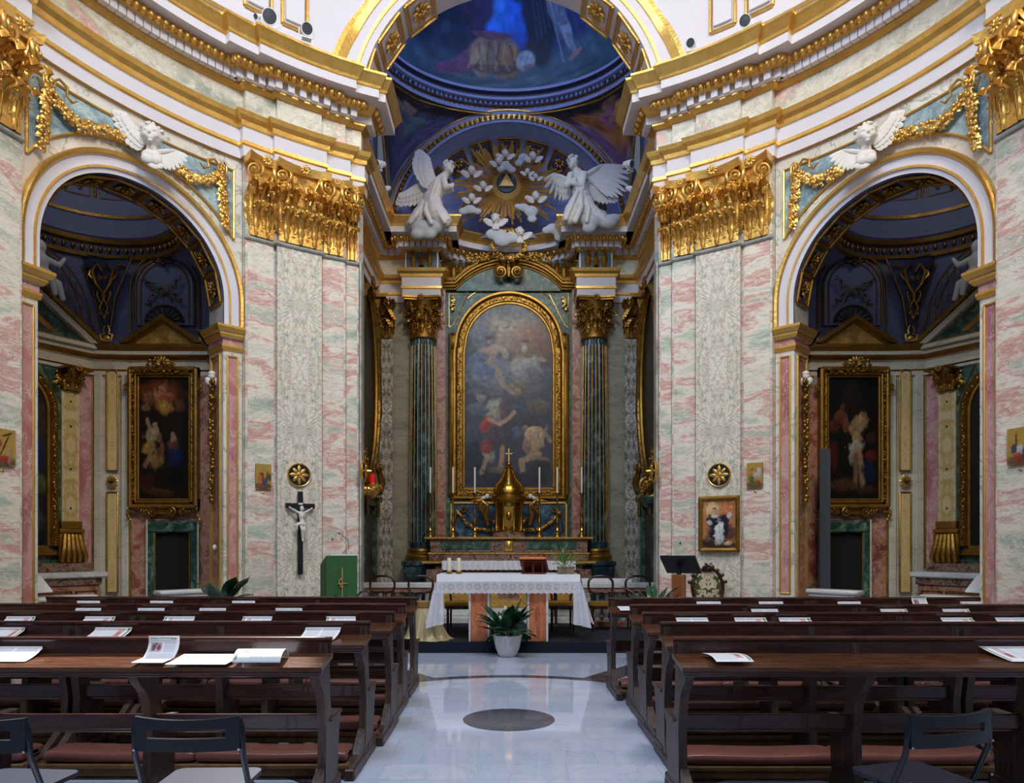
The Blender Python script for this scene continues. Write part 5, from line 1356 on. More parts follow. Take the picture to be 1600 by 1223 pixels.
def cherub(name,label,cat,loc,rotz,r,mat,wings,yaw=0,group=None,bust=True,mirror=True):
    T=thing(name,label,cat,loc,rotz,group,mirror=mirror)
    Q=Matrix.Rotation(R_(yaw),4,'Z')
    P=[('e',(0,0,0),(r*.86,r*.9,r)),('e',(0,-.62*r,-.34*r),(r*.42,r*.32,r*.42)),('e',(-.36*r,-.55*r,-.22*r),(.3*r,.3*r,.3*r)),('e',(.36*r,-.55*r,-.22*r),(.3*r,.3*r,.3*r)),
       ('e',(0,-.97*r,-.12*r),(.11*r,.14*r,.17*r)),('e',(0,-.88*r,-.52*r),(.2*r,.1*r,.06*r)),('e',(0,-.84*r,-.64*r),(.16*r,.1*r,.06*r)),('e',(0,-.75*r,-.8*r),(.22*r,.2*r,.16*r)),
       ('e',(-.3*r,-.80*r,.12*r),(.17*r,.1*r,.08*r)),('e',(.3*r,-.80*r,.12*r),(.17*r,.1*r,.08*r)),('e',(-.85*r,-.05*r,-.1*r),(.1*r,.18*r,.22*r)),('e',(.85*r,-.05*r,-.1*r),(.1*r,.18*r,.22*r))]
    P2=[(p[0],tuple(Q@Vector(p[1])),p[2],(0,0,yaw)) for p in P]
    if bust: P2+=[('e',(0,.05*r,-1.15*r),(.45*r,.4*r,.5*r)),('e',(0,.0,-1.75*r),(.85*r,.45*r,.55*r)),('e',(-.35*r,-.2*r,-2.15*r),(.5*r,.32*r,.45*r)),('e',(.35*r,-.2*r,-2.15*r),(.5*r,.32*r,.45*r))]
    sculpt('head',P2,T,mat,max(.008,r*.07),2)
    mb=MB(); rnd=random.Random(3)
    for i in range(46):
        a=rnd.uniform(0,2*math.pi); z=rnd.uniform(-.1,1)
        d=Vector((math.sqrt(max(0,1-z*z))*math.cos(a),math.sqrt(max(0,1-z*z))*math.sin(a),z))
        if d.y<-.30 and z<.62: continue
        d=Q@d; mb.ell(d*r*.95,(r*.2,r*.2,r*.16),6,rot=(rnd.uniform(0,90),0,rnd.uniform(0,180)))
    mb.build('hair',mat,T,smooth=60)
    for (ro,ti,chd) in wings:
        mb=MB(); wing(mb,[a*r for a in ro],[a*r for a in ti],[a*r for a in chd],3,8,r*.11)
        mb.build('wing',mat,T,smooth=40)
    return T

def annunciation():
    cv=Canvas(100,180,(38,26,18),.14,31,6); E=cv.e; L=cv.l
    E(.45,.86,.42,.12,(128,66,30),soft=.8); E(.42,.87,.16,.06,(196,132,92),rot=20); E(.55,.83,.2,.04,(176,92,70),rot=10); E(.5,.75,.16,.05,(206,156,64),soft=.9); E(.5,.76,.03,.01,(226,206,160)); 
    E(.2,.83,.1,.05,(150,96,70)); E(.80,.76,.1,.05,(120,70,56)); E(.14,.75,.08,.03,(160,112,84)); E(.36,.9,.03,.02,(90,70,56))
    E(.25,.52,.13,.07,(190,170,120),rot=-20); E(.2,.42,.14,.05,(196,152,70),rot=10); E(.32,.6,.05,.03,(190,150,116)); L([(.22,.58),(.16,.65)],.035,(196,150,112)); L([(.26,.46),(.2,.34),(.12,.28)],.04,(180,132,96)); E(.36,.55,.05,.04,(180,150,120))
    E(.35,.32,.14,.06,(160,122,70),soft=.7); E(.45,.42,.05,.06,(140,86,60)); E(.38,.38,.04,.04,(120,70,50)); E(.4,.5,.05,.04,(140,100,80))
    E(.68,.45,.10,.07,(120,70,52)); E(.67,.50,.05,.035,(206,166,130)); E(.66,.53,.045,.02,(180,140,110)); E(.72,.34,.16,.08,(26,44,92),rot=-35); E(.62,.27,.05,.04,(28,50,104)); E(.72,.2,.2,.1,(20,18,20),soft=.7); E(.15,.14,.2,.06,(78,28,22)); E(.4,.06,.3,.03,(92,48,28),rot=-8); E(.9,.5,.08,.2,(22,18,16),soft=.8)
    return cv
def flagellation():
    cv=Canvas(100,180,(22,18,16),.16,37,6); E=cv.e; L=cv.l
    E(.5,.82,.2,.15,(40,34,28),soft=.9); E(.66,.62,.10,.09,(196,158,112),rot=-18); E(.70,.70,.05,.03,(168,122,84)); E(.71,.725,.05,.015,(64,40,24)); L([(.57,.66),(.45,.58),(.52,.52)],.045,(190,150,106))
    E(.58,.50,.10,.06,(190,150,106)); E(.56,.43,.15,.05,(188,182,162),rot=10); E(.48,.36,.06,.07,(170,164,146),rot=-10); L([(.62,.40),(.66,.28),(.68,.10)],.05,(186,146,104)); L([(.54,.36),(.56,.22),(.54,.13)],.045,(150,110,76)); E(.52,.10,.07,.015,(160,118,80))
    E(.26,.67,.12,.06,(122,66,40)); E(.3,.75,.05,.03,(104,60,38)); E(.14,.6,.1,.06,(96,48,34)); E(.36,.6,.06,.07,(130,80,52)); E(.12,.36,.1,.12,(92,30,22)); E(.85,.36,.12,.05,(116,36,28)); E(.82,.22,.14,.08,(26,36,66)); E(.3,.12,.3,.05,(92,60,34),soft=.8); E(.75,.08,.2,.04,(70,48,30),soft=.8); E(.85,.5,.1,.05,(70,46,34))
    return cv
def build_chapel():
    S=lr()
    YW=10.43
    # marble lining of the facing wall
    mb=MB(); mb.box(-5.5,-4.28,10.40,10.43,.15,4.0,0)
    mb.mi=1
    for x in (-5.5,): mb.tube([(x,10.39,.2),(x,10.39,4.0)],.014,6)
    struct(mb.build('trim_39' if not SIDE else 'trim_40',[MT['red_breccia'],MT['gold_dark']],smooth=30))
    mb=MB()
    for x0,x1 in ((-6.02,-5.9),(-5.62,-5.52)): mb.bbox(x0,x1,10.36,10.42,.15,4.0,.01)
    struct(mb.build('trim_41' if not SIDE else 'trim_42',MT['chapel_white'],smooth=30))
    # yellow marble strip panels
    T=thing('inlaid_wall_strip','narrow strip of two gilt-edged yellow marble panels and a rosette, %s chapel corner'%S,'wall panel',(-5.755,10.40,0))
    for (z0,z1,w_) in ((2.62,4.03,'upper'),(.85,2.30,'lower')):
        mb=MB(); mb.bbox(-.075,.075,-.02,.01,z0,z1,.004); pn=mb.build('panel',MT['giallo'],T)
        mb=MB(); top=[(.08*math.cos(R_(a)),-.025,z1+(.05*math.sin(R_(a)) if w_=='upper' else 0)) for a in range(0,181,20)]
        mb.tube([(.08,-.025,z0)]+top+[(-.08,-.025,z0)],.012,6,closed=True); mb.build('gilt_edge',MT['gold_dark'],pn)
    mb=MB(); flower(mb,Matrix.Translation((0,-.02,2.46)),.095,10,.3); rs_=mb.build('rosette',MT['gold'],T); mb=MB(); mb.ell((0,-.07,2.46),.035,8); mb.build('boss',MT['iron_bronze'],rs_)
    # picture with frame
    nm='painting of a winged figure and kneeling woman' if not SIDE else 'painting of a pale bound man'
    T=thing('framed_painting',nm+', carved gilt frame, %s chapel'%S,'painting',(-4.985,10.38,3.08))
    cv=annunciation() if not SIDE else flagellation(); cv.gain=.42
    picture(cv,'canvas',-.37,.37,-.89,.89,-.03,T)
    mb=MB()
    for k,(o,r) in enumerate(((.0,.018),(.035,.022),(.10,.035))):
        x,z=.37+o,.89+o
        c=[(-x,-.05-.02*k,-z),(x,-.05-.02*k,-z),(x,-.05-.02*k,z),(-x,-.05-.02*k,z)]
        mb.tube([c[0],c[1]],r,6); mb.tube([c[1],c[2]],r,6); mb.tube([c[2],c[3]],r,6); mb.tube([c[3],c[0]],r,6)
    for x0,x1,z0,z1 in ((-.5,-.36,-1.02,1.02),(.36,.5,-1.02,1.02),(-.5,.5,.88,1.02),(-.5,.5,-1.02,-.88)): mb.box(x0,x1,-.05,.0,z0,z1)
    for i in range(60):
        z=-.9+1.8*i/59
        for s in (-1,1): mb.ell((s*.395,-.075,z),(.014,.014,.012),6)
    fr=mb.build('frame',MT['gold_dark'],T,smooth=60)
    mb=MB()
    for s in (-1,1):
        m2=MB(); vine(m2,[(s*.45,-.07,-.95),(s*.45,-.07,.95)],.035,70,.03,seed=3); m2.build('carving',MT['gold_dark'],fr,smooth=60)
    vine(mb,[(-.48,-.07,.97),(.48,-.07,.97)],.045,60,.04,seed=4); vine(mb,[(-.2,-.1,1.05),(0,-.1,1.1),(.2,-.1,1.05)],.05,26,.05,seed=5)
    for k in range(7): a=R_(90+(k-3)*24); mb.ell((.07*math.cos(a),-.13,1.02+.09*math.sin(a)),(.03,.03,.07),6,rot=(0,90-math.degrees(a),0))
    mb.build('crest',MT['gold_dark'],fr,smooth=60); mb=MB(); mb.box(-.2,.2,-.06,-.02,-1.1,-1.03)
    for s in (-1,1): spiral(mb,Matrix.Translation((s*.13,-.1,-1.07)),.07,1.6,.3,s); spiral(mb,Matrix.Translation((s*.27,-.08,-1.06)),.05,1.5,.3,-s); vine(mb,[(s*.3,-.06,-1.04),(s*.5,-.06,-1.05),(s*.5,-.06,-1.2)],.04,18,.03,seed=9); spiral(mb,Matrix.Translation((s*.52,-.08,.72)),.05,1.6,.3,s)
    mb.build('carving',MT['gold_dark'],fr,smooth=60)
    # door with green surround
    T=thing('chapel_doorway','dark doorway with green marble jambs under the framed painting in the %s chapel'%S,'doorway',(-4.86,10.40,0))
    mb=MB()
    for x0,x1,z0,z1 in ((-.36,-.26,.15,1.72),(.26,.36,.15,1.72),(-.36,.36,1.72,1.88)): mb.bbox(x0,x1,-.08,0,z0,z1,.01)
    mb.build('surround',MT['verde'],T)
    mb=MB(); mb.tube([(-.37,-.07,.15),(-.37,-.07,1.9),(.37,-.07,1.9),(.37,-.07,.15)],.016,6); mb.build('white_edge',MT['chapel_white'],T)
    mb=MB(); mb.tube([(-.25,-.08,.15),(-.25,-.08,1.71),(.25,-.08,1.71),(.25,-.08,.15)],.010,6); mb.build('gilt_edge',MT['gold_dark'],T)
    mb=MB(); mb.box(-.26,.26,-.02,0,.15,1.72); mb.build('opening',MT['void'],T,smooth=0)
    # pediment over the painting
    T=thing('small_pediment','small triangular marble pediment above the framed painting, %s chapel'%S,'pediment',(-4.99,10.36,4.40))
    mb=MB(); mb.prism([(-.5,.02),(.5,.02),(0,.34)],-.02,.05); mb.build('tympanum',MT['yellow_inlay'],T,smooth=0)
    mb=MB()
    for s in (-1,1):
        for k,(o,y0,y1) in enumerate(((.0,-.05,.05),(.04,-.11,.05))):
            mb.prism([(s*.62,.0+o),(s*.5,.0+o),(0,.34+o),(0,.41+o)],y0,y1)
    mb.bbox(-.58,.58,-.09,.05,-.02,.03,.01); mb.build('cornice',MT['gold_dark'],T,smooth=30)
    # arched relief above with shell and branches
    T=thing('stucco_lunette','blue arched stucco relief with a shell and crossed branches, %s chapel'%S,'relief',(-4.98,10.38,4.72))
    mb=MB(); W2=.42; P=[(-W2,0),(W2,0)]+[(W2*math.cos(R_(a)),.55+W2*math.sin(R_(a))) for a in range(0,181,10)]; mb.prism(P,-.02,.05); mb.build('field',MT['plaster_blue'],T,smooth=30)
    mb=MB(); 
    for w_,r in ((W2,.016),(W2-.07,.01)):
        q=[(w_,-.03,0.02)]+[(w_*math.cos(R_(a)),-.03,.55+w_*math.sin(R_(a))) for a in range(0,181,10)]+[(-w_,-.03,.02)]; mb.tube(q,r,6)
    q=[(.5,-.02,-.1)]+[(.5*math.cos(R_(a)),-.02,.55+.5*math.sin(R_(a))) for a in range(0,181,10)]+[(-.5,-.02,-.1)]; mb.tube(q,.014,6)
    mb.build('gilt_border',MT['gold_dark'],T,smooth=60)
    mb=MB()
    for k in range(7): a=R_(90+(k-3)*26); mb.ell((.09*math.cos(a),-.07,.88+.09*math.sin(a)),(.026,.03,.08),6,rot=(0,90-math.degrees(a),0))
    mb.ell((0,-.08,.86),.035,8)
    for k in range(9): a=R_(90+(k-4)*20); mb.tube([(.03*math.cos(a),-.05,.03+.03*math.sin(a)),(.25*math.cos(a),-.05,.03+.22*math.sin(a))],[.01,.02],6)
    mb.tube([(.27*math.cos(R_(a)),-.05,.03+.24*math.sin(R_(a))) for a in range(0,181,12)],.018,6)
    mb.build('shell',MT['iron_bronze'],T,smooth=60)
    mb=MB(); 
    for s in (-1,1): vine(mb,[(s*.28,-.05,.66),(s*.1,-.06,.5),(-s*.08,-.06,.44),(-s*.26,-.05,.28)],.04,44,.05,seed=6)
    mb.build('branches',MT['iron_bronze'],T,smooth=60)
    # pendentive ornament
    T=thing('pendentive_ornament','gilded vine relief in a blue triangular field of the %s chapel vault'%S,'relief',(-5.80,10.27,4.55))
    mb=MB(); mb.add([(-.07,0.04,.12),(.07,.04,.12),(.14,.03,.55),(.40,.0,1.1),(.05,-.05,1.08),(-.42,0,1.18),(-.16,.03,.6)],[(0,1,2,3,4,5,6)]); mb.build('field',MT['plaster_deep'],T,smooth=0)
    mb=MB(); mb.tube([(-.07,.02,.12),(.07,.02,.12),(.14,.01,.55),(.40,-.02,1.1),(.05,-.06,1.08),(-.42,-.02,1.18),(-.16,.01,.6)],.013,6,closed=True)
    for s in (-1,1):
        mb.tube([(0,-.02,.22),(s*.06,-.03,.38),(-s*.02,-.03,.55),(s*.10,-.05,.72),(s*.15,-.06,.9),(s*.06,-.07,.99),(0,-.06,.88)],[.012,.02,.018,.026,.03,.02,.01],6)
        mb.tube([(s*.05,-.03,.45),(s*.10,-.04,.56),(s*.09,-.03,.62)],[.01,.018,.006],6); mb.tube([(s*.1,-.05,.74),(s*.2,-.05,.84),(s*.19,-.04,.92)],[.012,.022,.008],6)
        mb.tube([(s*.16,-.05,.95),(s*.27,-.04,1.0),(s*.3,-.04,.96)],[.012,.02,.008],6)
        for k in range(3): mb.ell((s*.035+.02*math.cos(k*2.1),-.06,.80+.02*math.sin(k*2.1)),.02,6)
        mb.ell((s*.06,-.03,.30),.022,6)
    mb.build('vine',MT['gold_dark'],T,smooth=60)
    T=thing('gilded_cartouche','small gilded scroll cartouche at the foot of the %s chapel pendentive'%S,'ornament',(-5.78,10.30,4.45))
    mb=MB()
    for s in (-1,1): mb.tube([(0,-.02,.02),(s*.07,-.03,.03),(s*.09,-.03,.10),(s*.03,-.03,.12),(s*.05,-.03,.17),(s*.02,-.03,.24)],[.014,.02,.02,.014,.016,.008],6)
    mb.ell((0,-.03,.06),(.05,.02,.035),8); mb.build('scroll',MT['gold'],T,smooth=60)
    # ---- altar wall (facing the arch)
    rz=57.0
    def loc(v,h,u=2.43): return ch(u,v,h)
    v0=-.42
    T=thing('chapel_altarpiece','dark arched altar painting in a carved gilt frame, %s chapel'%S,'painting',loc(v0,0,2.40),rz)
    cv=Canvas(70,130,(24,28,42),.14,41,6)
    if not SIDE: cv.e(.7,.7,.3,.15,(86,60,44),soft=.8).e(.75,.5,.2,.12,(24,52,104)).e(.9,.35,.12,.06,(110,116,60)).e(.8,.16,.15,.12,(90,92,96)).e(.3,.4,.2,.2,(120,90,70)).e(.85,.88,.2,.1,(20,24,36))
    else: cv.e(.75,.42,.18,.08,(120,124,128),rot=35).e(.8,.32,.15,.08,(36,66,122)).e(.8,.18,.16,.08,(172,96,30),rot=-25).e(.7,.62,.15,.06,(120,84,60)).e(.3,.4,.2,.2,(60,50,44)).e(.9,.08,.2,.08,(70,52,36))
    w2=.50; cv.gain=.5
    picture(cv,'canvas',-w2,w2,1.52,3.95,-.02,T,clip=lambda p:p[2]<3.4 or (p[0]**2+(p[2]-3.38)**2)<(w2+.03)**2)
    mb=MB(); g=lambda s,h,o=0.0:(s,-o,h); ap=[(-w2,1.52,-1,0)]+archpath(w2,3.38,None,30)+[(w2,1.52,1,0)]
    FR=[(-.01,.02),(0,.05),(.03,.05),(.05,.08),(.09,.06),(.12,.09),(.14,.05),(.14,0)]
    archsweep(mb,g,ap,FR)
    for (n0,o0),(n1,o1) in zip(FR[:-1],FR[1:]): mb.add([(-w2-n0,-o0,1.52-n0),(w2+n0,-o0,1.52-n0),(w2+n1,-o1,1.52-n1),(-w2-n1,-o1,1.52-n1)],[(0,1,2,3)])
    vine(mb,[(s_*(w2+.08) if False else s_,-.07,h_) for s_,h_ in [(a[0]*(1+.08/w2),a[1]+(a[3]*.08)) for a in ap]],.03,170,.02,seed=3)
    mb.build('frame',MT['gold_dark'],T,smooth=50)
    mb=MB(); mb.box(-w2-.24,w2+.24,-.01,.03,1.28,4.02); mb.build('green_ground',MT['verde'],T,smooth=0)
    mb=MB()
    for s in (-1,1): vine(mb,[(s*.66,-.03,3.95),(s*.60,-.03,3.72)],.06,16,.04,seed=2); mb.tube([(s*.72,-.02,4.0),(s*.72,-.02,3.45),(s*.45,-.02,4.0)],.01,5,closed=True)
    mb.build('corner_ornament',MT['gold_dark'],T,smooth=60)
    for s,pos in ((1,'inner'),(-1,'outer')):
        T=thing('yellow_marble_pilaster','pale yellow inlaid pilaster on the %s side of the %s chapel altar'%(pos,S),'pilaster',loc(v0+s*.80,0,2.40),rz)
        mb=MB(); mb.bbox(-.115,.115,-.05,.02,1.86,3.70,.004); mb.build('shaft',MT['giallo_pale'],T)
        mb=MB()
        for z in (2.05,2.6,3.2,3.55): mb.ell((0,-.055,z),(.012,.006,.02),6)
        mb.build('bronze_stud',MT['black'],T)
        mb=MB(); mb.bbox(-.14,.14,-.09,.02,1.76,1.87,.01); mb.bbox(-.17,.17,-.11,.02,1.70,1.76,.01)
        for k in range(5):
            x=-.12+.06*k; mb.tube([(x*.8,-.10,1.68),(x,-.13,1.5),(x*1.3,-.15,1.36),(x*1.3,-.13,1.30)],[.03,.04,.036,.02],8)
        mb.bbox(-.17,.17,-.10,.02,1.27,1.70,.02); mb.build('scroll_base',MT['gold_dark'],T)
        capital_flat(T,.23,.30,MT['gold_dark']).location=(0,-.05,3.70)
    T=thing('marble_side_panel','tall pink marble strip with a gilt border beside the %s chapel altar'%S,'panel',loc(.61,0,2.42),rz)
    mb=MB(); mb.box(-.09,.09,-.01,.02,1.2,3.98); mb.build('slab',MT['red_breccia'] if False else MT['pink_inset'],T,smooth=0)
    mb=MB(); mb.tube([(.09,-.02,1.2),(.09,-.02,3.98),(-.09,-.02,3.98)],.013,6); mb.build('gilt_border',MT['gold_dark'],T)
    # big pediment
    T=thing('altar_pediment','large triangular pediment with a green field over the %s chapel altar'%S,'pediment',loc(v0,4.38,2.36),rz)
    mb=MB(); mb.prism([(-1.05,0),(1.05,0),(0,.75)],-.02,.08); mb.build('tympanum',MT['verde'],T,smooth=0)
    mb=MB()
    for s in (-1,1):
        mb.prism([(s*1.22,.0),(s*1.08,.0),(0,.78),(0,.88)],-.10,.08)
    mb.bbox(-1.15,1.15,-.12,.08,-.04,.02,.01); mb.build('cornice',MT['chapel_white'],T,smooth=30)
    mb=MB()
    for s in (-1,1):
        mb.prism([(s*1.27,.03),(s*1.2,.02),(0,.90),(0,.96)],-.14,.08); mb.prism([(s*.62,.1),(s*.5,.1),(0,.50),(0,.6)],-.03,-.01)
    mb.build('gilt_moulding',MT['gold_dark'],T,smooth=30)
    T=thing('stucco_cherub','white stucco cherub seated on the pediment of the %s chapel altar'%S,'statue',loc(v0+.34,5.12,2.22),rz)
    sculpt('figure',[('e',(0,0,.42),(.085,.09,.1)),('e',(0,0,.22),(.12,.10,.15)),('e',(.04,0,.06),(.14,.12,.10)),('p',[((.06,0,.05),.07),((.22,-.03,-.02),.055),((.28,-.03,-.20),.04)]),('p',[((-.04,-.05,.05),.07),((.1,-.12,-.02),.055),((.14,-.12,-.18),.04)]),('p',[((.1,0,.28),.045),((.24,-.03,.24),.035),((.30,-.03,.34),.03)]),('p',[((-.1,0,.28),.045),((-.2,-.03,.14),.035)])],T,MT['stucco'],.014,3)
    # chapel altar
    T=thing('chapel_altar','small marble altar with a pale slab below the %s chapel altarpiece'%S,'altar',loc(v0,0,2.38),rz)
    mb=MB(); mb.bbox(-1.0,1.0,-.42,.02,0,.98,.01); mb.build('body',MT['red_breccia'],T)
    mb=MB(); mb.bbox(-1.08,1.08,-.50,.02,1.08,1.16,.02); mb.build('slab',MT['pale_marble'],T)
    mb=MB(); mb.bbox(-1.02,1.02,-.45,.02,.98,1.08,.01); mb.bbox(-1.05,1.05,-.12,.02,1.16,1.28,.01); mb.build('green_band',MT['purple_breccia'],T)
    mb=MB()
    for x0,x1 in ((-.62,.62),(.68,.94),(-.94,-.68)): 
        mb.tube([(x0,-.43,.2),(x1,-.43,.2),(x1,-.43,.9),(x0,-.43,.9)],.016,5,closed=True)
    mb.build('gilt_panel_edge',MT['gold_dark'],T)
    # vault coffers behind the pediment
    mb=MB()
    for i in range(3):
        for j in range(5):
            v=.62-.16*i-.09*j; h=4.62+.17*j; 
            c=Vector(ch(2.30-.02*j,v,h)); a=VX*.05; b=Vector((0,0,.065))
            mb.tube([c-a-b,c+a-b,c+a+b,c-a+b],.008,5,closed=True)
    for w_ in (0,.14):
        mb.tube([ch(2.34-.10*w_,.70-w_-.75*(1-math.cos(R_(x))),4.45+1.15*math.sin(R_(x))) for x in range(0,91,9)],.012,6)
    struct(mb.build('trim_43' if not SIDE else 'trim_44',MT['gold_dark'],smooth=60))
    # low rails in the arch
    for s0,s1,w_ in ((-1.09,-.28,'outer'),(.34,1.09,'inner')):
        T=thing('communion_rail','low marble rail on the %s side of the %s chapel arch'%(w_,S),'railing',fa((s0+s1)/2,0,-.36),TH0-math.degrees((s0+s1)/2/RS))
        w_2=(s1-s0)/2-.04
        mb=MB(); mb.bbox(-w_2,w_2,-.12,.12,.90,.96,.02); mb.bbox(-w_2+.03,w_2-.03,-.09,.09,.86,.90,.01); mb.build('rail',MT['pale_marble'],T)
        mb=MB(); mb.bbox(-w_2+.05,w_2-.05,-.08,.08,.76,.86,.006); mb.build('frieze_strip',MT['altar_orange'],T)
        mb=MB(); mb.bbox(-w_2+.05,-w_2+.2,-.08,.08,0,.76,.01); mb.bbox(w_2-.2,w_2-.05,-.08,.08,0,.76,.01); mb.bbox(-w_2+.05,w_2-.05,-.1,.1,0,.12,.01); mb.build('post',MT['pale_marble'],T)
        n=max(2,int((2*w_2-.45)/.13))
        for k in range(n):
            mb=MB(); mb.lathe([(.04,.12),(.03,.2),(.05,.36),(.028,.55),(.04,.76)],10,(-w_2+.27+(2*w_2-.54)*k/(n-1),0,0)); mb.build('baluster',MT['grey_marble'],T)
    # notice stand
    T=thing('notice_stand','white slanted notice board behind the %s chapel rail'%S,'notice board',fa(-.86,0,-.60),TH0+4)
    mb=MB(); mb.prism([(-.12,1.0),(.12,1.17),(.12,1.185),(-.12,1.015)],-.17,.17,axis='x'); mb.build('board',MT['white_paint'],T,smooth=0)
    mb=MB(); mb.tube([(0,0,0),(0,0,1.07)],.015,8); mb.lathe([(.12,0),(.12,.015),(.02,.03)],14); mb.build('stand',MT['black'],T)
    # big cherub head over the arch
    r=.135
    s_=.05
    cherub('cherub_head','large white winged cherub head at the crown of the %s chapel arch'%S,'sculpture',fa(s_,6.30,.16),24,r,MT['stucco'],
        [((-.5,.2,-.5),(-2.1,.2,1.5),(-.5,-.1,-1.25)),((.4,.1,-1.3),(1.9,.1,-.75),(.1,-.1,-1.45)),((-.5,-.1,-1.9),(.6,-.3,-2.3),(.0,-.1,-.8))],yaw=-8)
for SIDE in (0,1): build_chapel()
SIDE=0
T=thing('tall_board','tall narrow dark grey board standing on end in the right chapel','board',(4.42,10.0,0),0)
mb=MB(); mb.bbox(-.075,.075,-.02,.02,0,2.88,.006); mb.build('board',plain('dark_grey_board',W(70,74,82),.6),T)
T=thing('white_sensor','small white oval fixture low on the left chapel jamb','fixture',fa(1.09,1.5,-.32),0)
mb=MB(); mb.ell((0,0,0),(.025,.03,.04),10); mb.build('body',MT['white_paint'],T)

# ================================================================ gilded glory above the altar
YO=0.0
def z3(zx,zy,Y):
    Y=Y+YO; return at(560+zx/3.3333,150+zy/3.3333,Y)
gc=z3(772,470,14.95)
T=thing('gilded_glory','gilded sunburst with a triangle in a dark disc above the altar','sunburst',tuple(gc))
rnd=random.Random(11); mb=MB()
N=26
for k in range(N):
    A0=2*math.pi*k/N+rnd.uniform(-.03,.03)
    sn=math.sin(A0)
    big=1.28 if abs(sn)<.45 else 1.0
    if sn<-.3: big=min(1.3,1.0/abs(sn))
    if sn>.3: big=.88+.25*abs(math.cos(A0))
    big*=rnd.uniform(.86,1.0)
    for j in (-2,-1,0,1,2):
        a=A0+j*.040; L=big*(1-.13*abs(j)-.08*rnd.random())
        d=Vector((math.cos(a),0,math.sin(a))); s=Vector((-math.sin(a),0,math.cos(a)))
        p0=d*.2+Vector((0,-.02-.012*(j%2),0)); p1=d*L+Vector((0,-.16-.03*(j%2),0)); w0,w1=.004,.021+.006*rnd.random()
        n_=Vector((0,-.014,0))
        mb.add([p0-s*w0-n_,p0+s*w0-n_,p0+n_,p1-s*w1-n_,p1+s*w1-n_,p1+n_*1.6],[(0,2,5,3),(2,1,4,5),(1,0,3,4),(3,5,4),(0,1,2)])
mb.build('rays',MT['gold_soft'],T,smooth=0)
mb=MB(); mb.T=Matrix.Rotation(R_(90),4,'X'); mb.lathe([(0,.12),(.20,.12),(.24,.10),(.30,.05),(.40,.02),(.42,0)],32,caps=False); mb.build('glow_disc',MT['gold_soft'],T)
mb=MB(); mb.T=Matrix.Rotation(R_(90),4,'X'); mb.lathe([(0,.14),(.19,.14),(.21,.12)],32,caps=False); mb.build('dark_disc',plain('slate_blue',W(56,66,82),.5),T)
mb=MB(); mb.prism([(-.15,-.08),(.15,-.08),(0,.18)],-.18,-.13); mb.build('triangle',MT['gold_soft'],T,smooth=0)

def angel(label,pts,wings,skirt,cloudp,hair=None):
    base=z3(*cloudp[0][:2],14.5); T=thing('stucco_angel',label,'statue',tuple(base)); M=Matrix.Translation(-base)
    P=[]
    for p in pts:
        if p[0]=='p': P.append(('p',[(z3(x,y,Y),r) for x,y,Y,r in p[1]]))
        else: P.append(('e',z3(*p[1]),p[2],p[3] if len(p)>3 else None))
    sculpt('figure',P,T,MT['stucco'],.022,2,T=M)
    sculpt('drapery',[('p',[(z3(x,y,Y),r) for x,y,Y,r in q]) for q in skirt],T,MT['stucco'],.02,2,T=M)
    for ro,ti,chd in wings:
        mb=MB(); mb.T=M; wing(mb,z3(*ro),z3(*ti),Vector(chd),3,9,.025); mb.build('wing',MT['stucco'],T,smooth=40)
    sculpt('cloud',[('e',z3(x,y,Y),(r*1.2,r*.8,r*.85)) for x,y,Y,r in cloudp],T,MT['stucco_grey'],.03,3,T=M)
    mb=MB(); mb.T=M; hx=hair; rr=random.Random(2)
    c=z3(*hx)
    for i in range(40):
        d=Vector((rr.uniform(-1,1),rr.uniform(-.6,1),rr.uniform(-.1,1))).normalized(); mb.ell(c+d*.105,(.035,.035,.03),6)
    mb.build('hair',MT['stucco'],T,smooth=60)
    return T
YO=-.38
angel('white stucco angel kneeling on a cloud left of the gilded rays, wings raised',
 [('e',(470,378,14.45),(.10,.11,.125)),('e',(484,390,14.36),(.04,.04,.05)),('p',[(462,400,14.45,.06),(432,440,14.5,.12),(405,480,14.5,.16),(385,540,14.5,.19)]),
  ('p',[(445,440,14.4,.075),(455,475,14.35,.065),(485,470,14.3,.05),(492,462,14.3,.04)]),('p',[(430,450,14.55,.075),(450,500,14.5,.06),(488,490,14.45,.045)]),
  ('p',[(385,540,14.5,.19),(400,600,14.4,.20),(450,650,14.35,.15)]),('p',[(370,550,14.55,.18),(320,620,14.5,.16),(285,650,14.5,.11)])],
 [((415,500,14.6),(360,330,14.7),(-.42,.0,.15)),((345,450,14.75),(215,520,14.8),(.15,0,-.25))],
 [[(380,520,14.4,.05),(400,580,14.28,.06),(450,655,14.2,.05)],[(360,540,14.4,.05),(350,600,14.3,.06),(380,660,14.25,.05)],[(350,550,14.45,.05),(300,620,14.35,.06),(270,655,14.35,.05)],[(410,430,14.35,.04),(395,480,14.32,.05),(375,530,14.32,.05)],[(395,520,14.35,.04),(430,600,14.25,.05),(470,640,14.25,.04)]],
 [(340,690,14.45,.20),(400,680,14.4,.17),(290,670,14.5,.15),(310,720,14.4,.13),(370,720,14.38,.12),(220,645,14.7,.12)],hair=(468,368,14.47))
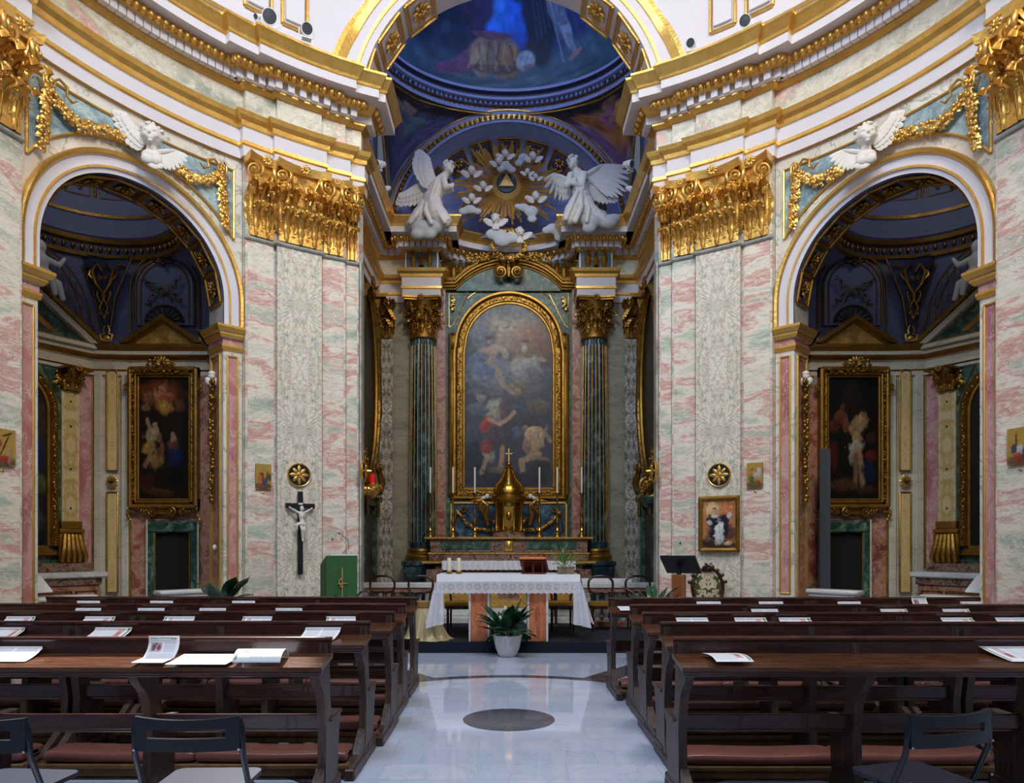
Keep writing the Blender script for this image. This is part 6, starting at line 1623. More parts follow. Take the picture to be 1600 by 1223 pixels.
angel('white stucco angel kneeling with crossed arms right of the gilded rays, wings spread',
 [('e',(1118,352,14.45),(.10,.11,.125)),('e',(1110,366,14.36),(.04,.04,.05)),('p',[(1125,378,14.45,.06),(1140,410,14.5,.13),(1150,460,14.5,.15),(1160,530,14.5,.19)]),
  ('p',[(1105,415,14.42,.08),(1085,465,14.38,.06),(1130,432,14.3,.045)]),('p',[(1175,410,14.42,.08),(1165,470,14.36,.06),(1120,455,14.3,.045)]),
  ('p',[(1160,530,14.5,.19),(1120,600,14.4,.19),(1095,640,14.35,.14)]),('p',[(1170,530,14.55,.18),(1200,600,14.45,.18),(1265,640,14.4,.12)])],
 [((1190,410,14.6),(1275,355,14.7),(.35,0,-.55)),((1195,440,14.62),(1325,500,14.75),(-.05,0,-.3)),((1090,440,14.6),(1022,405,14.75),(.1,0,-.35))],
 [[(1140,500,14.32,.05),(1110,570,14.25,.06),(1080,640,14.22,.05)],[(1160,500,14.35,.05),(1160,580,14.28,.06),(1130,650,14.22,.06)],[(1180,520,14.4,.05),(1200,590,14.3,.06),(1190,650,14.28,.05)],[(1190,560,14.4,.05),(1240,620,14.32,.05),(1285,650,14.32,.04)],[(1130,480,14.34,.03),(1175,480,14.34,.03)]],
 [(1220,650,14.4,.17),(1300,660,14.4,.16),(1180,640,14.4,.13),(1260,620,14.5,.12),(1330,640,14.45,.12),(1200,690,14.38,.12)],hair=(1118,340,14.47))
YO=0.0
for i,(x,y,r,w_,lab) in enumerate([
    (765,300,.075,1,'topmost putto head above the gilded disc'),(732,338,.075,-1,'putto head just above the gilded disc, second from the top'),(590,388,.085,-1,'putto head among the rays near the left angel'),
    (650,465,.075,1,'putto head close to the left of the gilded disc'),(590,528,.075,-1,'putto head at the lower left of the gilded disc'),(908,312,.08,1,'putto head at the upper right of the gilded disc'),
    (880,392,.055,-1,'small putto head to the right of the gilded disc'),(924,418,.055,1,'small putto head nearest the right angel'),(925,520,.085,1,'putto head at the lower right of the gilded disc'),
    (715,638,.095,-1,'large putto head below the sunburst, left of the pair'),(842,708,.095,1,'large putto head below the sunburst, right of the pair')]):
    p=z3(x,y,14.62)
    cherub('putto_head','white winged '+lab,'sculpture',tuple(p),0,r,MT['stucco'],[((-.6,.2,-.6),(-2.0,.2,.1),(.3,-.1,-1.1)),((.6,.2,-.6),(2.0,.2,.1),(-.3,-.1,-1.1))],yaw=25*w_,bust=i>8)
for i,(pp,lab) in enumerate([([(580,590,.11),(545,600,.09),(620,600,.08)],'small grey stucco cloud among the rays at the lower left of the disc'),([(860,580,.1),(900,600,.13),(905,640,.09),(830,575,.07)],'grey stucco cloud among the rays at the lower right of the disc'),
    ([(700,720,.13),(750,750,.16),(800,740,.13),(740,720,.12)],'grey stucco cloud in the middle of the cornice below the rays'),([(1010,690,.12),(1050,735,.11),(980,700,.09),(1035,700,.12)],'grey stucco cloud on the cornice between the rays and the right angel'),([(770,365,.1),(740,380,.08),(800,385,.08)],'small stucco cloud right above the dark disc'),([(860,320,.1),(835,350,.08)],'flat stucco cloud at the upper right among the rays')]):
    c=z3(pp[0][0],pp[0][1],14.66); T=thing('stucco_cloud',lab,'sculpture',tuple(c))
    sculpt('cloud',[('e',z3(x,y,14.66)-c,(r*1.2,r*.5,r*.9)) for x,y,r in pp],T,MT['stucco_grey'],.025,3)
# ================================================================ pews
t=NT('dark_wood'); v=t.coord(); oi=t.n('ShaderNodeObjectInfo'); va=t.n('ShaderNodeVectorMath',operation='ADD'); cc=t.n('ShaderNodeCombineXYZ')
k=t.math('MULTIPLY',oi.outputs['Random'],20.0); t.link(k,cc.inputs[0]); t.link(k,cc.inputs[1]); t.link(v,va.inputs[0]); t.link(cc.outputs[0],va.inputs[1])
mp=t.n('ShaderNodeMapping'); mp.inputs['Scale'].default_value=(1.2,9,9); t.link(va.outputs[0],mp.inputs['Vector'])
n=t.noise(mp.outputs[0],3,6,.65,1.5); c=t.ramp(n.outputs['Fac'],[(.3,W(30,12,10)),(.5,W(52,22,17)),(.62,W(74,34,24)),(.75,W(40,18,14))])
t.bump(n.outputs['Fac'],.15,.004); t.set(c,.30,0,.5,.25)
t=NT('dark_wood_end'); v=t.coord(); mp=t.n('ShaderNodeMapping'); mp.inputs['Scale'].default_value=(9,9,1.2); t.link(v,mp.inputs['Vector'])
n=t.noise(mp.outputs[0],3,6,.65,1.5); c=t.ramp(n.outputs['Fac'],[(.3,W(36,26,24)),(.5,W(60,46,42)),(.62,W(84,68,62)),(.75,W(48,36,33))])
t.bump(n.outputs['Fac'],.25,.004); t.set(c,.42,0,.5)
t=NT('shelf_wood'); v=t.coord(); mp=t.n('ShaderNodeMapping'); mp.inputs['Scale'].default_value=(1.0,11,11); t.link(v,mp.inputs['Vector'])
n=t.noise(mp.outputs[0],3,6,.65,1.5); c=t.ramp(n.outputs['Fac'],[(.3,W(48,26,16)),(.5,W(78,46,28)),(.62,W(104,66,42)),(.75,W(60,34,20))])
t.set(c,.25,0,.5,.3)
plain('leather',W(122,76,70),.3,0,.5,(5,.5,W(96,54,50)),(40,.25,.004))
plain('worn_wood',W(122,92,56),.6,0,.4,(14,.7,W(70,46,28)))
# side profile (y,z)
EP_=[(-.04,0),(-.04,.10),(.0,.16),(.02,.44),(-.01,.60),(-.05,.68),(-.12,.74),(-.16,.79),(-.16,.82),(.04,.87),(.04,.945),(.085,.945),(.09,.86),(.10,.66),(.12,.56),(.16,.50),(.35,.475),(.37,.45),(.34,.42),(.31,.30),(.29,.12),(.33,.08),(.33,0)]
def make_pew(L,mid=True):
    T=bpy.data.objects.new('pew',None); C.objects.link(T); T.empty_display_size=.1
    th=.05
    for x in ([0,L/2-th/2,L-th] if mid else [0,L-th]):
        mb=MB(); mb.prism(EP_,x,x+th,axis='x'); 
        if x in (0,L-th):
            mb.bbox(x-.012,x+th+.012,.10,.36,.475,.50,.006); mb.bbox(x-.010,x+th+.010,-.42,.345,0,.075,.01); mb.bbox(x-.006,x+th+.006,.06,.35,.06,.11,.008)
            mb.prism([(-.41,.07),(-.39,.10),(-.22,.115),(-.10,.20),(-.03,.24),(-.03,.07)],x+.002,x+th-.002,axis='x')
        mb.build('end_panel',MT['dark_wood_end'],T,smooth=30)
    mb=MB(); mb.prism([(-.205,.822),(-.205,.846),(.045,.885),(.045,.86)],-.03,L+.03,axis='x'); mb.build('book_shelf',MT['shelf_wood'],T,smooth=0)
    mb=MB(); mb.bbox(-.02,L+.02,-.190,-.165,.79,.828,.006); mb.bbox(-.025,L+.025,-.20,-.165,.805,.826,.006); mb.build('shelf_apron',MT['dark_wood'],T)
    mb=MB(); mb.bbox(-.02,L+.02,.045,.070,.84,.965,.008); mb.tube([(-.022,.057,.965),(L+.022,.057,.965)],.017,8); mb.build('ledge_board',MT['dark_wood'],T)
    mb=MB(); mb.bbox(.04,L-.04,.06,.085,.44,.53,.006); mb.build('back_rail',MT['dark_wood'],T)
    mb=MB(); mb.bbox(.04,L-.04,.09,.36,.415,.44,.008); mb.build('seat',MT['shelf_wood'],T)
    mb=MB(); mb.bbox(.03,L-.03,-.41,-.14,.075,.105,.005); mb.bbox(.04,L-.04,-.38,-.36,.02,.075,.004); mb.build('kneeler_board',MT['worn_wood'],T)
    half=(L-.10)/2
    for x0 in (.05,.05+half+.005):
        x1=x0+half-.005; mb=MB()
        def fn(a,b):
            t_=2*math.pi*a; u=math.copysign(abs(math.cos(t_))**.55,math.cos(t_)); w_=math.copysign(abs(math.sin(t_))**.55,math.sin(t_))
            e=min(1,math.sin(math.pi*min(1,max(0,b)))**.18+.0) if 0<b<1 else 0.0
            return (x0+(x1-x0)*(.5-.5*math.cos(math.pi*b))**1.0,-.275+u*.125*(.75+.25*e)*(1 if e>0 else .6),.145+w_*.042*max(e,.25)+.006*math.sin(b*9)*(w_>0))
        mb.grid(fn,20,28,closeu=True); mb.build('kneeler_cushion',MT['leather'],T,smooth=60)
    return T
LY=[4.1,5.0,5.8,6.6,7.5]; LXI=[1.05,1.0,.955,.98,.99]
RY_=[4.1,4.95,5.7,6.5,7.4]; RXI=[.976,1.08,1.097,1.13,1.06]
PL=2.06
ordn=['nearest','second','third','fourth','farthest']
pew0=make_pew(PL); pew1=make_pew(1.78)
used={'aisle':False,'outer':False}
for i in range(5):
    for side in ('left','right'):
        for c_ in ('aisle','outer'):
            if c_=='outer' and i==0: continue
            Y=(LY if side=='left' else RY_)[i]; xi=(LXI if side=='left' else RXI)[i]
            off=0 if c_=='aisle' else PL+.035
            X=-xi-(PL if c_=='aisle' else 1.78)-off if side=='left' else xi+off
            Q=pew0 if c_=='aisle' else pew1; P=Q if not used[c_] else copytree(Q); used[c_]=True
            lab='dark wooden pew, %s row from the camera, %s side, %s'%({'nearest':'first','farthest':'last'}.get(ordn[i],ordn[i]),side,'along the centre aisle' if c_=='aisle' else 'by the wall')
            place(P,(X,Y,0),0,lab); P['category']='pew'; P['group']='wooden pews with red leather kneelers'

# ================================================================ leaflets
def leafcanvas(kind,seed):
    cv=Canvas(44,32,(236,238,244),.02,seed,6)
    # landscape page: header band on one end, lines of print
    if kind=='upright':
        cv=Canvas(44,52,(226,228,236),.02,seed,6)
        cv.a[44:48,4:40]=cv.c((112,146,104)); cv.a[41:42,5:39]=cv.c((120,124,150))
        cv.a[20:38,4:20]=cv.c((190,170,172)); cv.e(.2,.55,.07,.13,(104,74,84),soft=.4).e(.36,.55,.07,.13,(134,64,84),soft=.4).e(.27,.68,.03,.04,(70,52,60),soft=.4)
        for y in range(20,39,2): cv.a[y,23:39]=cv.c((176,180,196))
        for y in range(6,17,2): cv.a[y,5:39]=cv.c((196,200,212))
    elif kind=='hdr_left':
        cv.a[3:29,2:4]=cv.c((120,160,130)); cv.a[8:26,8:14]=cv.c((206,180,188)); cv.a[10:16,9:13]=cv.c((150,100,120))
        for x in list(range(16,27,2))+list(range(29,42,2)): cv.a[4:28,x]=cv.c((190,196,216))
    elif kind=='hdr_right':
        cv.a[3:29,39:42]=cv.c((130,158,130)); cv.a[8:26,28:36]=cv.c((214,176,172)); cv.a[12:20,30:34]=cv.c((176,110,110))
        for x in list(range(3,14,2))+list(range(16,27,2)): cv.a[4:28,x]=cv.c((196,198,212))
    else:
        for x in list(range(4,20,2))+list(range(23,40,2)): cv.a[4:28,x]=cv.c((192,196,212))
    return cv
t=NT('paper'); ca=t.n('ShaderNodeVertexColor'); ca.layer_name='Col'; t.set(ca.outputs['Color'],.6,0,.3)
LC={k:leafcanvas(k,i+3) for i,k in enumerate(('upright','hdr_left','hdr_right','text'))}
leafcount=0
def leaflet(x,Y,w_,kind,label,shape='lean',skew=0.0,top=.925,y0=-.125):
    # lies on the shelf, rises up the ledge board
    T=thing('leaflet',label,'leaflet',(x,Y,0),0,'printed Mass leaflets on the pew shelves')
    cv=LC[kind]
    def prof(b):
        if shape=='lean':
            L1=.12; L=.12+(top-.88); s=b*L
            if s<L1: f=s/L1; return (y0+(.03-y0)*f,.862+.03*f+.02*f*f)
            f=(s-L1)/(L-L1); return (.034,.912+(top-.912)*f) if top>.912 else (.03,.912)
        if shape=='upright':
            if b<.2: f=b/.2; return (-.16+.12*f,.868+.01*f)
            f=(b-.2)/.8; return (-.04+.05*math.sin(f*2.2),.88+f*.115)
        if shape=='curl':
            a=math.pi*(1.0-b*.95); return (-.11+.085*math.cos(a),.868+.062*math.sin(a))
        if shape=='flat': return (-.2+.2*b,.862+.026*b)
        if shape=='fold': return (-.19+.17*b,.872+.022*b+.012*math.sin(b*math.pi))
    mb=MB(); 
    def fn(a,b):
        y,z=prof(b); return (-w_/2+w_*a+skew*(b-.5)+.004*math.sin(b*5),y,z+.0025)
    mb.grid(fn,cv.w-1,cv.h-1)
    o=mb.build('sheet',MT['paper'],T,smooth=60,cols=cv.cols())
    m=o.modifiers.new('thick','SOLIDIFY'); m.thickness=.0008; m.offset=1
    return T
def LX(px,Y): return (px-PX)*Y/F
rowsL=[(1,[(18,86,'text','lean',.0),(417,72,'hdr_left','curl',0)]),
       (2,[(8,42,'hdr_right','lean',.03),(169,58,'hdr_right','lean',.03),(500,56,'text','lean',.03)]),
       (3,[(24,46,'hdr_right','lean',.03),(149,48,'hdr_right','lean',.03),(275,48,'hdr_left','lean',.02),(398,46,'hdr_left','lean',.02),(531,46,'hdr_left','lean',0)]),
       (4,[(132,40,'text','lean',.02),(231,42,'text','lean',.02),(328,42,'text','lean',.02),(449,42,'text','lean',.0)]),
       (5,[(134,36,'text','lean',0),(249,36,'text','lean',0),(378,36,'text','lean',0)])]
rowsR=[(1,[(1130,56,'hdr_right','fold',-.03),(1590,80,'hdr_left','lean',-.08)]),
       (3,[(1085,50,'text','lean',-.01),(1177,50,'hdr_right','lean',-.01),(1247,50,'hdr_right','lean',-.01),(1504,50,'hdr_right','lean',-.03),(1590,50,'text','lean',-.03)]),
       (4,[(1199,42,'text','lean',-.01),(1403,42,'hdr_right','lean',-.02),(1501,42,'hdr_right','lean',-.02)]),
       (5,[(977,24,'text','flat',0),(1110,38,'text','lean',0),(1208,38,'text','lean',0),(1331,36,'text','lean',0),(1526,38,'hdr_left','lean',-.02)])]
pos=['first','second','third','fourth','fifth']
for side,rows,YY in (('left',rowsL,LY),('right',rowsR,RY_)):
    for r,items in rows:
        Y=YY[r-1]
        for j,(px,wp,kind,shp,sk) in enumerate(items):
            w_=min(.29,wp*Y/F)
            look={'hdr_left':' with green heading','hdr_right':' with green heading','text':''}[kind]
            st={'lean':'leaning printed','curl':'arched printed','fold':'folded printed','flat':'flat printed'}[shp]
            leaflet(LX(px,Y-.02),Y,w_,kind,'%s leaflet%s, %s from left, %s pew row, %s side'%(st,look,pos[j],{1:'nearest',2:'second',3:'third',4:'fourth',5:'farthest'}[r],side),shp,sk,top=.935 if r>1 else .925)
def lettering(parent,loc,size,rot,mat,body):
    c=bpy.data.curves.new('lettering','FONT'); c.body=body; c.size=size; c.extrude=.0003; c.align_x='CENTER'; c.align_y='CENTER'
    tmp=bpy.data.objects.new('tmp',c); me=bpy.data.meshes.new_from_object(tmp); bpy.data.objects.remove(tmp); bpy.data.curves.remove(c)
    o=bpy.data.objects.new('lettering',me); C.objects.link(o); o.parent=parent; o.location=loc; o.rotation_euler=rot; me.materials.clear(); me.materials.append(mat); return o
T=leaflet(LX(249,4.02),4.06,.175,'upright','leaflet standing upright on the nearest left pew, green heading and red picture','upright',.02)
lettering(T,(0.0,-.012,.982),.02,(R_(86),0,0),MT['white_paint'],'La Domenica')
T=leaflet(LX(322,4.0),4.08,.33,'text','leaflet lying flat beside the upright one on the nearest left pew','flat',.02)
T=leaflet(LX(1443,7.35),7.42,.155,'upright','leaflet standing upright on the farthest right pew','upright',0)

# ================================================================ folding chairs
plain('navy_metal',W(12,14,30),.3,0,.5); plain('navy_plastic',W(30,34,52),.42,0,.5); plain('steel',W(190,190,196),.25,.9)
def folding_chair(label,loc,rotz,group=True):
    T=thing('folding_chair',label,'chair',loc,rotz,'navy folding chairs')
    w_=.22
    # back shell with slot
    mb=MB()
    def shell(x0,x1,z0,z1,y0=-.0):
        mb.grid(lambda a,b:((x0+(x1-x0)*a),-.03*(1-((x0+(x1-x0)*a)/w_)**2)-.02*0-.012,z0+(z1-z0)*b+(-.012*(1-((x0+(x1-x0)*a)/w_)**2) if b>.5 and z1>.76 else 0)),12,3)
        mb.grid(lambda a,b:((x0+(x1-x0)*a),-.03*(1-((x0+(x1-x0)*a)/w_)**2)+.008,z0+(z1-z0)*b+(-.012*(1-((x0+(x1-x0)*a)/w_)**2) if b>.5 and z1>.76 else 0)),12,3)
        for zz in (z0,z1): mb.grid(lambda a,b:((x0+(x1-x0)*a),-.03*(1-((x0+(x1-x0)*a)/w_)**2)-.012+.02*b,zz+(-.012*(1-((x0+(x1-x0)*a)/w_)**2) if zz>.76 else 0)),12,1)
        for xx in (x0,x1): mb.add([(xx,-.03*(1-(xx/w_)**2)-.012,z0),(xx,-.03*(1-(xx/w_)**2)+.008,z0),(xx,-.03*(1-(xx/w_)**2)+.008,z1),(xx,-.03*(1-(xx/w_)**2)-.012,z1)],[(0,1,2,3)])
    shell(-w_,w_,.738,.79); shell(-w_,w_,.645,.70); shell(-w_,-.165,.70,.738); shell(.165,w_,.70,.738)
    mb.build('backrest',MT['navy_metal'],T,smooth=40)
    for s in (-1,1):
        mb=MB(); mb.tube([(s*.205,.012,.785),(s*.222,.0,.74),(s*.226,.01,.62),(s*.228,.10,.42),(s*.232,.29,.02)],[.012,.014,.013,.012,.012],10); mb.build('front_leg',MT['navy_metal'],T,smooth=60)
        mb=MB(); mb.tube([(s*.205,.20,.44),(s*.208,.05,.22),(s*.215,-.10,.015)],.010,8); mb.build('rear_leg',MT['navy_metal'],T,smooth=60)
        mb=MB(); mb.ell((s*.218,-.02,.652),(.006,.004,.006),8); mb.ell((s*.222,-.012,.50),(.006,.004,.006),8); mb.build('rivet',MT['steel'],T)
    mb=MB(); mb.tube([(-.232,.285,.03),(.232,.285,.03)],.009,8); mb.tube([(-.212,-.08,.05),(.212,-.08,.05)],.009,8); mb.build('crossbar',MT['navy_metal'],T)
    mb=MB(); P=[]
    for x,y in ((-.19,.04),(.19,.04),(.20,.36),(-.20,.36)): P.append((x,y))
    pts=[]
    for cx_,cy_,a0 in ((.15,.08,-90),(.155,.33,0),(-.155,.33,90),(-.15,.08,180)):
        for k in range(6): a=R_(a0+k*18); pts.append((cx_+.045*math.cos(a),cy_+.045*math.sin(a)))
    mb.prism(pts,.435,.455,axis='z'); mb.build('seat',MT['navy_plastic'],T,smooth=30)
    return T
folding_chair('navy folding chair in front of the nearest left pew, turned slightly, whole backrest in view',(LX(294,3.02),3.02,0),1.5)
folding_chair('navy folding chair cut off by the left edge of the picture',(-2.23,3.0,0),-4)
folding_chair('navy folding chair in front of the nearest right pew, lower right corner of the picture',(LX(1484,3.10),3.10,0),16)
# ================================================================ sanctuary furniture
plain('carpet',W(52,54,60),.9,0,.1,(60,.4,W(38,40,46)))
plain('carpet_edge',W(30,36,50),.9,0,.1,(60,.4,W(22,26,38)))
mb=MB(); mb.box(-2.10,2.10,10.17,12.9,0,.15); struct(mb.build('floor_platform',MT['carpet'],smooth=0))
mb=MB(); mb.box(-2.10,2.10,10.155,10.17,0,.150); mb.tube([(-2.1,10.165,.148),(2.1,10.165,.148)],.006,6); struct(mb.build('trim_45',MT['carpet_edge'],smooth=30))
# free-standing altar
T=thing('altar_table','free-standing marble altar table with two orange marble legs','altar',(-.005,10.24,.15))
for s in (-1,1):
    mb=MB(); mb.bbox(min(s*.30,s*.54),max(s*.30,s*.54),.02,.62,0,.90,.004); lg=mb.build('leg',MT['altar_orange'],T)
    mb=MB()
    for x in (.285,.555): mb.bbox(min(s*(x-.016),s*(x+.016)),max(s*(x-.016),s*(x+.016)),0,.64,0,.90,.004)
    mb.build('white_edge',MT['pale_marble'],lg)
mb=MB(); mb.bbox(-1.0,1.0,-.06,.72,.90,.955,.008); mb.build('tabletop',MT['pale_marble'],T)
T=thing('altar_tablecloth','white tablecloth with a lace border draped over the free-standing altar','tablecloth',(-.005,10.24,.15))
def dr(z,x,ph): return .012*math.sin(x*38+ph)*z
mb=MB(); mb.grid(lambda a,b:(-1.02+2.04*a,-.075+.81*b,.961+.001*math.sin(a*50)),40,8)
mb.grid(lambda a,b:(-1.02+2.04*a,-.078-.012*b+.004*math.sin(a*30)*b,.961-.10*b),120,4)
mb.grid(lambda a,b:(-1.02+2.04*a,.737,.961-.2*b),20,2)
mb.build('cloth',MT['linen_white'],T,smooth=60)
t=NT('altar_lace'); v=t.coord(); sx=t.n('ShaderNodeSeparateXYZ'); t.link(v,sx.inputs[0])
# repeating rosettes and loops
xx=t.math('SUBTRACT',t.math('PINGPONG',t.math('ADD',sx.outputs[0],5.0),.125),.0625); zz=t.math('SUBTRACT',sx.outputs[2],.79)
rr=t.math('SQRT',t.math('ADD',t.math('MULTIPLY',xx,xx),t.math('MULTIPLY',zz,zz)))
ring=t.math('LESS_THAN',t.math('ABSOLUTE',t.math('SUBTRACT',rr,.04)),.006); ring2=t.math('LESS_THAN',t.math('ABSOLUTE',t.math('SUBTRACT',rr,.02)),.004)
vo=t.n('ShaderNodeTexVoronoi'); vo.inputs['Scale'].default_value=120; t.link(v,vo.inputs['Vector'])
hole=t.math('GREATER_THAN',vo.outputs['Distance'],.30)
holes=t.math('MULTIPLY',hole,.30); rs=t.math('MULTIPLY',t.math('MAXIMUM',ring,ring2),.55)
t.set(W(232,232,244),.8,0,.2); t.link(t.math('SUBTRACT',.97,t.math('MAXIMUM',holes,rs)),t.b.inputs['Alpha'])
mb=MB(); mb.grid(lambda a,b:(-1.02+2.04*a,-.09-.004*b+.006*math.sin(a*26)*b,.861-.155*b-(.014*abs(math.sin(a*80)) if b>.99 else 0)),240,6)
mb.build('lace_border',MT['altar_lace'],T,smooth=60)
for s in (-1,1):
    mb=MB()
    def side(a,b):
        # a along depth (0 front .. 1 back), b downwards
        flare=.05+.10*b*(1-.6*a); fold=.030*math.sin(a*19+s)*b+.015*math.sin(a*37)*b
        drop=.60+.10*(1-a)**2
        return (s*(1.02+flare*b**.6+fold),-.085-.03*b*(1-a)+.80*a+.02*math.sin(b*5)*(1-a),.961-drop*b)
    mb.grid(side,50,14); mb.build('side_drape',MT['linen_white'],T,smooth=70)
    mb=MB()
    def corner(a,b):
        # triangular cascade at the front corner
        x=s*(1.02-.13*(1-b)*0-(1-a)*(.10*(1-b)+.11*b))+s*(.15*a*b**.7); y=-.088-.035*math.sin(a*9)*b-.02*b
        return (x+s*.008*math.sin(a*12+b*3)*b,y,.865-(.60+.06*a)*b)
    mb.grid(corner,24,16); mb.build('corner_fold',MT['altar_lace'],T,smooth=70)
Zt=1.115
def tx(px,Y=10.5): return LX(px,Y)
for px,l in ((702,'left of the two stout white candles on the altar table'),(717,'right of the two stout white candles on the altar table')):
    T=thing('altar_candle',l,'candle',(tx(px),10.5,Zt)); mb=MB(); mb.lathe([(.028,.03),(.030,.035),(.030,.225),(.026,.232),(.004,.232)],20); mb.build('wax',MT['candle'],T)
    mb=MB(); mb.lathe([(.045,0),(.045,.008),(.03,.015),(.034,.03),(.045,.035)],18); mb.build('brass_base',MT['brass'],T)
    mb=MB(); mb.tube([(0,0,.23),(0,0,.245)],.002,5); mb.build('wick',MT['black'],T)
T=thing('bell_set','little white and brass bell set beside the altar candles','bell',(tx(690,10.6)+.12,10.62,Zt)); mb=MB(); mb.lathe([(.03,0),(.028,.03),(.012,.05),(.01,.10)],14); 
for s in (-1,0,1): mb.ell((s*.03,0,.115),(.022,.022,.02),10)
mb.build('cup',MT['white_paint'],T)
T=thing('microphone','thin gooseneck microphone leaning over the altar table','microphone',(tx(818),10.5,Zt))
mb=MB(); mb.tube([(0,0,.01),(0,0,.05),(-.01,.0,.08),(-.06,0,.13),(-.17,0,.235)],[.006,.005,.004,.004,.004],6); mb.build('gooseneck',MT['steel'],T); mb=MB(); mb.lathe([(.04,0),(.04,.012),(.01,.02)],16); mb.build('base',MT['steel'],T); mb=MB(); mb.tube([(-.17,0,.235),(-.20,0,.262)],.007,8); mb.build('capsule',MT['black'],T)
T=thing('book_stand','dark red wooden book stand on the altar table','stand',(tx(835),10.5,Zt),168)
plain('red_wood',W(88,30,22),.35); plain('red_cover',W(150,40,28),.45); plain('page_orange',W(226,130,80),.6)
mb=MB(); mb.bbox(-.17,.17,-.08,.12,0,.02,.004); mb.prism([(-.10,.03),(-.09,.02),(.15,.19),(.14,.20)],-.19,.19,axis='x'); mb.tube([(0,.1,.02),(0,.1,.15)],.014,6); mb.tube([(-.14,.12,.02),(-.14,.12,.16)],.008,6); mb.tube([(.14,.12,.02),(.14,.12,.16)],.008,6); mb.build('stand',MT['red_wood'],T)
T=thing('missal','open red missal with orange pages on the wooden book stand','book',(tx(835),10.5,Zt+.012),168)
mb=MB(); mb.prism([(-.095,.035),(-.09,.025),(.16,.205),(.155,.215)],-.20,.20,axis='x'); mb.build('cover',MT['red_cover'],T)
mb=MB(); mb.bbox(-.19,.19,.10,.175,.20,.235,.008); mb.build('page_block',MT['page_orange'],T)
mb=MB()
for s in (-1,1): mb.grid(lambda a,b:(s*.19*a,-.088+.24*b-.01*math.sin(a*3),.045+.176*b+.022*math.sin(math.pi*min(1,a*1.1))),8,3)
mb.build('pages',MT['page_orange'],T); mb=MB(); mb.tube([(.02,.1,.21),(.03,.02,.13),(.03,-.07,.06)],.008,6); mb.ell((.04,.12,.225),(.03,.02,.012),8); mb.build('ribbon',MT['red_cover'],T)
# plants
plain('leaf_green',W(40,84,44),.32,0,.5,(9,.5,W(22,54,34))); plain('leaf_light',W(104,140,60),.4,0,.5,(9,.5,W(60,104,44))); plain('leaf_dark',W(34,76,50),.25,0,.6,(6,.4,W(40,84,56)))
def blade(mb,base,az,el,L,w_,bend=.9,n=9,fold=.25,twist=0):
    az=R_(az); el=R_(el); p=Vector(base); d=Vector((math.cos(az)*math.cos(el),math.sin(az)*math.cos(el),math.sin(el))); side=Vector((-math.sin(az),math.cos(az),0)); vs=[];fs=[]
    for i in range(n+1):
        t_=i/n; e=el-bend*t_*t_*1.4; d=Vector((math.cos(az)*math.cos(e),math.sin(az)*math.cos(e),math.sin(e)))
        if i: p=p+d*(L/n)
        up=side.cross(d).normalized(); wd=w_*math.sin(math.pi*min(1,max(0,(t_-.28)/.72))**.8)**.8 if t_>.28 else w_*.06
        wd=max(wd,.0015); rip=.06*w_*math.sin(t_*14)
        vs+= [p-side*wd/2+up*(fold*wd*.5+rip),p-up*fold*wd*.1,p+side*wd/2+up*(fold*wd*.5-rip)]
    for i in range(n):
        a=3*i; fs+=[(a,a+1,a+4,a+3),(a+1,a+2,a+5,a+4)]
    mb.add(vs,fs)
def plant(T,n,L,w_,seed,el=(25,80),mat='leaf_green',z=0,base_r=.04,nleaf=None):
    rnd=random.Random(seed)
    for i in range(n):
        mb=MB(); az=360*i/n*1.0+rnd.uniform(-20,20)+(137*i)%40; e=rnd.uniform(*el)
        blade(mb,(base_r*math.cos(R_(az)),base_r*math.sin(R_(az)),z),az,e,L*rnd.uniform(.75,1.1),w_*rnd.uniform(.8,1.15),bend=rnd.uniform(.5,1.1)*(1.2-e/110))
        o=mb.build('leaf',MT[mat],T,smooth=60)
T=thing('peace_lily','leafy peace lily standing before the altar table','plant',(LX(793,9.86),9.86,.27)); plant(T,38,.50,.17,5,(14,86),'leaf_dark',z=.0)
mb=MB(); 
for (x,y,z,) in ((-.03,-.12,.38),(.09,-.05,.33),(-.10,-.1,.24)): mb.tube([(0,0,0),(x*.6,y*.6,z*.6),(x,y,z)],.004,5); mb.ell((x,y,z+.02),(.02,.012,.04),8)
mb.build('white_flower',MT['candle'],T)
T=thing('plant_pot','white round plant pot on the floor before the altar table','pot',(LX(793,9.86),9.86,0)); mb=MB()
def potf(a,b):
    prof=[(.105,0),(.13,.03),(.165,.12),(.185,.22),(.19,.27),(.205,.285),(.20,.30),(.18,.29),(.17,.26),(.02,.25)]
    k=b*(len(prof)-1); i=min(int(k),len(prof)-2); f=k-i; r=prof[i][0]*(1-f)+prof[i+1][0]*f; z=prof[i][1]*(1-f)+prof[i+1][1]*f
    r*=1+.012*math.cos(12*2*math.pi*a)*(1 if z<.27 else .3); return (r*math.cos(2*math.pi*a),r*math.sin(2*math.pi*a),z)
mb.grid(potf,72,27,closeu=True); mb.lathe([(0,0),(.105,0)],36,caps=False); mb.build('pot',plain('pot_white',W(206,206,206),.35),T,smooth=60)
T=thing('planter_box','rectangular terracotta planter on the right end of the altar table','planter',(tx(884,10.45),10.45,Zt)); mb=MB(); mb.bbox(-.12,.12,-.06,.06,0,.10,.006); mb.bbox(-.13,.13,-.07,.07,.085,.105,.004); mb.build('box',plain('terracotta_grey',W(132,112,96),.7),T)
T=thing('spider_plant','bright green trailing plant in the terracotta planter','plant',(tx(884,10.45),10.45,Zt+.105)); plant(T,34,.26,.022,7,(20,85),'leaf_light',base_r=.05); 
T2=T; rnd=random.Random(4)
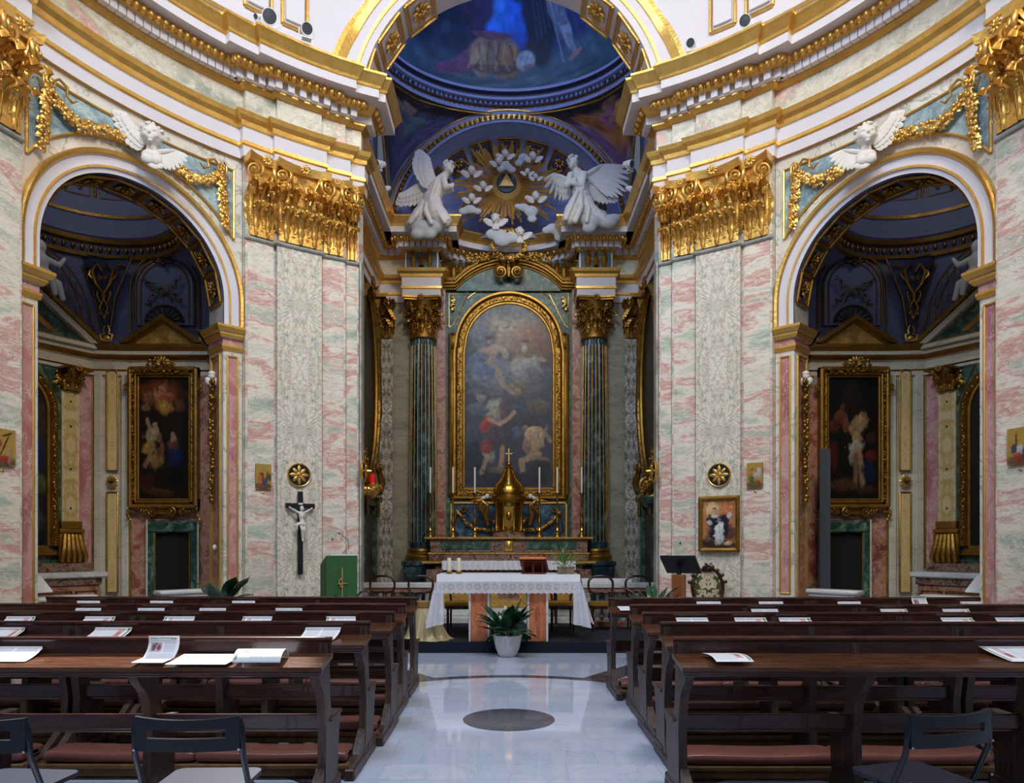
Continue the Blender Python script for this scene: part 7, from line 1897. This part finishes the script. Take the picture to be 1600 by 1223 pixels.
for i in range(16):
    mb=MB(); blade(mb,(rnd.uniform(-.06,.08),rnd.uniform(-.03,.03),.0),rnd.uniform(0,360),rnd.uniform(60,88),rnd.uniform(.2,.34),.03,bend=.3); mb.build('leaf',MT['leaf_light'],T,smooth=60)
def big_plant(label,px,py,Y,n,L,w_,seed,spread=(10,70),mat='leaf_dark',zz=None,pot=True):
    z=EYE+(HY-py)*Y/F if zz is None else zz
    T=thing('potted_plant',label,'plant',(LX(px,Y),Y,z)); plant(T,n,L,w_,seed,spread,mat)
    if pot:
        mb=MB(); mb.lathe([(.09,-z),(.13,-.05),(.14,-.02),(.12,0),(.02,-.02)],18); mb.build('pot',MT['terracotta_grey'],T)
big_plant('broad-leaved plant before the left chapel rail, beside the pier',345,950,8.55,12,.50,.17,3,(15,70))
big_plant('low leafy plant in front of the green-draped ambo',540,948,8.7,11,.32,.10,8,(10,60))
big_plant('leafy plant beside the wooden lectern on the right',1022,952,8.8,22,.44,.085,9,(15,75))
big_plant('small plant just showing above the right pews near the chapel arch',1222,950,8.4,8,.26,.08,12,(10,60))
# side table with gold cloth and basket
plain('gold_cloth',W(196,180,140),.42,.15,.5,(12,.35,W(160,142,100)))
T=thing('draped_side_table','small round table under a cream-gold satin cloth left of the altar','table',(LX(664,10.5),10.5,.15)); mb=MB()
def skirt(a,b):
    t_=2*math.pi*a; r=.17+.10*b+.028*math.sin(9*t_)*b+.012*math.sin(17*t_+1)*b; 
    if b>.9: r+=.04*(b-.9)*10*(1+.6*math.sin(5*t_)); 
    k=.10*b*b*max(0,math.cos(t_+.5)); return ((r+k)*math.cos(t_),(r)*math.sin(t_),.46-.455*b)
mb.grid(skirt,90,14,closeu=True); mb.lathe([(0,.462),(.165,.462),(.172,.458)],45,caps=False); mb.build('cloth',MT['gold_cloth'],T,smooth=70)
T=thing('collection_basket','shallow round wicker basket on the gold-draped side table','basket',(LX(662,10.5),10.5,.615)); mb=MB(); mb.lathe([(.0,0),(.09,0),(.115,.05),(.125,.09),(.118,.09),(.10,.04),(.08,.015),(0,.012)],30,caps=False)
for z in (.02,.045,.07,.09): mb.tube([((.095+.33*z)*math.cos(R_(a)),(.095+.33*z)*math.sin(R_(a)),z) for a in range(0,360,12)],.007,6,closed=True)
mb.build('wicker',plain('wicker',W(176,140,84),.7,0,.3,(60,.5,W(120,86,44))),T)
# credence
T=thing('credence_table','long side table under a white cloth, behind the altar on the right','table',(1.45,12.75,.12)); mb=MB()
mb.grid(lambda a,b:(-.70+1.4*a,-.25+.5*b,.82),10,4); mb.grid(lambda a,b:(-.70+1.4*a,-.25-.01*math.sin(a*40)*b,.82-.12*b),60,3); mb.grid(lambda a,b:(-.70,-.25+.5*a,.82-.12*b),6,2); mb.grid(lambda a,b:(.70,-.25+.5*a,.82-.12*b),6,2); mb.build('cloth',MT['linen_white'],T)
mb=MB()
for x in (-.62,.62):
    for y in (-.18,.18): mb.tube([(x,y,0),(x,y,.8)],.025,6)
mb.bbox(-.66,.66,-.22,.22,.74,.815,.01); mb.build('frame',MT['dark_wood'],T)
# balloon back chairs
plain('mahogany',W(62,28,20),.25,0,.5,(5,.5,W(36,16,12)),coat=.4); plain('yellow_velvet',W(140,104,36),.8,0,.2,(8,.4,W(110,78,22)))
def balloon_chair():
    T=bpy.data.objects.new('balloon_back_chair',None); C.objects.link(T)
    mb=MB(); pts=[(-.15,.16,.44),(-.165,.18,.58),(-.20,.20,.70),(-.19,.21,.80),(-.12,.22,.86),(0,.22,.875),(.12,.22,.86),(.19,.21,.80),(.20,.20,.70),(.165,.18,.58),(.15,.16,.44)]
    sm=[]
    for i in range(len(pts)-1):
        for k in range(4):
            p0=Vector(pts[max(0,i-1)]);p1=Vector(pts[i]);p2=Vector(pts[i+1]);p3=Vector(pts[min(len(pts)-1,i+2)]);t_=k/4
            sm.append(.5*((2*p1)+(-p0+p2)*t_+(2*p0-5*p1+4*p2-p3)*t_*t_+(-p0+3*p1-3*p2+p3)*t_**3))
    sm.append(Vector(pts[-1])); mb.tube(sm,.02,8); mb.build('back_loop',MT['mahogany'],T,smooth=60)
    mb=MB(); mb.tube([(-.175,.185,.62),(-.08,.19,.60),(0,.19,.615),(.08,.19,.60),(.175,.185,.62)],.018,8); mb.build('splat',MT['mahogany'],T,smooth=60)
    mb=MB()
    def seatf(a,b):
        t_=2*math.pi*a; r=.205+.03*max(0,-math.sin(t_)); k=abs(math.cos(t_)*math.sin(t_))*.10; return ((r+k)*math.cos(t_)*(1 if b<.5 else 1-(b-.5)*2),(r+k*.6)*math.sin(t_)*(1 if b<.5 else 1-(b-.5)*2)-.0,.415+.05*min(1,b*2)+.025*max(0,b-.5)*2)
    mb.grid(seatf,36,8,closeu=True); mb.build('seat',MT['yellow_velvet'],T,smooth=60)
    mb=MB(); mb.grid(lambda a,b:seatf(a,0)[:2]+(.415-.055*b,),36,1,closeu=True); mb.build('apron',MT['mahogany'],T)
    for sx_ in (-1,1):
        mb=MB(); mb.lathe([(.012,0),(.016,.05),(.024,.2),(.018,.26),(.026,.28),(.018,.31),(.026,.36),(.026,.42)],12,(sx_*.175,-.17,0)); mb.build('leg',MT['mahogany'],T)
        mb=MB(); mb.tube([(sx_*.15,.17,.44),(sx_*.155,.18,.25),(sx_*.16,.24,.0)],[.02,.018,.014],8); mb.build('leg',MT['mahogany'],T,smooth=60)
    T['category']='chair'; T['group']='balloon-back chairs behind the altar table'
    return T
bc=balloon_chair(); cp=[(594,'far left balloon-back chair before the left altar rail'),(655,'second balloon-back chair from the left, beside the gold-draped table'),(718,'balloon-back chair behind the left end of the altar table'),(878,'balloon-back chair behind the right end of the altar table'),(941,'balloon-back chair just right of the altar table'),(1000,'far right balloon-back chair before the right altar rail')]
for i,(px,l) in enumerate(cp):
    c_=bc if i==0 else copytree(bc); place(c_,(LX(px,11.65),11.65,.15),0,l)
# ambo
plain('green_cloth',W(60,104,62),.75,0,.25,(5,.4,W(40,80,46)))
T=thing('ambo','ambo draped in a green cloth with an embroidered gold cross, left pier','lectern',(LX(532,9.15),9.15,0),26)
mb=MB(); mb.prism([(-.16,0),(-.16,1.38),(.20,1.26),(.20,0)],-.20,.16,axis='x'); mb.build('body',MT['dark_wood'],T)
mb=MB(); mb.grid(lambda a,b:(-.215+.39*a,-.175-.008*math.sin(a*11+b*2)*b-.004*math.sin(a*26),1.39-1.25*b),30,16); 
mb.grid(lambda a,b:(-.215+.39*a,-.17+.36*b,1.395-.12*b),6,4)
for x in (-.215,.175): mb.grid(lambda a,b:(x+.006*math.sin(a*9)*b,-.17+.37*a,1.395-.12*a-(1.25-.12*a)*b),10,10)
mb.build('green_cloth',MT['green_cloth'],T,smooth=60)
mb=MB(); mb.bbox(-.026,-.014,-.192,-.180,.52,1.25,.002); mb.bbox(-.07,.045,-.192,-.182,1.04,1.052,.002); mb.bbox(-.055,-.0,-.192,-.182,1.00,1.008,.002); mb.build('embroidered_cross',MT['gold_soft'],T)
mb=MB(); mb.tube([(-.024,-.19,1.11),(-.055,-.19,1.09),(-.06,-.19,1.05),(-.035,-.19,1.02)],.008,6); mb.build('embroidered_loop',MT['page_orange'],T)
mb=MB(); mb.prism([(-.14,1.392),(-.14,1.415),(.17,1.315),(.17,1.29)],-.16,.12,axis='x'); mb.build('book',MT['white_paint'],T)
T=thing('reading_microphone','thin gooseneck microphone rising from the green ambo','microphone',(LX(527,9.15)+.05,9.2,1.42)); mb=MB(); mb.tube([(0,0,0.0),(.09,0,.08),(.07,0,.18),(-.03,0,.26)],.004,6); mb.build('gooseneck',MT['black'],T); mb=MB(); mb.ell((-.04,0,.262),(.014,.01,.01),8); mb.build('capsule',MT['black'],T)
# lectern right
T=thing('reading_lectern','wooden reading stand with a black slanted desk, right pier','lectern',(LX(1061,8.95),8.95,0),152)
plain('orange_wood',W(146,84,42),.4,0,.5,(6,.5,W(108,58,28)))
mb=MB(); mb.bbox(-.075,.075,-.06,.06,0,1.16,.01); mb.bbox(-.2,.2,-.15,.15,0,.04,.01); mb.build('column',MT['orange_wood'],T)
mb=MB(); mb.prism([(-.17,1.17),(-.17,1.20),(.15,1.40),(.15,1.37)],-.24,.20,axis='x'); mb.bbox(-.24,.20,-.185,-.165,1.17,1.23,.004); mb.tube([(0,0,1.15),(0,0,1.28)],.03,8); mb.build('desk',MT['black'],T,smooth=0)
mb=MB(); mb.prism([(-.15,1.212),(.12,1.385),(.12,1.392),(-.15,1.219)],-.2,.15,axis='x'); mb.build('paper',MT['white_paint'],T,smooth=0)
# armchair
t=NT('damask'); v=t.coord(); s_=t.n('ShaderNodeSeparateXYZ'); t.link(v,s_.inputs[0]); c_=t.n('ShaderNodeCombineXYZ'); t.link(t.math('ABSOLUTE',s_.outputs[0]),c_.inputs[0]); t.link(s_.outputs[1],c_.inputs[1]); t.link(s_.outputs[2],c_.inputs[2])
n=t.noise(c_.outputs[0],13,3,.5,.8); c=t.ramp(n.outputs['Fac'],[(.38,W(70,84,40)),(.46,W(196,186,160)),(.54,W(206,190,170)),(.6,W(180,140,120)),(.66,W(88,96,48))],'CONSTANT'); t.set(c,.8,0,.2)
T=thing('carved_armchair','carved baroque armchair with green and pink damask back, right pier','armchair',(LX(1118,9.35),9.35,0),14)
mb=MB()
def bk(a,b):
    t_=2*math.pi*a; r=(1-b); x=.20*math.cos(t_)*(1+.12*math.sin(t_)); z=.94+.24*math.sin(t_); return (x*r,.20-.03*(1-r*r)+.06*(z-.94),.94+(z-.94)*r)
mb.grid(bk,36,6,closeu=True); mb.build('back_upholstery',MT['damask'],T,smooth=60)
mb=MB(); rg=[(.225*math.cos(R_(a))*(1+.14*math.sin(R_(a))),.20+.06*.26*math.sin(R_(a)),.94+.265*math.sin(R_(a))+.015*math.cos(6*R_(a))) for a in range(0,360,10)]; mb.tube(rg,.026,8,closed=True)
for a in range(20,161,20): mb.ell((.25*math.cos(R_(a))*(1.12),.20,.94+.29*math.sin(R_(a))),(.035,.025,.028),8)
spiral(mb,Matrix.Translation((-.05,.18,1.24)),.045,1.4,.3,1); spiral(mb,Matrix.Translation((.05,.18,1.24)),.045,1.4,.3,-1)
mb.build('back_frame',MT['mahogany'],T,smooth=60)
mb=MB()
def st(a,b):
    t_=2*math.pi*a; u=math.copysign(abs(math.cos(t_))**.6,math.cos(t_)); w_=math.copysign(abs(math.sin(t_))**.6,math.sin(t_)); k=1 if b<.5 else 1-(b-.5)*2; return (u*.30*k,-.08+w_*.26*k,.42+.08*min(1,b*2)+.03*(1-k))
mb.grid(st,36,8,closeu=True); mb.build('seat',MT['damask'],T,smooth=60)
mb=MB(); mb.grid(lambda a,b:st(a,0)[:2]+(.42-.07*b,),36,1,closeu=True); mb.build('seat_frame',MT['mahogany'],T)
for s in (-1,1):
    mb=MB(); mb.tube([(s*.25,.18,.76),(s*.31,.02,.72),(s*.33,-.16,.71),(s*.34,-.24,.69),(s*.32,-.25,.65),(s*.29,-.20,.58),(s*.29,-.16,.45)],[.022,.024,.026,.034,.026,.022,.024],8); mb.build('arm',MT['mahogany'],T,smooth=60)
    mb=MB(); mb.tube([(s*.27,-.30,.40),(s*.29,-.33,.30),(s*.25,-.30,.12),(s*.27,-.34,.0)],[.032,.028,.018,.024],8); mb.build('leg',MT['mahogany'],T,smooth=60)
    mb=MB(); mb.tube([(s*.20,.20,.70),(s*.22,.18,.40),(s*.24,.24,.0)],[.022,.026,.018],8); mb.build('leg',MT['mahogany'],T,smooth=60)

# ================================================================ on the piers
def pier_at(px,py,o,out=0.0):
    # point of the pier surface seen at the pixel
    k=(px-PX)/F; r=RN-o-out
    a=1+k*k; b=-2*CY; c=CY*CY-r*r; y=(-b+math.sqrt(b*b-4*a*c))/(2*a); x=k*y
    return (x,y,EYE+(HY-py)*y/F), -math.degrees(math.atan2(x,y-CY))*1.0
for (px,lab) in ((467,'left'),(1124,'right')):
    loc,rz=pier_at(px,742,.075,.02); T=thing('gilded_roundel','black disc with a gilded radiating flower on the %s pier'%lab,'roundel',loc,rz)
    mb=MB(); mb.T=Matrix.Rotation(R_(90),4,'X'); mb.lathe([(0,.012),(.145,.012),(.15,-.01)],36,caps=False); mb.build('disc',MT['black'],T)
    mb=MB(); mb.T=Matrix.Rotation(R_(90),4,'X'); mb.lathe([(.145,.0),(.147,.02),(.156,.026),(.162,.015),(.162,-.015)],36,caps=False); mb.build('rim',MT['gold'],T)
    mb=MB()
    for k in range(8):
        a=45*k; L_=.14 if k%2==0 else .125
        Q=Matrix.Rotation(R_(a),4,'Y'); mb.T=Q
        mb.add([(-.006,-.022,.02),(.006,-.022,.02),(.024,-.022,L_*.55),(.016,-.02,L_*.82),(0,-.016,L_),(-.016,-.02,L_*.82),(-.024,-.022,L_*.55),(0,-.036,L_*.55)],[(0,1,7),(1,2,7),(2,3,7),(3,4,7),(4,5,7),(5,6,7),(6,0,7)])
    mb.T=Matrix.Identity(4); mb.tube([(.03*math.cos(R_(a)),-.03,.03*math.sin(R_(a))) for a in range(0,360,30)],.008,6,closed=True); mb.ell((0,-.03,0),(.022,.02,.022),10); mb.build('flower',MT['gold'],T,smooth=30)
# crucifix
loc,rz=pier_at(468,832,.075,.03); T=thing('crucifix','large black wooden crucifix with a white figure on the left pier','crucifix',loc,rz)
def cz(py): return EYE+(HY-py)*loc[1]/F-loc[2]
mb=MB(); mb.bbox(-.034,.034,-.045,-.01,cz(897),cz(768),.003); mb.bbox(-.20,.20,-.046,-.012,cz(794),cz(786.5),.003); mb.build('cross',MT['black'],T)
Zs=cz(800)
sculpt('figure',[('e',(.0,-.10,Zs+.045),(.028,.03,.038)),('p',[((0,-.085,Zs+.015),.014),((0,-.08,Zs-.01),.03),((0,-.085,Zs-.05),.042),((.005,-.08,Zs-.10),.032),((.01,-.085,Zs-.145),.038)]),
  ('p',[((-.03,-.08,Zs-.015),.018),((-.09,-.07,Zs+.02),.014),((-.145,-.06,Zs+.055),.010),((-.155,-.055,Zs+.062),.012)]),('p',[((.03,-.08,Zs-.015),.018),((.09,-.07,Zs+.015),.014),((.145,-.06,Zs+.050),.010),((.155,-.055,Zs+.056),.012)]),
  ('p',[((-.01,-.085,Zs-.16),.026),((0,-.11,Zs-.24),.021),((.01,-.085,Zs-.33),.015),((.015,-.08,Zs-.37),.012),((.012,-.10,Zs-.395),.012)]),('p',[((.035,-.085,Zs-.16),.026),((.035,-.105,Zs-.24),.021),((.025,-.08,Zs-.33),.015),((.02,-.08,Zs-.37),.012)])],T,MT['stucco'],.006,2)
sculpt('loincloth',[('e',(.01,-.088,Zs-.165),(.052,.04,.034),(0,12,0)),('p',[((-.045,-.09,Zs-.16),.022),((-.07,-.09,Zs-.20),.018),((-.06,-.09,Zs-.235),.012)]),('p',[((-.05,-.1,Zs-.17),.02),((-.085,-.09,Zs-.18),.014)])],T,MT['stucco'],.006,1)
mb=MB(); mb.box(-.03,.03,-.05,-.046,Zs+.10,Zs+.125); mb.build('title_plate',MT['stucco'],T,smooth=0)
# framed saint
loc,rz=pier_at(1124,818.5,.075,.035); T=thing('framed_saint_painting','framed picture of a robed black-and-white figure, orange sky','painting',loc,rz,mirror=False)
cv=Canvas(84,116,(196,130,84),.10,51,6); cv.gain=.85; E=cv.e; L=cv.l
E(.5,.9,.5,.12,(150,92,64),soft=.8); E(.32,.80,.24,.16,(236,196,140),soft=.9); E(.8,.78,.25,.15,(206,128,84),soft=.8); E(.8,.3,.25,.16,(96,62,46),soft=.8); E(.5,.06,.6,.09,(46,40,26),soft=.6); E(.15,.1,.2,.1,(58,44,30),soft=.6)
E(.48,.44,.32,.20,(26,30,50),rot=6); E(.62,.6,.22,.10,(30,32,50),rot=20); E(.3,.58,.2,.1,(26,30,50),rot=-30); E(.34,.28,.14,.14,(24,28,50)); E(.70,.42,.08,.2,(32,32,48))
E(.50,.33,.14,.22,(222,222,226),rot=-6,soft=.4); E(.54,.18,.12,.09,(196,198,208)); E(.38,.66,.10,.04,(214,210,206)); E(.22,.53,.08,.05,(206,204,206)); E(.80,.67,.08,.06,(214,214,214)); L([(.74,.66),(.86,.76)],.02,(214,170,140))
E(.36,.77,.075,.065,(214,168,132),rot=15,soft=.3); E(.36,.83,.07,.02,(120,84,56)); L([(.40,.79),(.34,.76)],.012,(170,120,92)); E(.14,.2,.06,.09,(110,84,66)); E(.78,.1,.12,.045,(206,176,140),rot=10)
picture(cv,'canvas',-.225,.225,-.325,.325,-.012,T); 
mb=MB()
for (o,r,y) in ((.012,.012,-.02),(.03,.020,-.03),(.048,.012,-.02)):
    x,z=.225+o,.325+o
    mb.tube([(-x,y,-z),(x,y,-z)],r,6); mb.tube([(x,y,-z),(x,y,z)],r,6); mb.tube([(x,y,z),(-x,y,z)],r,6); mb.tube([(-x,y,z),(-x,y,-z)],r,6)
mb.box(-.28,.28,-.008,.0,-.38,.38); mb.build('frame',MT['gold_dark'],T); mb=MB(); mb.bbox(-.04,.04,-.056,-.05,-.368,-.352,.001); mb.build('name_plate',MT['brass'],T)
# stations
plain('gold_leaf_ground',W(200,160,70),.4,.3)
def station(px,py,o,w_,h_,label,seed,cols):
    loc,rz=pier_at(px,py,o,.02); T=thing('station_picture',label,'picture',loc,rz,mirror=False)
    cv=Canvas(40,58,(204,164,76),.12,seed,6); cv.gain=.7; cv.e(.5,.12,.6,.14,(120,90,64),soft=.4)
    for (x,y,rx,ry,c,r) in cols: cv.e(x,y,rx,ry,c,rot=r,soft=.4,a=.8)
    picture(cv,'icon',-w_/2,w_/2,-h_/2,h_/2,-.0205,T); mb=MB(); mb.bbox(-w_/2,w_/2,-.019,0,-h_/2,h_/2,.002); mb.build('board',MT['dark_wood'],T)
    T=thing('number_plaque','tiny yellow plaque, %s'%{411:'left pier below the gold-ground picture',1180:'right pier below the gold-ground picture',4:'left edge below the tilted cross picture',1594:'right edge below the picture'}[px],'plaque',(loc[0],loc[1],loc[2]-h_/2-.045),rz,mirror=False); mb=MB(); mb.ell((0,-.0,0),(.02,.006,.013),10); mb.build('plate',MT['gold'],T)
fig=[(.2,.42,.10,.22,(196,120,40),0),(.2,.66,.05,.05,(180,130,90),0),(.45,.45,.10,.24,(170,40,40),0),(.45,.70,.05,.05,(190,140,100),0),(.6,.3,.12,.18,(40,70,150),-20),(.75,.5,.10,.20,(90,80,60),0),(.75,.72,.05,.05,(170,120,84),0),(.9,.48,.08,.18,(60,70,80),0),(.35,.6,.1,.06,(60,60,90),0)]
station(411,744.5,.0,.21,.335,'small gold-ground picture of several standing figures on the left pier',61,fig)
fig2=[(.3,.35,.16,.18,(60,110,60),20),(.25,.55,.12,.10,(196,140,50),0),(.6,.5,.2,.10,(206,196,190),-20),(.8,.6,.12,.2,(210,206,206),0),(.5,.72,.05,.05,(180,130,90),0),(.35,.75,.05,.05,(60,60,80),0),(.2,.7,.05,.05,(170,120,90),0),(.8,.82,.05,.04,(180,130,90),0),(.65,.25,.2,.08,(180,90,60),0)]
station(1180,742.5,.0,.21,.335,'small gold-ground picture of figures carrying a body on the right pier',62,fig2)
fig3=[(.55,.6,.04,.35,(50,36,26),-25),(.6,.85,.25,.03,(50,36,26),20),(.2,.4,.14,.2,(40,60,140),0),(.3,.6,.1,.1,(170,50,50),0),(.75,.3,.12,.25,(190,150,110),0),(.5,.2,.2,.1,(190,60,50),0)]
station(4,699,.0,.24,.36,'small picture with a tilted cross at the left edge of the view',63,fig3)
fig4=[(.4,.7,.05,.22,(120,80,40),0),(.3,.45,.14,.14,(50,60,110),0),(.6,.4,.2,.12,(206,200,196),-20),(.5,.2,.2,.12,(170,60,50),0),(.75,.3,.1,.18,(60,70,120),0)]
station(1594,697,.0,.24,.36,'small picture of a lowered figure at the right edge of the view',64,fig4)
for px,py,l in ((519,842,'left'),(1063,848,'right')):
    loc,rz=pier_at(px,py,.0,.01); T=thing('wall_hook','tiny dark hook on the %s pier'%l,'hook',loc,rz,mirror=False); mb=MB(); mb.ell((0,-.01,0),(.014,.014,.014),8); mb.build('hook',MT['black'],T)
# ================================================================ spotlights
def spotlight(loc,rz,tilt,r,label,dark=True):
    T=thing('spotlight',label,'spotlight',loc,rz,'white spotlights on the cornices',mirror=False)
    mb=MB(); mb.bbox(-.06,.06,-.04,.04,0,.015,.003); 
    for s in (-1,1): mb.tube([(s*.05,0,.01),(s*(r+.02),0,.06),(s*(r+.02),0,.06+r)],.008,6)
    mb.build('bracket',MT['white_paint'],T)
    M=Matrix.Translation((0,0,.06+r))@Matrix.Rotation(R_(90+tilt),4,'X')
    mb=MB(); mb.T=M; mb.lathe([(.3*r,-.16),(.7*r,-.13),(.95*r,-.02),(r,.06),(.9*r,.06)],20,caps=False); mb.lathe([(0,-.16),(.3*r,-.16)],20,caps=False); mb.build('housing',MT['white_paint'],T)
    mb=MB(); mb.T=M; mb.lathe([(0,.055),(.92*r,.052)],20,caps=False); mb.build('lens',MT['lens_dark'],T)
def sp(px,py,h,rz,tilt,r,label):
    Y=(h-EYE)*F/(HY-py); spotlight(((px-PX)*Y/F,Y,h),rz,tilt,r,label)
sp(421,46,8.10,20,25,.095,'large round spotlight with a dark lens on the left nave cornice')
sp(404,38,8.11,-25,30,.035,'tiny spotlight beside the large one on the left nave cornice')
sp(479,62,8.10,25,25,.075,'medium spotlight on the left nave cornice nearest the presbytery arch')
sp(1080,82,8.10,-25,25,.06,'medium spotlight on the right nave cornice nearest the presbytery arch')
sp(1164,50,8.10,-20,25,.075,'round spotlight on the right nave cornice')
sp(592,268,8.10,-40,20,.07,'upper spotlight on the left presbytery cornice')
sp(984,268,8.10,40,20,.07,'upper spotlight on the right presbytery cornice')
sp(600,306,8.10,-50,30,.06,'lower spotlight on the left presbytery cornice')
sp(988,306,8.10,50,30,.06,'lower spotlight on the right presbytery cornice')
